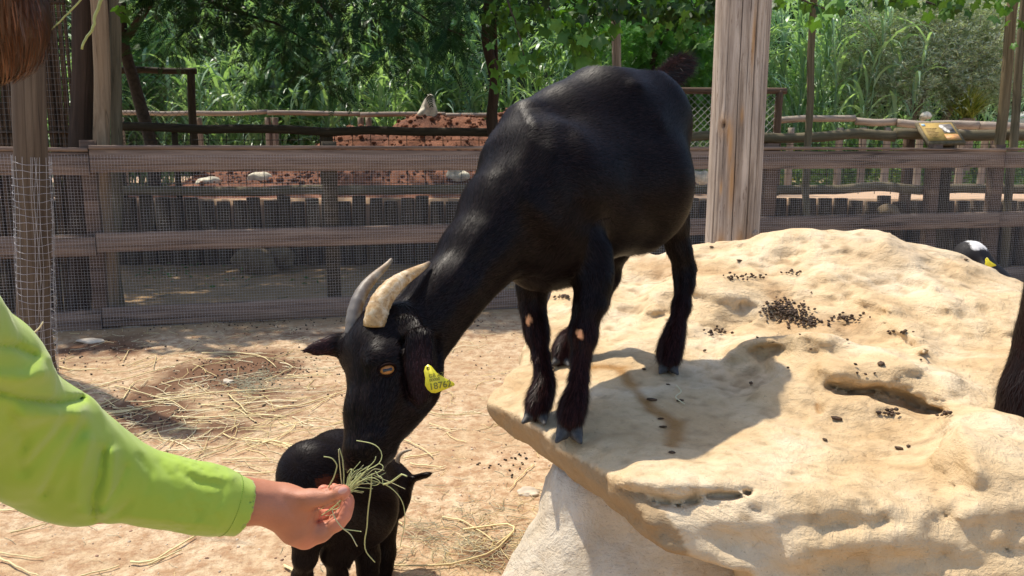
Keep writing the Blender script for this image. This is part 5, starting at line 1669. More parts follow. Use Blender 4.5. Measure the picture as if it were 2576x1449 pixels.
def rough_board(name, L, h, t, seed, parent, loc, mat, sag=.004):
    """plank along local x with slightly uneven edges and worn corners"""
    n = 28
    x = np.linspace(-L / 2, L / 2, n)
    g = np.random.default_rng(seed)
    e1 = np.interp(x, np.linspace(-L / 2, L / 2, 9), g.normal(0, .0025, 9)); e2 = np.interp(x, np.linspace(-L / 2, L / 2, 9), g.normal(0, .0025, 9))
    bow = np.interp(x, np.linspace(-L / 2, L / 2, 5), g.normal(0, sag, 5))
    c = .006
    prof = [(-t / 2, -h / 2 + c), (-t / 2, h / 2 - c), (-t / 2 + c, h / 2), (t / 2 - c, h / 2), (t / 2, h / 2 - c), (t / 2, -h / 2 + c), (t / 2 - c, -h / 2), (-t / 2 + c, -h / 2)]
    V = []
    for i in range(n):
        for (y, z) in prof:
            V.append((x[i], y + bow[i] * .5, z + bow[i] + (e1[i] if z > 0 else e2[i])))
    i, j = np.meshgrid(np.arange(n - 1), np.arange(8), indexing='ij'); j2 = (j + 1) % 8
    Q_ = np.stack([i * 8 + j, i * 8 + j2, (i + 1) * 8 + j2, (i + 1) * 8 + j], -1).reshape(-1, 4)
    caps = [np.array([[0, 7, 6, 5, 4, 3, 2, 1]]), np.array([[(n - 1) * 8 + k for k in range(8)]])]
    me = mesh_np(name, V, [Q_] + caps, False)
    return link(name, me, mat, parent, loc, keep=False)


def log(name, p0, p1, r0, r1, mat, parent=None, seed=0, seg=14, wob=.006, rough=.02):
    """a natural pole; the object's local z runs along it so that the grain does too"""
    p0, p1 = Vector(p0), Vector(p1)
    L = (p1 - p0).length
    n = max(8, int(L / .09))
    g = np.random.default_rng(seed)
    z = np.linspace(0, L, n)
    k = max(3, int(L / .5) + 2)
    wx = np.interp(z, np.linspace(0, L, k), g.normal(0, wob, k)); wy = np.interp(z, np.linspace(0, L, k), g.normal(0, wob, k))
    r = np.linspace(r0, r1, n)
    a = np.arange(seg) * 2 * math.pi / seg
    lump = 1 + rough * fbm(np.stack(np.broadcast_arrays(np.cos(a)[None] * 1.2 + seed, np.sin(a)[None] * 1.2, z[:, None] * 2.2), -1), 3) * 2
    R_ = r[:, None] * lump
    V = np.stack([wx[:, None] + R_ * np.cos(a), wy[:, None] + R_ * np.sin(a), np.broadcast_to(z[:, None], R_.shape)], -1).reshape(-1, 3)
    i, j = np.meshgrid(np.arange(n - 1), np.arange(seg), indexing='ij'); j2 = (j + 1) % seg
    Q_ = np.stack([i * seg + j, i * seg + j2, (i + 1) * seg + j2, (i + 1) * seg + j], -1).reshape(-1, 4)
    V = np.concatenate([V, [(wx[0], wy[0], 0.0)], [(wx[-1], wy[-1], L + r1 * .05)]])
    c0 = len(V) - 2
    jj = np.arange(seg); j2 = (jj + 1) % seg
    T_ = np.concatenate([np.stack([np.full(seg, c0), j2, jj], -1), np.stack([np.full(seg, c0 + 1), (n - 1) * seg + jj, (n - 1) * seg + j2], -1)])
    o = link(name, mesh_np(name, V, [Q_, T_], True), mat, None)
    q = (p1 - p0).to_track_quat('Z', 'Y')
    if parent is not None:
        o.parent = parent
        pm = Matrix.Translation(parent.location) @ parent.rotation_euler.to_matrix().to_4x4()
        o.matrix_parent_inverse = pm.inverted()
    o.location = p0
    o.rotation_mode = 'QUATERNION'
    o.rotation_quaternion = q
    return o


# ---- slat fence of the pen
TH = math.atan(0.28)
fence = empty('slat_fence', (0, 6.75, 0), 'long low grey-brown board fence faced with fine wire netting, behind the goat', 'fence', rz=TH)
FL = lambda px: ((px - 1288) / 2050 * 6.75 / (1 - .28 * (px - 1288) / 2050)) / math.cos(TH)
joints = [-7.6, FL(238), FL(2510), 9.2]
for bi, (z0, z1) in enumerate(((1.195, 1.355), (.615, .765), (.05, .205))):
    for k in range(3):
        a, b_ = joints[k] + .004, joints[k + 1] - .004
        o = rough_board('board', b_ - a, z1 - z0, .035, bi * 7 + k, fence, ((a + b_) / 2, 0, (z0 + z1) / 2 - (.02 if k == 0 else 0)), fence_wood)
for k in range(3):
    a, b_ = joints[k] + .004, joints[k + 1] - .004
    rough_board('cap_rail', b_ - a, .03, .075, 40 + k, fence, ((a + b_) / 2, 0.012, 1.372 - (.02 if k == 0 else 0)), fence_wood)
for px, w in ((232, .10), (835, .11), (1400, .10), (2350, .11), (2508, .13), (1938, .12)):
    me = bpy.data.meshes.new('post')
    o = rough_board('post', 1.50, w, .09, px, fence, (FL(px), .068, .67), dark_wood if px in (835, 1400) else post_wood)
    o.rotation_euler = (0, -math.pi / 2, 0)
    o.rotation_euler = (math.pi / 2, -math.pi / 2, math.pi / 2) if False else (0, -math.pi / 2, 0)
bag = Bag()
x0, x1 = -6.6, 8.2
yy_ = -.024
nz_ = 0
for x in np.arange(x0, x1, .0212):
    wob = rng.normal(0, .0012)
    hgt = 1.318 + .004 * math.sin(x * 3)
    bag.tube([(x + wob, yy_, .045), (x - wob, yy_ - .002, .45), (x + wob, yy_, .9), (x, yy_, hgt)], .0009, 3, False)
for z in np.arange(.05, 1.32, .0212):
    xs = np.linspace(x0, x1, 60)
    bag.tube(np.column_stack([xs, np.full(60, yy_ - .001), z + .003 * np.sin(xs * 2.1 + z * 9) + .002 * np.sin(xs * 7)]), .0009, 3, False)
nett = link('wire_netting', bag.mesh('wire_netting', False), wire_mat, fence, keep=False)
tag(nett, kind='stuff')

# ---- round post wrapped in wire on the left
ptop, pbot = P(52, -120, 4.55), PZ(98, 945, 0)
pbot = Vector((pbot.x, pbot.y, -.05))
wp = log('wooden_post', pbot, (P(50, -400, 4.62)), .088, .084, wood_mat('brown grey post', (.085, .06, .04), (.20, .155, .11), 2), None, 3, 18)
tag(wp, 'thick brown post at the far left, its lower half wrapped in galvanised wire mesh', 'post')
bag = Bag()
A0 = Vector(pbot); A1 = Vector(P(50, -400, 4.62)); AX = (A1 - A0).normalized()
ux_ = Vector((1, 0, 0)) - AX * AX.x; ux_.normalize(); uy_ = AX.cross(ux_)
Lw = (P(60, 398, 4.58) - A0).length
rw = .100
pt = lambda a, z, r=rw: np.array(A0 + AX * z + ux_ * (r * math.cos(a)) + uy_ * (r * math.sin(a)))
for k in range(int(Lw / .042)):
    z = .02 + k * .042
    bag.tube([pt(a, z + .004 * math.sin(a * 2 + k) + .003 * math.sin(5 * a + k * 2), rw + .003 * math.sin(3 * a + k)) for a in np.linspace(0, 2 * math.pi, 30)], .0014, 4, False)
for k in range(16):
    a = k / 16 * 2 * math.pi + .1
    bag.tube([pt(a + .05 * math.sin(z * 9 + k), z, rw + .002 * math.sin(z * 7 + k)) for z in np.linspace(0, Lw, 26)], .0014, 4, False)
for k in range(4):
    a = -1.0 + k * .07
    bag.tube([pt(a + .05 * math.sin(z * 14 + k * 2), z, rw + .005) for z in np.linspace(0, Lw, 40)], .0012, 4, False)
g = link('wire_guard', bag.mesh('wire_guard', False), plain_mat('bright galvanised wire', (.42, .42, .44), .45, .35, var=.2, sc=6), wp)
g.matrix_parent_inverse = (Matrix.Translation(wp.location) @ wp.rotation_quaternion.to_matrix().to_4x4()).inverted()
tag(g, kind='stuff')

# ---- the big pale post
big = empty('wooden_post', tuple(PZ(1848, 1085, 0)) if False else (P(1846, 605, 3.75).x, 3.75, 0), 'thick pale weathered wooden post with cracks and a knot behind the boulder', 'post')
B0 = Vector((P(1843, 600, 3.75).x - .012, 3.75, -.05)); B1 = P(1884, -260, 3.74)
g = np.random.default_rng(2)
seg, n = 300, 260
L = (B1 - B0).length
z = np.linspace(0, L, n)[:, None]; a = (np.arange(seg) * 2 * math.pi / seg)[None]
rad = .1215 - .004 * z / L + 0 * a
lum = fbm(np.stack(np.broadcast_arrays(np.cos(a) * 1.3, np.sin(a) * 1.3, z * 1.6), -1), 3) * .005
grain = fbm(np.stack(np.broadcast_arrays(np.cos(a) * 9, np.sin(a) * 9, z * .9), -1), 4) * .0022
R_ = rad + lum + grain
crk = np.zeros_like(R_)
# deep drying cracks: narrow grooves that wander along the post
for a0, w, d, z0, z1 in ((-1.30, .030, .016, 0, 9), (-1.86, .022, .012, .7, 9), (-.95, .020, .010, 0, 2.0), (-2.3, .018, .008, 1.2, 9), (-2.62, .02, .01, 0, 1.5), (.3, .03, .014, 0, 9), (1.5, .03, .012, 0, 9), (-.62, .016, .007, .9, 9), (2.6, .03, .01, 0, 9), (-1.56, .014, .006, 1.4, 2.3)):
    ac = a0 + .05 * fbm(np.stack(np.broadcast_arrays(z * 1.3 + a0 * 5, 0 * z, 0 * z), -1), 3)
    dd = np.abs((a - ac + math.pi) % (2 * math.pi) - math.pi)
    en = np.clip((z - z0) * 6, 0, 1) * np.clip((z1 - z) * 6, 0, 1)
    w = w * .55; crk = np.maximum(crk, np.exp(-(dd / w) ** 2) * en)
    R_ = R_ - d * np.exp(-(dd / w) ** 2) * en * (.6 + .6 * np.clip(fbm(np.stack(np.broadcast_arrays(z * 3 + a0, 0 * z, 0 * z), -1), 2) + .5, 0, 1))
# knot
kz, ka = 0.0, 0.0
kp = P(1818, 318, 3.63)
kz = (kp - B0).length; ka = math.atan2(-1.0, (kp.x - (B0.x + (B1.x - B0.x) * kz / L)) / .10)
dk = np.sqrt(((a - ka + math.pi) % (2 * math.pi) - math.pi) ** 2 * .115 ** 2 + ((z - kz) * .62) ** 2)
R_ = R_ + .007 * np.exp(-(dk / .03) ** 2) + .002 * np.sin(dk * 700) * np.exp(-(dk / .028) ** 2) - .012 * np.exp(-(dk / .008) ** 2)
kcen = B0 + (B1 - B0) * (1.0)
T = [B0 + (B1 - B0) * float(t / L) for t in z[:, 0]]
V = np.stack([np.array([t.x for t in T])[:, None] + R_ * np.cos(a), np.array([t.y for t in T])[:, None] + R_ * np.sin(a), np.array([t.z for t in T])[:, None] + 0 * R_], -1).reshape(-1, 3)
i, j = np.meshgrid(np.arange(n - 1), np.arange(seg), indexing='ij'); j2 = (j + 1) % seg
Q_ = np.stack([i * seg + j, i * seg + j2, (i + 1) * seg + j2, (i + 1) * seg + j], -1).reshape(-1, 4)
# post colours: ochre wounds along cracks and knot, more ochre towards the foot
och = np.clip(1.2 - dk / .035, 0, 1) * .5
for (px, py, s1, s2) in ((1842, 340, .012, .10), (1838, 300, .010, .06), (1868, 262, .008, .035), (1895, 70, .008, .12), (1812, 445, .007, .03), (1860, 590, .02, .06), (1890, 592, .03, .05), (1815, 590, .02, .05), (1845, 430, .012, .12)):
    q = P(px, py, 3.63); aq = math.atan2(-1.0, (q.x - (B0.x + (B1.x - B0.x) * q.z / L)) / .10)
    da = ((a - aq + math.pi) % (2 * math.pi) - math.pi) * .12
    och = np.maximum(och, np.exp(-(da / s1) ** 2 - ((z - q.z) / s2) ** 2) * .9)
och = np.clip(och + .35 * np.clip(.9 - z, 0, 1), 0, 1)
kdark = np.exp(-(dk / .010) ** 2)
colr = np.stack([och, np.maximum(kdark, crk * .9), 0 * och], -1).reshape(-1, 3)  # dark knot heart and crack dirt, with the cracks' inner shade painted in
m, nt, b = new_mat('pale cracked post wood')
v = objvec(nt, (26, 26, 1.3)); v2 = objvec(nt, (9, 9, 3.0)); v3 = objvec(nt, (60, 60, 7))
n1 = noise(nt, v, 1.5, 8, .7, .5); n2 = noise(nt, v2, 1.0, 5, .6); n3 = noise(nt, v3, 1.3, 4, .7)
at = node(nt, 'ShaderNodeAttribute', attribute_name='Col')
sp = nt.nodes.new('ShaderNodeSeparateColor'); nt.links.new(at.outputs['Color'], sp.inputs[0])
c = ramp(nt, n1, [(.3, (.14, .105, .08)), (.46, (.33, .27, .215)), (.66, (.55, .475, .40))])
c = mixc(nt, 0.55, c, ramp(nt, n2, [(.35, (.70, .68, .70)), (.65, (1.2, 1.15, 1.1))]), 'MULTIPLY')
c = mixc(nt, ramp(nt, n3, [(.30, (.8, .8, .8)), (.40, (0, 0, 0))]), c, (.13, .085, .06))
om = node(nt, 'ShaderNodeMath', operation='MULTIPLY'); nt.links.new(sp.outputs[0], om.inputs[0]); nt.links.new(n1, om.inputs[1])
om2 = node(nt, 'ShaderNodeMath', operation='MULTIPLY'); nt.links.new(om.outputs[0], om2.inputs[0]); om2.inputs[1].default_value = 1.5; om2.use_clamp = True
c = mixc(nt, om2.outputs[0], c, (.50, .26, .08))
c = mixc(nt, sp.outputs[1], c, (.05, .03, .02))
nt.links.new(c, b.inputs['Base Color'])
b.inputs['Roughness'].default_value = .85; b.inputs['Specular IOR Level'].default_value = .2
p_ = bump(nt, b, n1, .7, .004)
bump(nt, b, n3, .6, .003, p_)
link('trunk', mesh_np('trunk', V, Q_, True, colr), m, big)
stn = [P(1903, 588, 3.6)]
kn2 = Field(axis((-1.4, 1.4, .1)), axis((-1.4, 1.4, .1)), axis((-1.4, 1.4, .1)))
kn2.cone((np.array((0, 0, 0.)), .8), (np.array((.2, 0, .3)), .5), k=.2)
Vk, Qk = kn2.mesh()
q = P(1898, 590, 3.655)
link('knot', mesh_np('knot', Vk * (.022, .02, .026) + np.array(q), Qk, True, np.ones((len(Vk), 3)) * (.1, .1, 0)), m, big)

# ---- upright poles round the pen
tan_wood = wood_mat('tan peeled pole', (.20, .135, .075), (.40, .30, .19), 2)
darkpost = wood_mat('dark brown round post', (.035, .022, .014), (.09, .058, .038), 2)


def pole(px0, py0, px1, py1, Y, wpx, mat, label, seed=0, zb=None, wob=.01, name='wooden_pole', group=None):
    """pole through two photographed points, carried on down to the ground"""
    a, c = P(px0, py0, Y), P(px1, py1, Y)
    zb_ = float(gz(c.x, Y)) if zb is None else zb
    t = (zb_ - .05 - c.z) / (a.z - c.z)
    b_ = c + (a - c) * t
    up = a + (a - c).normalized() * .9
    r = wpx / 2 * Y / 2050
    return tag(log(name, b_, up, r * 1.04, r, mat, None, seed, wob=wob), label, 'pole', group)


pole(208, 0, 205, 365, 6.35, 52, darkpost, 'dark brown thick pole just left of the tan pole at the fence end', 1)
pole(243, 0, 260, 365, 6.25, 38, tan_wood, 'pale tan slightly crooked pole standing behind the left end of the fence', 2, wob=.014)
pole(288, 0, 294, 365, 6.6, 26, olive_wood, 'slim grey-green pole right of the tan pole', 3)
pole(270, 0, 272, 365, 7.4, 14, darkpost, 'thin dark stake between the tan pole and the grey-green pole', 23)
pole(1226, 0, 1243, 330, 9.55, 26, darkpost, 'dark slightly leaning pole rising to the left of the goat withers', 4, wob=.02)
pole(1241, 40, 1246, 330, 9.7, 14, darkpost, 'thin dark pole tied against the dark leaning pole', 24, wob=.01)
pole(1551, 0, 1548, 180, 11.6, 22, grey_wood, 'pale grey pole rising behind the goat rump', 5, wob=.01)
pole(2043, 0, 2034, 370, 9.3, 17, olive_wood, 'slim grey pole right of the thick pale post', 6, wob=.012)
pole(2546, 30, 2512, 370, 9.2, 24, wood_mat('mossy brown pole', (.12, .09, .045), (.30, .24, .14), 2), 'mossy brown leaning pole near the right edge', 7, wob=.012)
pole(2575, 30, 2548, 370, 9.6, 19, olive_wood, 'green-grey leaning pole at the very right edge', 8, wob=.012)

# ---- reed screen behind the left posts
scr = empty('reed_screen', (-4.4, 6.6, 0), 'tall dark screen of upright brown canes at the far left behind the posts', 'screen')
m_reed = plain_mat('old brown cane', (.085, .052, .030), .8, var=.5, sc=14, attr=True, spec=.2)
bag = Bag()
sx0, sx1 = P(-260, 300, 6.7).x, P(186, 300, 6.7).x
for x in np.concatenate([np.arange(sx0, sx1, .0165), np.arange(sx0 - .005, sx1, .019) + .1234e-3]):
    c = rng.uniform(.5, 1.6)
    r = rng.uniform(.006, .0095)
    yk = (6.72 if x % .001 != .0001234 else 6.74) + rng.normal(0, .009)
    bag.tube([(x + rng.normal(0, .004), yk, 0), (x + rng.normal(0, .006), yk, 1.3), (x + rng.normal(0, .01), yk, 3.2)], r, 5, False, (c, c, c))
tag(link('cane', bag.mesh('cane'), m_reed, scr), kind='stuff')
for z in (.5, 1.5, 2.5):
    link('cross_bar', Bag().tube([(sx0, 6.70, z), (sx1, 6.70, z)], .012, 8).mesh('cross_bar'), m_reed, scr)
bag = Bag()
for x in np.arange(sx0, P(238, 300, 6.42).x, .045):
    bag.tube([(x, 6.44, 1.40), (x, 6.44, 2.45)], .0014, 3, False)
for z in np.arange(1.40, 2.45, .045):
    bag.tube([(sx0, 6.44, z), (P(238, 300, 6.42).x, 6.44, z)], .0014, 3, False)
tag(link('wire_netting', bag.mesh('wire_netting', False), plain_mat('dull old wire', (.16, .14, .12), .7), scr), kind='stuff')

# ---- palisade that holds back the terrace
pal = empty('palisade', (0, 9.88, 0), 'low retaining wall of upright round logs beyond the board fence', 'palisade')
pm = wood_mat('shaded palisade log', (.030, .022, .014), (.16, .12, .08), 2)
protos = [log('log', (0, 0, 0), (0, 0, h_), .084, .08, pm, None, 60 + k, 10).data for k, h_ in enumerate((.84, .87, .81, .85, .80))]
for o in list(COL.objects):
    if o.name.startswith('log') and o.parent is None and o.type == 'MESH' and o.data in protos: bpy.data.objects.remove(o)
x = -9.0
k = 0
while x < 8.2:
    w = rng.uniform(.165, .20)
    o = bpy.data.objects.new('log', protos[rng.integers(5)])
    COL.objects.link(o)
    o.parent = pal
    o.location = (x, rng.normal(0, .012), -.03)
    o.rotation_euler = (0, rng.normal(0, .012), rng.uniform(0, 6))
    x += w
capl = log('cap_log', (-8.9, 9.80, .90), (8.3, 9.78, .92), .06, .055, olive_wood, pal, 77, 12, .012)

# wire fence and heavy log rail on top of the palisade
tf = empty('rail_fence', (0, 9.9, .8), 'dark log rail with coarse wire mesh on the palisade, left of the goat', 'fence')
log('log_rail', P(296, 322, 9.75), P(1250, 332, 9.75), .052, .050, dark_wood, tf, 31, 14, .012)
for px, w in ((440, .07), (820, .16), (1243, .06), (300, .07)):
    a = P(px, 335, 9.86)
    log('post', (a.x, 9.86, .55), (a.x, 9.86, a.z + .02), w / 2 * 1.05, w / 2, dark_wood, tf, px)
bag = Bag()
xa, xb = P(300, 400, 9.86).x, P(1250, 400, 9.86).x
for x in np.arange(xa, xb, .215): bag.tube([(x, 9.87, .86), (x, 9.87, 1.60)], .0045, 4, False)
for z in (.99, 1.18, 1.37, 1.5): bag.tube([(xa, 9.875, z), (xb, 9.875, z)], .0045, 4, False)
tag(link('wire_mesh', bag.mesh('wire_mesh', False), dark_wire, tf), kind='stuff')
tf2 = empty('rail_fence', (5, 9.9, .8), 'grey-green log rail with coarse wire mesh, right of the thick pale post', 'fence')
log('log_rail', P(1700, 350, 9.75), P(2250, 337, 9.75), .055, .062, olive_wood, tf2, 33, 14, .02)
log('log_rail', P(2251, 337, 9.75), P(2800, 345, 9.75), .066, .066, olive_wood, tf2, 34, 14, .015)
for px, w in ((1908, .20), (1945, .16), (2290, .13), (2700, .12)):
    a = P(px, 345, 9.86)
    log('post', (a.x, 9.88, .55), (a.x, 9.88, a.z), w / 2 * 1.05, w / 2, post_wood, tf2, px)
bag = Bag()
xa, xb = P(1960, 400, 9.86).x, P(2800, 400, 9.86).x
for x in np.arange(xa, xb, .195): bag.tube([(x, 9.87, .86), (x, 9.87, 1.56)], .004, 4, False)
for z in (.92, 1.10, 1.45): bag.tube([(xa, 9.875, z), (xb, 9.875, z)], .004, 4, False)
tag(link('wire_mesh', bag.mesh('wire_mesh', False), dark_wire, tf2), kind='stuff')

# ---- back rail fences on the terrace
bf = empty('rail_fence', (-4, 13.2, .8), 'pale peeled log rail on short posts in front of the reeds at the back left', 'fence')
pts = [(150, 284), (480, 284), (672, 284), (905, 287), (1120, 290), (1500, 292)]
for k in range(len(pts) - 1):
    log('log_rail', P(*pts[k], 13.2) + Vector((.01, 0, 0)), P(*pts[k + 1], 13.2), .040, .036, grey_wood_x, bf, 50 + k, 12, .010)
for px in (300, 498, 672, 690, 908, 926, 1150, 1165, 1400):
    a = P(px, 292, 13.25)
    log('post', (a.x, 13.28, .75), (a.x, 13.28, a.z - .02), .055, .05, grey_wood, bf, px)
bf2 = empty('rail_fence', (6, 13.2, .8), 'grey log rail on short round posts along the yellow-flowered bed', 'fence')
pts = [(1955, 300), (2150, 302), (2255, 308), (2340, 314), (2460, 318), (2600, 326), (2800, 334)]
for k in range(len(pts) - 1):
    log('log_rail', P(*pts[k], 12.9 - k * .15) + Vector((.01, 0, 0)), P(*pts[k + 1], 12.75 - k * .15), .052 + .004 * k, .05 + .004 * k, grey_wood_x, bf2, 60 + k, 12, .014)
for k, px in enumerate((1990, 2110, 2165, 2222, 2300, 2400, 2452, 2470, 2590, 2640)):
    a = P(px, 318, 12.8)
    log('post', (a.x, 12.8 - k * .05, .75), (a.x, 12.8 - k * .05, a.z - .02), .058, .052, grey_wood, bf2, px)

# ---- wooden framed chain-link gates
def chain_link(bag, xa, xb, za, zb, y, c=.075, r=.003):
    w, h_ = xb - xa, zb - za
    for s in (1, -1):
        k = -h_
        while k < w:
            p0x, p0z = (k, 0) if k > 0 else (0, -k)
            L_ = min(w - p0x, h_ - p0z)
            if L_ > .01:
                x0_, z0_, x1_, z1_ = p0x, p0z, p0x + L_, p0z + L_
                if s < 0: x0_, x1_ = w - x0_, w - x1_
                bag.tube([(xa + x0_, y, za + z0_), (xa + x1_, y, za + z1_)], r, 3, False)
            k += c * 1.2


def gate(pxa, pxb, pyt, Y, label, mat, posts=True):
    e = empty('gate', (P((pxa + pxb) / 2, 400, Y).x, Y, .8), label, 'gate')
    a, b_ = P(pxa, pyt, Y), P(pxb, pyt, Y)
    log('top_bar', a - Vector((.08, 0, 0)), b_ + Vector((.08, 0, 0)), .045, .042, mat, e, pxa)
    log('lower_bar', (a.x, Y + .02, 1.35), (b_.x, Y + .02, 1.36), .04, .04, mat, e, pxa + 5)
    for x in (a.x, b_.x): log('frame_post', (x, Y, .75), (x, Y, a.z), .055, .05, mat, e, int(abs(x) * 10))
    bag = Bag()
    chain_link(bag, a.x, b_.x, .85, a.z, Y - .02)
    tag(link('chain_link', bag.mesh('chain_link', False), wire_mat if posts else dark_wire, e), kind='stuff')
    return e


gate(1706, 1962, 228, 10.9, 'wooden framed chain-link gate behind the thick pale post', post_wood)
gate(225, 478, 178, 11.2, 'dark wooden framed chain-link gate at the back left', dark_wood, False)

# ---- reading board
sg = empty('sign', tuple(P(2375, 370, 9.3)), 'slanted yellow information board with an animal picture on the log rail', 'sign')
c0, c1, c2, c3 = P(2309, 310, 9.62), P(2392, 311, 9.62), P(2424, 355, 9.22), P(2336, 357, 9.22)
ex = (np.array(c2) - np.array(c3)); ey = np.array(c0) - np.array(c3); en_ = np.cross(ex, ey); en_ /= np.linalg.norm(en_)
o3 = np.array(c3)
sgp = lambda u, v_, h_=0.0: o3 + u * ex + v_ * ey + h_ * en_


def slab(u0, u1, v0, v1, h0, h1, mat, name, parent):
    V = np.array([sgp(u, v_, h_) for u in (u0, u1) for v_ in (v0, v1) for h_ in (h0, h1)])
    Q_ = np.array([[0, 1, 3, 2], [4, 6, 7, 5], [0, 4, 5, 1], [2, 3, 7, 6], [0, 2, 6, 4], [1, 5, 7, 3]])
    return link(name, mesh_np(name, V, Q_, False), mat, parent)


slab(-.05, 1.05, -.05, 1.05, -.04, -.001, olive_wood, 'board', sg)
pn = slab(0.02, .98, .04, .97, .002, .006, plain_mat('yellow printed panel', (.36, .24, .06), .7, var=.25, sc=6), 'panel', sg)
slab(.05, .16, .80, .92, .0085, .010, plain_mat('print blue', (.35, .5, .6), .5), 'printed_logo', pn)
slab(.58, .92, .42, .88, .0085, .010, plain_mat('printed photograph', (.20, .17, .14), .5, var=.9, sc=22), 'printed_picture', pn)
blob = Bag()
for (u, v_, ru, rv) in ((.60, .74, .07, .10), (.66, .60, .05, .12), (.72, .50, .05, .08)):
    pts = [sgp(u + ru * math.cos(t), v_ + rv * math.sin(t), .0115) for t in np.linspace(0, 2 * math.pi, 14, endpoint=False)]
    blob.add(np.array(pts + [sgp(u, v_, .0115)]), None, [[14, q_, (q_ + 1) % 14] for q_ in range(14)])
link('printed_animal', blob.mesh('printed_animal', False), plain_mat('print white', (.7, .66, .6), .5), pn)
for k in range(7):
    slab(.10, .44 - .05 * (k % 3), .66 - k * .075, .675 - k * .075, .0085, .0095, plain_mat('print brown', (.25, .14, .04), .6) if k == 0 else bpy.data.materials['print brown'], 'printed_line', pn)
slab(.55, .95, .06, .34, .0085, .0095, plain_mat('print orange', (.60, .30, .10), .5, var=.5, sc=20), 'printed_caption', pn)
log('post', (P(2372, 380, 9.45).x, 9.45, 0), (P(2372, 380, 9.45).x, 9.45, 1.44), .11, .11, dark_wood, sg, 3)
# ================================================================== SOIL HEAP AND STONES ON THE TERRACE
def heap(x, y):
    h = np.zeros_like(x)
    for px, Y, hh, rx, ry in ((1075, 12.1, 1.12, 1.1, 1.0), (1180, 12.2, 1.10, 1.0, .9), (1290, 12.3, 1.18, 1.0, .9), (900, 11.9, .92, 1.0, .7), (1180, 11.5, .85, 1.3, .7), (760, 11.4, .50, .8, .5), (600, 11.2, .32, .9, .5), (1500, 12.2, .9, 1.2, .8), (1000, 10.9, .38, 2.2, .5), (700, 10.7, .20, 2.0, .4)):
        cx = P(px, 400, Y).x
        h = np.maximum(h, hh * np.exp(-(np.abs((x - cx) / rx) ** 2.0 + np.abs((y - Y) / ry) ** 2)))
    h = h + (.05 * fbm2(x, y, 2.2, 4, 1) + .055 * np.abs(fbm2(x, y, 5.0, 4, 7)) + .035 * fbm2(x, y, 17.0, 3, 8)) * np.clip(h * 4, 0, 1)
    return h


xs, ys = np.arange(-6.5, 3.2, .035), np.arange(10.05, 14.2, .035)
gx2, gy2 = np.meshgrid(xs, ys, indexing='ij')
hz = heap(gx2, gy2) + .79 - .05 * (1 - np.clip(heap(gx2, gy2) * 20, 0, 1))
i, j = np.meshgrid(np.arange(len(xs) - 1), np.arange(len(ys) - 1), indexing='ij'); ny_ = len(ys)
Q_ = np.stack([i * ny_ + j, (i + 1) * ny_ + j, (i + 1) * ny_ + j + 1, i * ny_ + j + 1], -1).reshape(-1, 4)
msoil, nt, b = new_mat('red clay soil')
v = objvec(nt)
n1 = noise(nt, v, 3, 6, .65); n2 = noise(nt, v, 25, 5, .7)
c = ramp(nt, n1, [(.35, (.13, .048, .025)), (.55, (.24, .09, .042)), (.75, (.34, .15, .08))])
c = mixc(nt, ramp(nt, n2, [(.3, (.7, .7, .7)), (.5, (0, 0, 0))]), c, (.09, .04, .025))
nt.links.new(c, b.inputs['Base Color']); b.inputs['Roughness'].default_value = .95
bump(nt, b, n2, .9, .03)
tag(link('soil_heap', mesh_np('soil_heap', np.stack([gx2, gy2, hz], -1).reshape(-1, 3), Q_), msoil), 'heap of freshly dug red-brown soil on the terrace behind the fence', 'soil heap')
bag = Bag()
nC = 2600
px_, py_ = rng.uniform(-4.6, 2.4, nC), rng.uniform(10.3, 13, nC)
hh = heap(px_, py_)
kk = hh > .16
pos = np.column_stack([px_, py_, hh + .79 + .01])[kk]
V, F, C = scatter(tv, [tf] if False else [pebble_template(3)[1]], pos, rotmats(len(pos), .8), .012 + .045 * rng.random(len(pos)) ** 3, np.ones((len(pos), 1)) * (1, 1, 1) * rng.uniform(.7, 1.2, (len(pos), 1)))
bag.add(V, None, F[0], C)
tag(link('soil_clods', bag.mesh('soil_clods'), msoil), 'loose clods of red soil on the heap', kind='stuff')
brown_stone = plain_mat('brown dusty boulder', (.16, .12, .075), .95, var=.4, sc=7, bmp=.6, spec=.1)
lime = plain_mat('white speckled limestone', (.66, .60, .47), .85, var=.45, sc=12, bmp=.6)
ps_ = Field(axis((-.25, .25, .02)), axis((-.2, .2, .02)), axis((-.25, .25, .02)))
ps_.cone((np.array((-.03, 0, -.12)), .12), (np.array((.045, 0, .13)), .045), k=.03)
ps_.cone((np.array((.04, 0, -.1)), .10), (np.array((.045, 0, .13)), .045), k=.03)
xx, yy, zz = np.meshgrid(ps_.X, ps_.Y, ps_.Z, indexing='ij')
ps_.F += (.05 * fbm(np.stack([xx, yy, zz], -1) * 9, 3)).astype(np.float32)
Vs, Qs_ = ps_.mesh()
tag(link('stone', mesh_np('stone', Vs, Qs_), lime, None, tuple(P(1075, 268, 12.0))), 'pointed white stone standing on top of the red soil heap', 'stone')
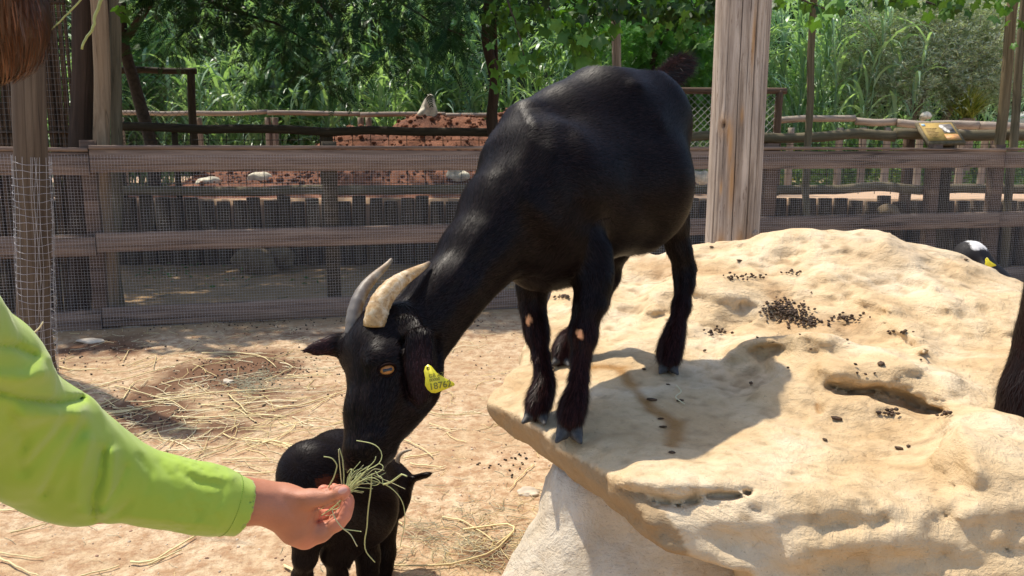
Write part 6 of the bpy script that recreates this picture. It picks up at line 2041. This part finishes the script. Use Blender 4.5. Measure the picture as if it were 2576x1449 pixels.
for k, (px, py, Y, s, lab) in enumerate((((3000), 262, 14.0, (.13, .12, .20), 'pale stone lying off to the far right on the terrace'),
                                         (650, 452, 10.75, (.19, .14, .12), 'large pale hollowed stone lying behind the palisade, left of the soil'),
                                         (525, 462, 10.7, (.19, .14, .09), 'low pale stone at the left foot of the soil heap'),
                                         (1150, 438, 10.6, (.17, .12, .10), 'pale stone in the red soil next to the goat neck'),
                                         (2330, 292, 13.4, (.12, .1, .08), 'pale rough stone on the rail line right of the reading board'),
                                         (1765, 450, 10.7, (.12, .08, .12), 'white stone seen between goat rump and thick post'),
                                         (1745, 440, 10.9, (.08, .08, .07), 'small white stone beside the bigger one behind the netting'),
                                         (2235, 540, 9.3, (.16, .1, .12), 'grey flat stone leaning on the palisade at the right'),
                                         (640, 660, 9.2, (.3, .2, .2), 'brown boulder in the shade at the foot of the palisade'),
                                         (700, 648, 9.5, (.22, .16, .14), 'smaller brown boulder right of the shaded one below the palisade'))):
    p = P(px, py, Y)
    stone('stone', tuple(p), s, 40 + k, lime if k not in (7, 8, 9) else brown_stone, lab)

# ================================================================== PLANTS
def blade_strips(n, root, azim, length, width, up, droop, segs=6, gen=rng, fold=.0):
    """arching ribbon leaves. root (n,3). up: initial elevation angle; droop: bend over the length"""
    t = np.linspace(0, 1, segs + 1)
    ang = up[:, None] - droop[:, None] * t[None] ** 1.3
    ds = length[:, None] / segs
    hx = np.cumsum(np.concatenate([np.zeros((n, 1)), np.cos(ang[:, :-1]) * ds], 1), 1)
    hz_ = np.cumsum(np.concatenate([np.zeros((n, 1)), np.sin(ang[:, :-1]) * ds], 1), 1)
    ca_, sa_ = np.cos(azim)[:, None], np.sin(azim)[:, None]
    c = np.stack([root[:, :1] + hx * ca_, root[:, 1:2] + hx * sa_, root[:, 2:] + hz_], -1)
    wv = width[:, None] * np.sin(np.pi * (.12 + .88 * t[None]) ** .8) * .5
    tw = gen.uniform(-.5, .5, n)[:, None]
    side = np.stack([-sa_ * wv * np.cos(tw), ca_ * wv * np.cos(tw), wv * np.sin(tw)], -1)
    V = np.stack([c - side, c + side], 2).reshape(n, -1, 3)
    m = 2 * (segs + 1)
    b0 = (np.arange(n) * m)[:, None]; k = np.arange(segs)[None] * 2
    Q_ = np.stack([b0 + k, b0 + k + 1, b0 + k + 3, b0 + k + 2], -1).reshape(-1, 4)
    return V.reshape(-1, 3), Q_, m


reed_m = leaf_mat('giant reed leaf', (.13, .23, .13), (.50, .66, .46), .38, .38, .5)
gen = np.random.default_rng(21)


def reeds(x0, x1, y0, y1, nst, hmin, hmax, name, label, per=15, zb=.8, bright=0.0):
    bag = Bag()
    sx = gen.uniform(x0, x1, nst); sy = gen.uniform(y0, y1, nst); sh = gen.uniform(hmin, hmax, nst)
    # clumps: neighbours lean together
    sx = sx + .5 * np.sin(sx * 2.3)
    lean = gen.normal(0, .10, (nst, 2))
    n = nst * per
    st = np.repeat(np.arange(nst), per)
    f_ = np.tile(np.linspace(.08, 1, per), nst) + gen.normal(0, .02, n)
    root = np.column_stack([sx[st] + lean[st, 0] * sh[st] * f_ ** 2, sy[st] + lean[st, 1] * sh[st] * f_ ** 2, zb + sh[st] * f_])
    az = gen.uniform(0, 2 * math.pi, n)
    V, Q_, m = blade_strips(n, root, az, gen.uniform(.6, 1.3, n), gen.uniform(.036, .072, n), gen.uniform(.95, 1.5, n), gen.uniform(1.5, 3.0, n), 6, gen)
    c = np.clip(gen.beta(1.6, 2.2, n) * .9 + bright * gen.random(n), 0, 1)
    bag.add(V, Q_, None, np.repeat(c, m)[:, None] * np.ones(3))
    for k in range(nst):
        bag.tube([(sx[k], sy[k], zb), (sx[k] + lean[k, 0] * sh[k] * .3, sy[k] + lean[k, 1] * sh[k] * .3, zb + sh[k] * .55), (sx[k] + lean[k, 0] * sh[k], sy[k] + lean[k, 1] * sh[k], zb + sh[k])], [.012, .01, .005], 4, False, (.35, .35, .35))
    return tag(link(name, bag.mesh(name), reed_m), label, kind='stuff')


reeds(-9.5, 1.6, 13.9, 14.7, 190, 1.0, 2.2, 'reeds', 'arching grey-green reed leaves along the back rail', 12)
reeds(-10.5, 3.2, 14.6, 16.6, 420, 2.2, 4.4, 'reeds', 'tall dense bed of giant reeds at the back', 16)
reeds(2.4, 6.2, 13.9, 16.2, 130, 1.6, 4.2, 'reeds', 'tall bright reeds right of the thick post', 17, bright=.35)
reeds(1.0, 14, 18.8, 21, 150, 3.0, 5.2, 'reeds', 'distant reeds behind the olive tree', 14, bright=.2)

# dense hedge and undergrowth closing the view
core = Bag()
hx = np.linspace(-26, 30, 90)
for x_ in hx:
    pass
gx3, gz3 = np.meshgrid(np.linspace(-28, 34, 130), np.linspace(0, 1, 26), indexing='ij')
hh = 6.6 + .9 * fbm2(gx3, gz3 * 0, .35, 3, 3)
zz3 = .6 + gz3 * hh
yy3 = 21.6 + 1.0 * fbm2(gx3, zz3, .8, 4, 2) + (gz3 ** 3) * 2.0
V = np.stack([gx3, yy3, zz3], -1).reshape(-1, 3)
i, j = np.meshgrid(np.arange(129), np.arange(25), indexing='ij')
Q_ = np.stack([i * 26 + j, (i + 1) * 26 + j, (i + 1) * 26 + j + 1, i * 26 + j + 1], -1).reshape(-1, 4)
Vb = V + (0, 3.0, 0)
hedge = empty('hedge', (2, 22.5, .8), 'high dark green hedge closing the view behind the reeds', 'hedge')
nv = len(V)
rim = [[k * 26 + 25, (k + 1) * 26 + 25, nv + (k + 1) * 26 + 25, nv + k * 26 + 25] for k in range(129)]
link('hedge_core', mesh_np('hedge_core', np.concatenate([V, Vb]), np.concatenate([Q_, (Q_ + nv)[:, ::-1], np.array(rim)])), plain_mat('dark leaf mass', (.018, .032, .010), .9, var=.5, sc=3), hedge)
N = 26000
pk = gen.integers(0, len(V), N)
pos = V[pk] + gen.normal(0, .28, (N, 3)) * (1, .6, 1) - (0, .25, 0)
leafT = np.array([[0, 0, 0], [.5, .22, .04], [1, 0, 0], [.5, -.22, .04]])
leafQ = np.array([[0, 1, 2, 3]])
Vl, Fl, Cl = scatter(leafT, [leafQ], pos, rotmats(N, 1.3, gen), gen.uniform(.10, .22, N), np.repeat(gen.random((N, 1)), 3, 1))
broad_m = leaf_mat('broad leaf', (.03, .07, .018), (.10, .19, .045), .3)
tag(link('foliage', mesh_np('foliage', Vl, Fl, False, Cl), broad_m, hedge), kind='stuff')


# pinnate fronds
def frond_template(pairs=11, L=1.0, w=.26):
    V, Q_ = [], []
    for s in (-1, 1):
        for k in range(pairs):
            t = .08 + .88 * k / (pairs - 1)
            ll = w * (1 - .75 * abs(t - .45)) * (1.15 if t < .6 else .9)
            x = t; dr = -.16 * t * t
            a = .95 - .35 * t
            d = np.array((math.cos(a), s * math.sin(a), -.12))
            p = np.array((x, 0, dr)); e = p + d * ll; q = np.array((-d[1], d[0], 0)) * .030
            m_ = p + d * ll * .5
            b0 = len(V)
            V += [p, m_ + q, e, m_ - q]
            Q_.append([b0, b0 + 1, b0 + 2, b0 + 3])
    b0 = len(V)
    for k in range(5):
        t = k / 4
        V += [(t, .006, -.16 * t * t), (t, -.006, -.16 * t * t)]
    for k in range(4): Q_.append([b0 + 2 * k, b0 + 2 * k + 1, b0 + 2 * k + 3, b0 + 2 * k + 2])
    return np.array(V, float) * L, np.array(Q_)


FT, FQ = frond_template()
frond_m = leaf_mat('pinnate leaf', (.015, .042, .016), (.045, .12, .032), .12, .55, .25)


def frond_cloud(centres, n, name, parent, mat, size=(.22, .42), cr=(0, 1), down=.35, g=gen, spread=None):
    """centres: (x, y, z, rx, ry, rz)"""
    cs = np.array(centres); w = cs[:, 3] * cs[:, 5] + .02; w /= w.sum()
    k = g.choice(len(cs), n, p=w)
    d = g.normal(0, 1, (n, 3)); d /= np.linalg.norm(d, axis=1)[:, None]
    d *= g.uniform(.35, 1, (n, 1)) ** .6
    pos = cs[k, :3] + d * cs[k, 3:6]
    az = np.arctan2(d[:, 1], d[:, 0]) + g.normal(0, .7, n)
    el = -down + g.normal(0, .38, n)
    ro = g.normal(0, .45, n)
    x = np.stack([np.cos(az) * np.cos(el), np.sin(az) * np.cos(el), np.sin(el)], -1)
    y0 = np.stack([-np.sin(az), np.cos(az), 0 * az], -1); z0 = np.cross(x, y0)
    y = y0 * np.cos(ro)[:, None] + z0 * np.sin(ro)[:, None]; z = np.cross(x, y)
    R = np.stack([x, y, z], -1)
    c = np.repeat(g.uniform(cr[0], cr[1], (n, 1)), 3, 1)
    V, F, C = scatter(FT, [FQ], pos, R, g.uniform(*size, n), c)
    return tag(link(name, mesh_np(name, V, F, False, C), mat, parent), kind='stuff')


def limb(parent, name, pts, r0, r1, mat, seg=9, n=24, wob=.01):
    pp = bendy([tuple(p) for p in pts], n, wob)
    return link(name, Bag().tube(pp, np.linspace(r0, r1, n), seg).mesh(name), mat, parent)


bark_m = plain_mat('dark bark', (.055, .04, .028), .9, var=.5, sc=26, bmp=.8)
# feathery tree on the left whose boughs hang into the view
tree = empty('tree', tuple(PZ(372, 560, 0.8)) if False else (P(392, 500, 10.6).x, 10.6, .8), 'feathery-leaved tree with crooked dark trunk, boughs hanging in at the upper left', 'tree')
limb(tree, 'trunk', [P(392, 500, 10.6), P(385, 370, 10.6), P(345, 235, 10.55), P(310, 120, 10.4), P(300, 0, 10.2), P(330, -150, 10.0), P(480, -300, 9.6)], .085, .05, bark_m)
limb(tree, 'branch', [P(310, 110, 10.4), P(420, -60, 10.0), P(640, -120, 9.3), P(900, -90, 8.8), P(1150, -60, 8.6)], .05, .02, bark_m)
limb(tree, 'branch', [P(420, -60, 10.0), P(560, 20, 9.3), P(700, 60, 8.9), P(800, 120, 8.6)], .03, .008, bark_m)
limb(tree, 'branch', [P(640, -120, 9.3), P(780, -20, 9.0), P(850, 60, 8.8), P(868, 150, 8.7)], .025, .006, bark_m)
limb(tree, 'branch', [P(900, -90, 8.8), P(1000, 0, 8.6), P(1090, 60, 8.5), P(1170, 90, 8.5)], .022, .006, bark_m)
cs = []
for (px, py, Y, rx, rz) in ((450, 20, 9.0, .40, .30), (560, -10, 8.8, .5, .35), (420, 110, 9.2, .26, .16), (700, 40, 8.8, .5, .35), (690, 150, 8.7, .30, .20), (760, 110, 8.6, .35, .30), (850, 30, 8.7, .5, .35), (880, 180, 8.7, .20, .16), (950, 80, 8.6, .40, .35),
                            (1030, 100, 8.5, .36, .32), (1080, 20, 8.6, .45, .3), (1130, 120, 8.5, .25, .22), (1180, 40, 8.5, .35, .3), (600, 90, 8.9, .22, .16), (820, 210, 8.8, .16, .12), (660, 205, 8.8, .14, .10), (1050, 190, 8.5, .18, .12), (370, -20, 9.4, .35, .3), (500, 100, 9.0, .25, .12), (1250, -20, 8.5, .4, .25)):
    p = P(px, py, Y); cs.append((p.x, p.y, p.z, rx, .5, rz))
frond_cloud(cs, 1150, 'foliage', tree, frond_m, (.16, .32), (0, .9), .45)
# crown above, out of the frame, that throws the shade
cs = [(gen.uniform(-7.5, 1.5), gen.uniform(7.3, 10.8), gen.uniform(3.4, 4.4), .7, .7, .35) for _ in range(46)]
frond_cloud(cs, 3600, 'foliage', tree, frond_m, (.35, .6), (0, .6), .2)

# feathery shrub behind the goat's tail
sh = empty('shrub', (P(1700, 300, 12.2).x, 12.2, .8), 'feathery bright green shrub behind the goat tail and the chain-link gate', 'shrub')
limb(sh, 'stem', [P(1632, 340, 12.2), P(1640, 150, 12.1), P(1665, 95, 12.0), P(1700, 30, 12), P(1740, -60, 12)], .05, .035, bark_m)
limb(sh, 'stem', [P(1700, 380, 12.3), P(1720, 200, 12.3), P(1760, 60, 12.3)], .035, .015, bark_m)
cs = []
for (px, py, rx, rz) in ((1600, 90, .35, .35), (1680, 120, .45, .45), (1750, 160, .4, .5), (1640, 220, .4, .4), (1740, 260, .4, .35), (1780, 80, .35, .4), (1580, 190, .25, .3), (1690, 20, .6, .35), (1500, 40, .3, .3), (1800, 220, .3, .5)):
    p = P(px, py, 12.3); cs.append((p.x, p.y, p.z, rx, .5, rz))
frond_cloud(cs, 1900, 'foliage', sh, leaf_mat('bright pinnate leaf', (.07, .18, .045), (.18, .40, .10), .4), (.22, .40), (0, 1), .35)

# ---- vine over the pen
def vine_leaf():
    ang = np.radians([0, 22, 40, 62, 88, 112, 140, 165, 180])
    rad = np.array([1.0, .72, .62, .92, .60, .50, .74, .40, .12])
    pts = [(0, 0, .05)]
    for s in (1, -1):
        rr_ = list(zip(ang, rad))
        if s < 0: rr_ = rr_[1:-1][::-1]
        for a_, r_ in rr_:
            x_, y_ = r_ * math.cos(a_) * .5 + .1, s * r_ * math.sin(a_) * .5
            pts.append((x_, y_, -.28 * (x_ * x_ + y_ * y_) + .05 * math.sin(a_ * 5)))
    n = len(pts) - 1
    T_ = [[0, 1 + k, 1 + (k + 1) % n] for k in range(n)]
    return np.array(pts), np.array(T_)


VT, VF = vine_leaf()
vine_m = leaf_mat('vine leaf', (.022, .045, .012), (.12, .26, .040), .30, .5, .3)
vine = empty('grapevine', (-2.2, 7.15, 0), 'grapevine with lobed leaves trained overhead, hanging into the top of the view', 'vine')
limb(vine, 'stem', [(-4.35, 6.95, 0), (-4.3, 7.0, 1.5), (-4.2, 7.2, 2.9), (-3.4, 7.6, 3.3)], .03, .02, bark_m)


def leaf_patch(n, x0, x1, y0, y1, z0, z1, size, name, parent, mat, g=gen, tilt=.7, cr=(0, 1), thr=None):
    pos = np.column_stack([g.uniform(x0, x1, n), g.uniform(y0, y1, n), g.uniform(z0, z1, n)])
    if thr is not None:
        k = fbm2(pos[:, 0], pos[:, 1], 1.1, 3, 31.0) > thr
        pos = pos[k]
    n = len(pos)
    V, F, C = scatter(VT, [VF], pos, rotmats(n, tilt, g), g.uniform(*size, n), np.repeat(g.uniform(cr[0], cr[1], (n, 1)), 3, 1))
    return tag(link(name, mesh_np(name, V, F, False, C), mat, parent), kind='stuff')


leaf_patch(5200, -8.5, 4.2, 7.2, 10.6, 3.40, 3.85, (.10, .19), 'foliage', vine, vine_m, thr=-.30)
leaf_patch(900, -8.5, -3.2, 6.3, 7.3, 3.0, 3.4, (.10, .18), 'foliage', vine, vine_m, thr=-.15)
leaf_patch(1100, 3.0, 9.5, 7.4, 10.2, 3.35, 3.75, (.10, .19), 'foliage', vine, vine_m, thr=-.05)


def sprays(lst, name='hanging_leaves'):
    """hanging leaves round photographed points: (px, py, Y, sx, sy, n, size)"""
    P_, S_, Cc = [], [], []
    for (px, py, Y, sx, sy, n, s, c0, c1) in lst:
        for k in range(n):
            p = P(px + gen.normal() * sx, py + gen.normal() * sy, Y + gen.normal() * .15)
            P_.append(tuple(p)); S_.append(s * gen.uniform(.7, 1.25)); Cc.append(gen.uniform(c0, c1))
    P_ = np.array(P_); n = len(P_)
    az = gen.uniform(0, 2 * math.pi, n); el = gen.normal(-.9, .45, n); ro = gen.normal(0, .6, n)
    x = np.stack([np.cos(az) * np.cos(el), np.sin(az) * np.cos(el), np.sin(el)], -1)
    y0 = np.stack([-np.sin(az), np.cos(az), 0 * az], -1); z0 = np.cross(x, y0)
    y = y0 * np.cos(ro)[:, None] + z0 * np.sin(ro)[:, None]; z = np.cross(x, y)
    V, F, C = scatter(VT, [VF], P_, np.stack([x, y, z], -1), np.array(S_), np.array(Cc)[:, None] * np.ones(3))
    return tag(link(name, mesh_np(name, V, F, False, C), vine_m, vine), kind='stuff')


sprays([(1290, 90, 7.6, 26, 40, 26, .17, .4, 1), (1320, 140, 7.5, 28, 25, 18, .18, .4, 1), (1420, 70, 7.4, 30, 34, 26, .18, .5, 1), (1460, 110, 7.3, 30, 22, 18, .19, .4, 1), (1500, 75, 7.3, 28, 24, 14, .17, .3, 1), (1350, 40, 7.6, 40, 26, 24, .17, .2, .8),
        (1500, 10, 7.4, 60, 16, 40, .16, 0, .5), (1640, 14, 7.2, 80, 18, 80, .15, 0, .4), (1740, 22, 7.2, 50, 18, 46, .15, 0, .4), (1700, 66, 7.2, 60, 12, 22, .12, .2, .8), (1760, 105, 6.8, 16, 14, 8, .11, .3, .8),
        (2000, 6, 6.6, 60, 8, 26, .12, 0, .6), (2080, 24, 6.2, 18, 14, 9, .16, .7, 1), (2230, 4, 6.6, 50, 6, 16, .12, 0, .6), (2400, 8, 6.4, 50, 12, 34, .12, .1, .6), (2380, 28, 6.4, 20, 8, 9, .11, .2, .7), (2540, 30, 6.6, 20, 30, 12, .12, .3, .8),
        (1250, 210, 7.8, 6, 20, 4, .14, .7, 1), (320, 10, 6.4, 14, 12, 4, .14, .2, .5)])
for pts in ([(1275, 0), (1300, 60), (1312, 110), (1320, 160)], [(1370, 0), (1395, 50), (1430, 100), (1460, 130)], [(1500, 20), (1470, 60), (1450, 90)], [(2010, -5), (2050, 12), (2090, 28)], [(2330, 5), (2370, 18), (2420, 12)]):
    limb(vine, 'tendril', [P(a_, b_, 7.4 if a_ < 1600 else 6.4) for a_, b_ in pts], .009, .004, bark_m, 5, 14)
green_stem = plain_mat('green vine shoot', (.30, .34, .12), .6)
tag(limb(None, 'vine_shoot', [P(268, -80, 2.6), P(255, 0, 2.6), P(240, 40, 2.6), P(236, 68, 2.6), P(214, 100, 2.6), P(204, 124, 2.6)], .006, .0035, green_stem, 8, 24, .002), 'pale green vine shoot hanging in at the upper left', 'vine shoot')
tag(limb(None, 'vine_shoot', [P(235, -50, 3.2), P(200, 5, 3.2), P(150, 55, 3.2), P(115, 88, 3.2)], .004, .0025, green_stem, 6, 20, .002), 'very thin green shoot left of the thicker hanging one', 'vine shoot')
# wooden pergola beams that carry the vine
pg = empty('pergola', (0, 8.5, 0), 'wooden pergola beams carrying the vine above the fence', 'pergola')
for k, yb in enumerate((7.25, 9.2, 10.7)):
    log('beam', (-8.6, yb, 3.68), (9.6, yb, 3.70), .055, .055, post_wood, pg, 90 + k, 10)
for k, xb_ in enumerate((-8.4, 9.4)):
    for yb in (7.25, 10.7):
        log('post', (xb_, yb, -.05 if yb < 9.9 else .7), (xb_, yb, 3.68), .06, .06, post_wood, pg, 95 + k, 10)
for k in range(9):
    xk = -8 + k * 2.1
    log('rafter', (xk, 7.0, 3.76), (xk, 10.9, 3.77), .035, .035, post_wood, pg, 100 + k, 8)

# ---- olive tree on the right
olive_b = plain_mat('olive bark', (.22, .17, .12), .9, var=.4, sc=20, bmp=.8)
olive_m = leaf_mat('olive leaf', (.24, .29, .20), (.54, .58, .47), .3, .45, .45)


def olive(px, Y, label, crowns, trunks, n, size=(.05, .09)):
    e = empty('olive_tree', (P(px, 300, Y).x, Y, .8), label, 'tree')
    for t in trunks:
        pts = [P(a_, b_, Y + c_) for a_, b_, c_ in t[0]]
        limb(e, 'trunk', pts, t[1], t[2], olive_b, 9, 20, .02)
    cs = np.array([(*P(a_, b_, Y + c_), rx, ry, rz) for a_, b_, c_, rx, ry, rz in crowns])
    w = cs[:, 3] * cs[:, 4] * cs[:, 5]; w /= w.sum()
    nt_ = n // 26
    k = gen.choice(len(cs), nt_, p=w)
    d = gen.normal(0, 1, (nt_, 3)); d /= np.linalg.norm(d, axis=1)[:, None]; d *= gen.uniform(.45, 1.0, (nt_, 1))
    tw = cs[k, :3] + d * cs[k, 3:6]                      # twig positions
    dirs = d + (0, 0, .3) + gen.normal(0, .5, (nt_, 3)); dirs /= np.linalg.norm(dirs, axis=1)[:, None]
    tt_ = np.tile(np.linspace(0, .34, 26), nt_)
    pos = np.repeat(tw, 26, 0) + np.repeat(dirs, 26, 0) * tt_[:, None] + gen.normal(0, .015, (nt_ * 26, 3))
    lt = np.array([[0, 0, 0], [.5, .10, 0], [1, 0, 0], [.5, -.10, 0]])
    N_ = len(pos)
    V, F, C = scatter(lt, [leafQ], pos, rotmats(N_, 1.2, gen), gen.uniform(size[0], size[1], N_), np.repeat(gen.random((N_, 1)), 3, 1))
    tag(link('foliage', mesh_np('foliage', V, F, False, C), olive_m, e), kind='stuff')
    b_ = Bag()
    for q, dd in zip(tw[::3], dirs[::3]): b_.tube([q, q + dd * .34], .004, 3, False)
    tag(link('twigs', b_.mesh('twigs'), olive_b, e), kind='stuff')
    return e


olive(2340, 14.6, 'rounded grey-green olive tree with forked bare trunks at the right',
      [(2240, 130, 0, 1.0, .9, .75), (2380, 110, .2, 1.1, .9, .85), (2300, 210, -.2, .9, .8, .45), (2450, 180, .1, .8, .8, .6), (2180, 190, .1, .5, .7, .5), (2330, 40, .2, 1.0, .8, .6), (2500, 90, .3, .8, .8, .8), (2200, 260, 0, .35, .5, .25), (2480, 240, 0, .5, .6, .3)],
      [([(2284, 400, 0), (2290, 340, 0), (2302, 290, 0), (2270, 240, .1), (2240, 180, .1)], .075, .03), ([(2302, 290, 0), (2330, 230, 0), (2350, 150, 0)], .05, .02), ([(2360, 400, 0), (2366, 330, 0), (2385, 280, 0), (2430, 210, 0), (2470, 120, 0)], .085, .03),
       ([(2350, 400, .1), (2340, 330, .1), (2310, 290, .1), (2290, 250, .1)], .06, .025), ([(2385, 280, 0), (2400, 240, .1), (2410, 170, .1)], .05, .02)], 76000, (.055, .10))
olive(2700, 16.5, 'second olive tree cut by the right edge of the view', [(2560, 60, 0, 1.3, 1, 1.3), (2700, 80, 0, 1.4, 1, 1.2), (2620, 180, 0, .8, .8, .5)], [([(2700, 400, 0), (2690, 250, 0), (2640, 120, 0)], .1, .04)], 26000)

# low bright bushes, grasses and flowers behind the right-hand rail
bright_m = leaf_mat('bright ground leaf', (.10, .19, .035), (.26, .38, .07), .3)
n = 15000
pos = np.column_stack([gen.uniform(2.6, 11.5, n), gen.uniform(13.2, 18.2, n), np.zeros(n)])
pos[:, 2] = .8 + gen.random(n) ** 1.4 * (.35 + .55 * np.clip((pos[:, 1] - 13.4) / 3, 0, 1) + .25 * fbm2(pos[:, 0], pos[:, 1], .9, 3, 4))
V, F, C = scatter(leafT, [leafQ], pos, rotmats(n, 1.0, gen), gen.uniform(.05, .12, n), np.repeat(gen.random((n, 1)), 3, 1))
tag(link('ground_cover', mesh_np('ground_cover', V, F, False, C), bright_m), 'bright green low plants behind the right-hand rail', kind='stuff')
fl_m = plain_mat('yellow blossom', (.80, .62, .03), .6, var=.15, sc=9)
n = 2600
pos = np.column_stack([gen.uniform(2.8, 11, n), gen.uniform(13.0, 14.6, n), gen.uniform(.9, 1.42, n)])
pos = pos[fbm2(pos[:, 0], pos[:, 1], 1.3, 3, 11.0) > .0]; n = len(pos)
V, F, C = scatter(leafT * (.7, 1.4, 1), [leafQ], pos, rotmats(n, 1.0, gen), gen.uniform(.03, .06, n), np.ones((n, 3)))
tag(link('flowers', mesh_np('flowers', V, F, False, C), fl_m), 'yellow flowers among the low plants at the back right', kind='stuff')
grass_m = leaf_mat('grass tuft', (.10, .20, .07), (.27, .40, .17), .3)
for (px, py, Y, nb, L_, lab) in ((2345, 318, 15.2, 900, .95, 'fountain of long green grass between the olive trunks'), (2450, 312, 15.0, 500, .8, 'green grass tuft right of the olive tree'), (2160, 315, 15.6, 500, .8, 'grass clump at the foot of the reeds, left of the olive trunks'), (2560, 300, 15.5, 500, .9, 'grass clump at the right edge behind the leaning poles')):
    p = P(px, py, Y)
    root = np.column_stack([p.x + gen.normal(0, .10, nb), Y + gen.normal(0, .10, nb), np.full(nb, .82)])
    V, Q_, m_ = blade_strips(nb, root, gen.uniform(0, 6.28, nb), gen.uniform(.6, 1.25, nb) * L_ * 1.3, gen.uniform(.012, .02, nb), gen.uniform(.9, 1.5, nb), gen.uniform(.9, 2.3, nb), 6, gen)
    tag(link('grass_clump', mesh_np('grass_clump', V, Q_, False, np.repeat(gen.random(nb), m_)[:, None] * np.ones(3)), grass_m), lab, 'grass')
# small cycad with stubby scaly trunk
p = P(2432, 300, 14.0)
cy = empty('cycad', (p.x, 14.0, .8), 'small cycad with a stubby brown trunk and stiff yellow-green fronds', 'plant')
limb(cy, 'trunk', [(p.x - .05, 14.0, .8), (p.x - .03, 14.0, 1.4), (p.x, 14.0, p.z + .02)], .16, .13, plain_mat('scaly trunk', (.30, .20, .14), .9, var=.5, sc=30, bmp=.9), 10, 16)
nb = 260
V, Q_, m_ = blade_strips(nb, np.tile([[p.x, 14.0, p.z + .03]], (nb, 1)) + gen.normal(0, .05, (nb, 3)), gen.uniform(0, 6.28, nb), gen.uniform(.35, .6, nb), gen.uniform(.015, .03, nb), gen.uniform(.5, 1.5, nb), gen.uniform(.1, .6, nb), 5, gen)
link('fronds', mesh_np('fronds', V, Q_, False, np.repeat(gen.random(nb), m_)[:, None] * np.ones(3)), leaf_mat('cycad frond', (.16, .19, .03), (.38, .38, .09), .3), cy)['kind'] = 'stuff'
# shade sail / white roof beyond
wr = P(2540, 312, 19)
V = np.array([(wr.x, 19, wr.z), (wr.x + 2.6, 19, wr.z), (wr.x + 2.6, 19.05, wr.z + .75), (wr.x + 1.3, 19.05, wr.z + .55), (wr.x, 20.5, wr.z + .02), (wr.x + 2.6, 20.5, wr.z + .4), (wr.x + 2.6, 20.5, wr.z - .05)])
cv = empty('canopy', (wr.x + 1.3, 19.5, .8), 'white canvas canopy just visible at the right edge', 'canopy')
link('canvas', mesh_np('canvas', V, [np.array([[0, 1, 2, 3]]), np.array([[0, 3, 4], [3, 2, 5], [3, 5, 4], [1, 6, 5]]), np.array([[1, 5, 2]]), np.array([[0, 4, 6, 1]])], False), plain_mat('white canvas', (.8, .8, .8), .7, var=.03), cv)
for dx in (.1, 2.5): log('pole', (wr.x + dx, 19.6, .75), (wr.x + dx, 19.6, wr.z + .1), .03, .03, grey_wood, cv, 5)
# weeds in the shade at the foot of the palisade
n = 900
pos = np.column_stack([gen.uniform(-5, 3, n), 9.0 + gen.normal(0, .35, n), np.zeros(n)])
pos = pos[fbm2(pos[:, 0], pos[:, 1], 2.0, 3, 14.0) > .12]; n = len(pos)
pos[:, 2] = gz(pos[:, 0], pos[:, 1]) + gen.uniform(.01, .07, n)
V, F, C = scatter(leafT, [leafQ], pos, rotmats(n, .8, gen), gen.uniform(.03, .08, n), np.repeat(gen.random((n, 1)), 3, 1))
tag(link('weeds', mesh_np('weeds', V, F, False, C), broad_m), 'small green weeds in the shade below the palisade', kind='stuff')
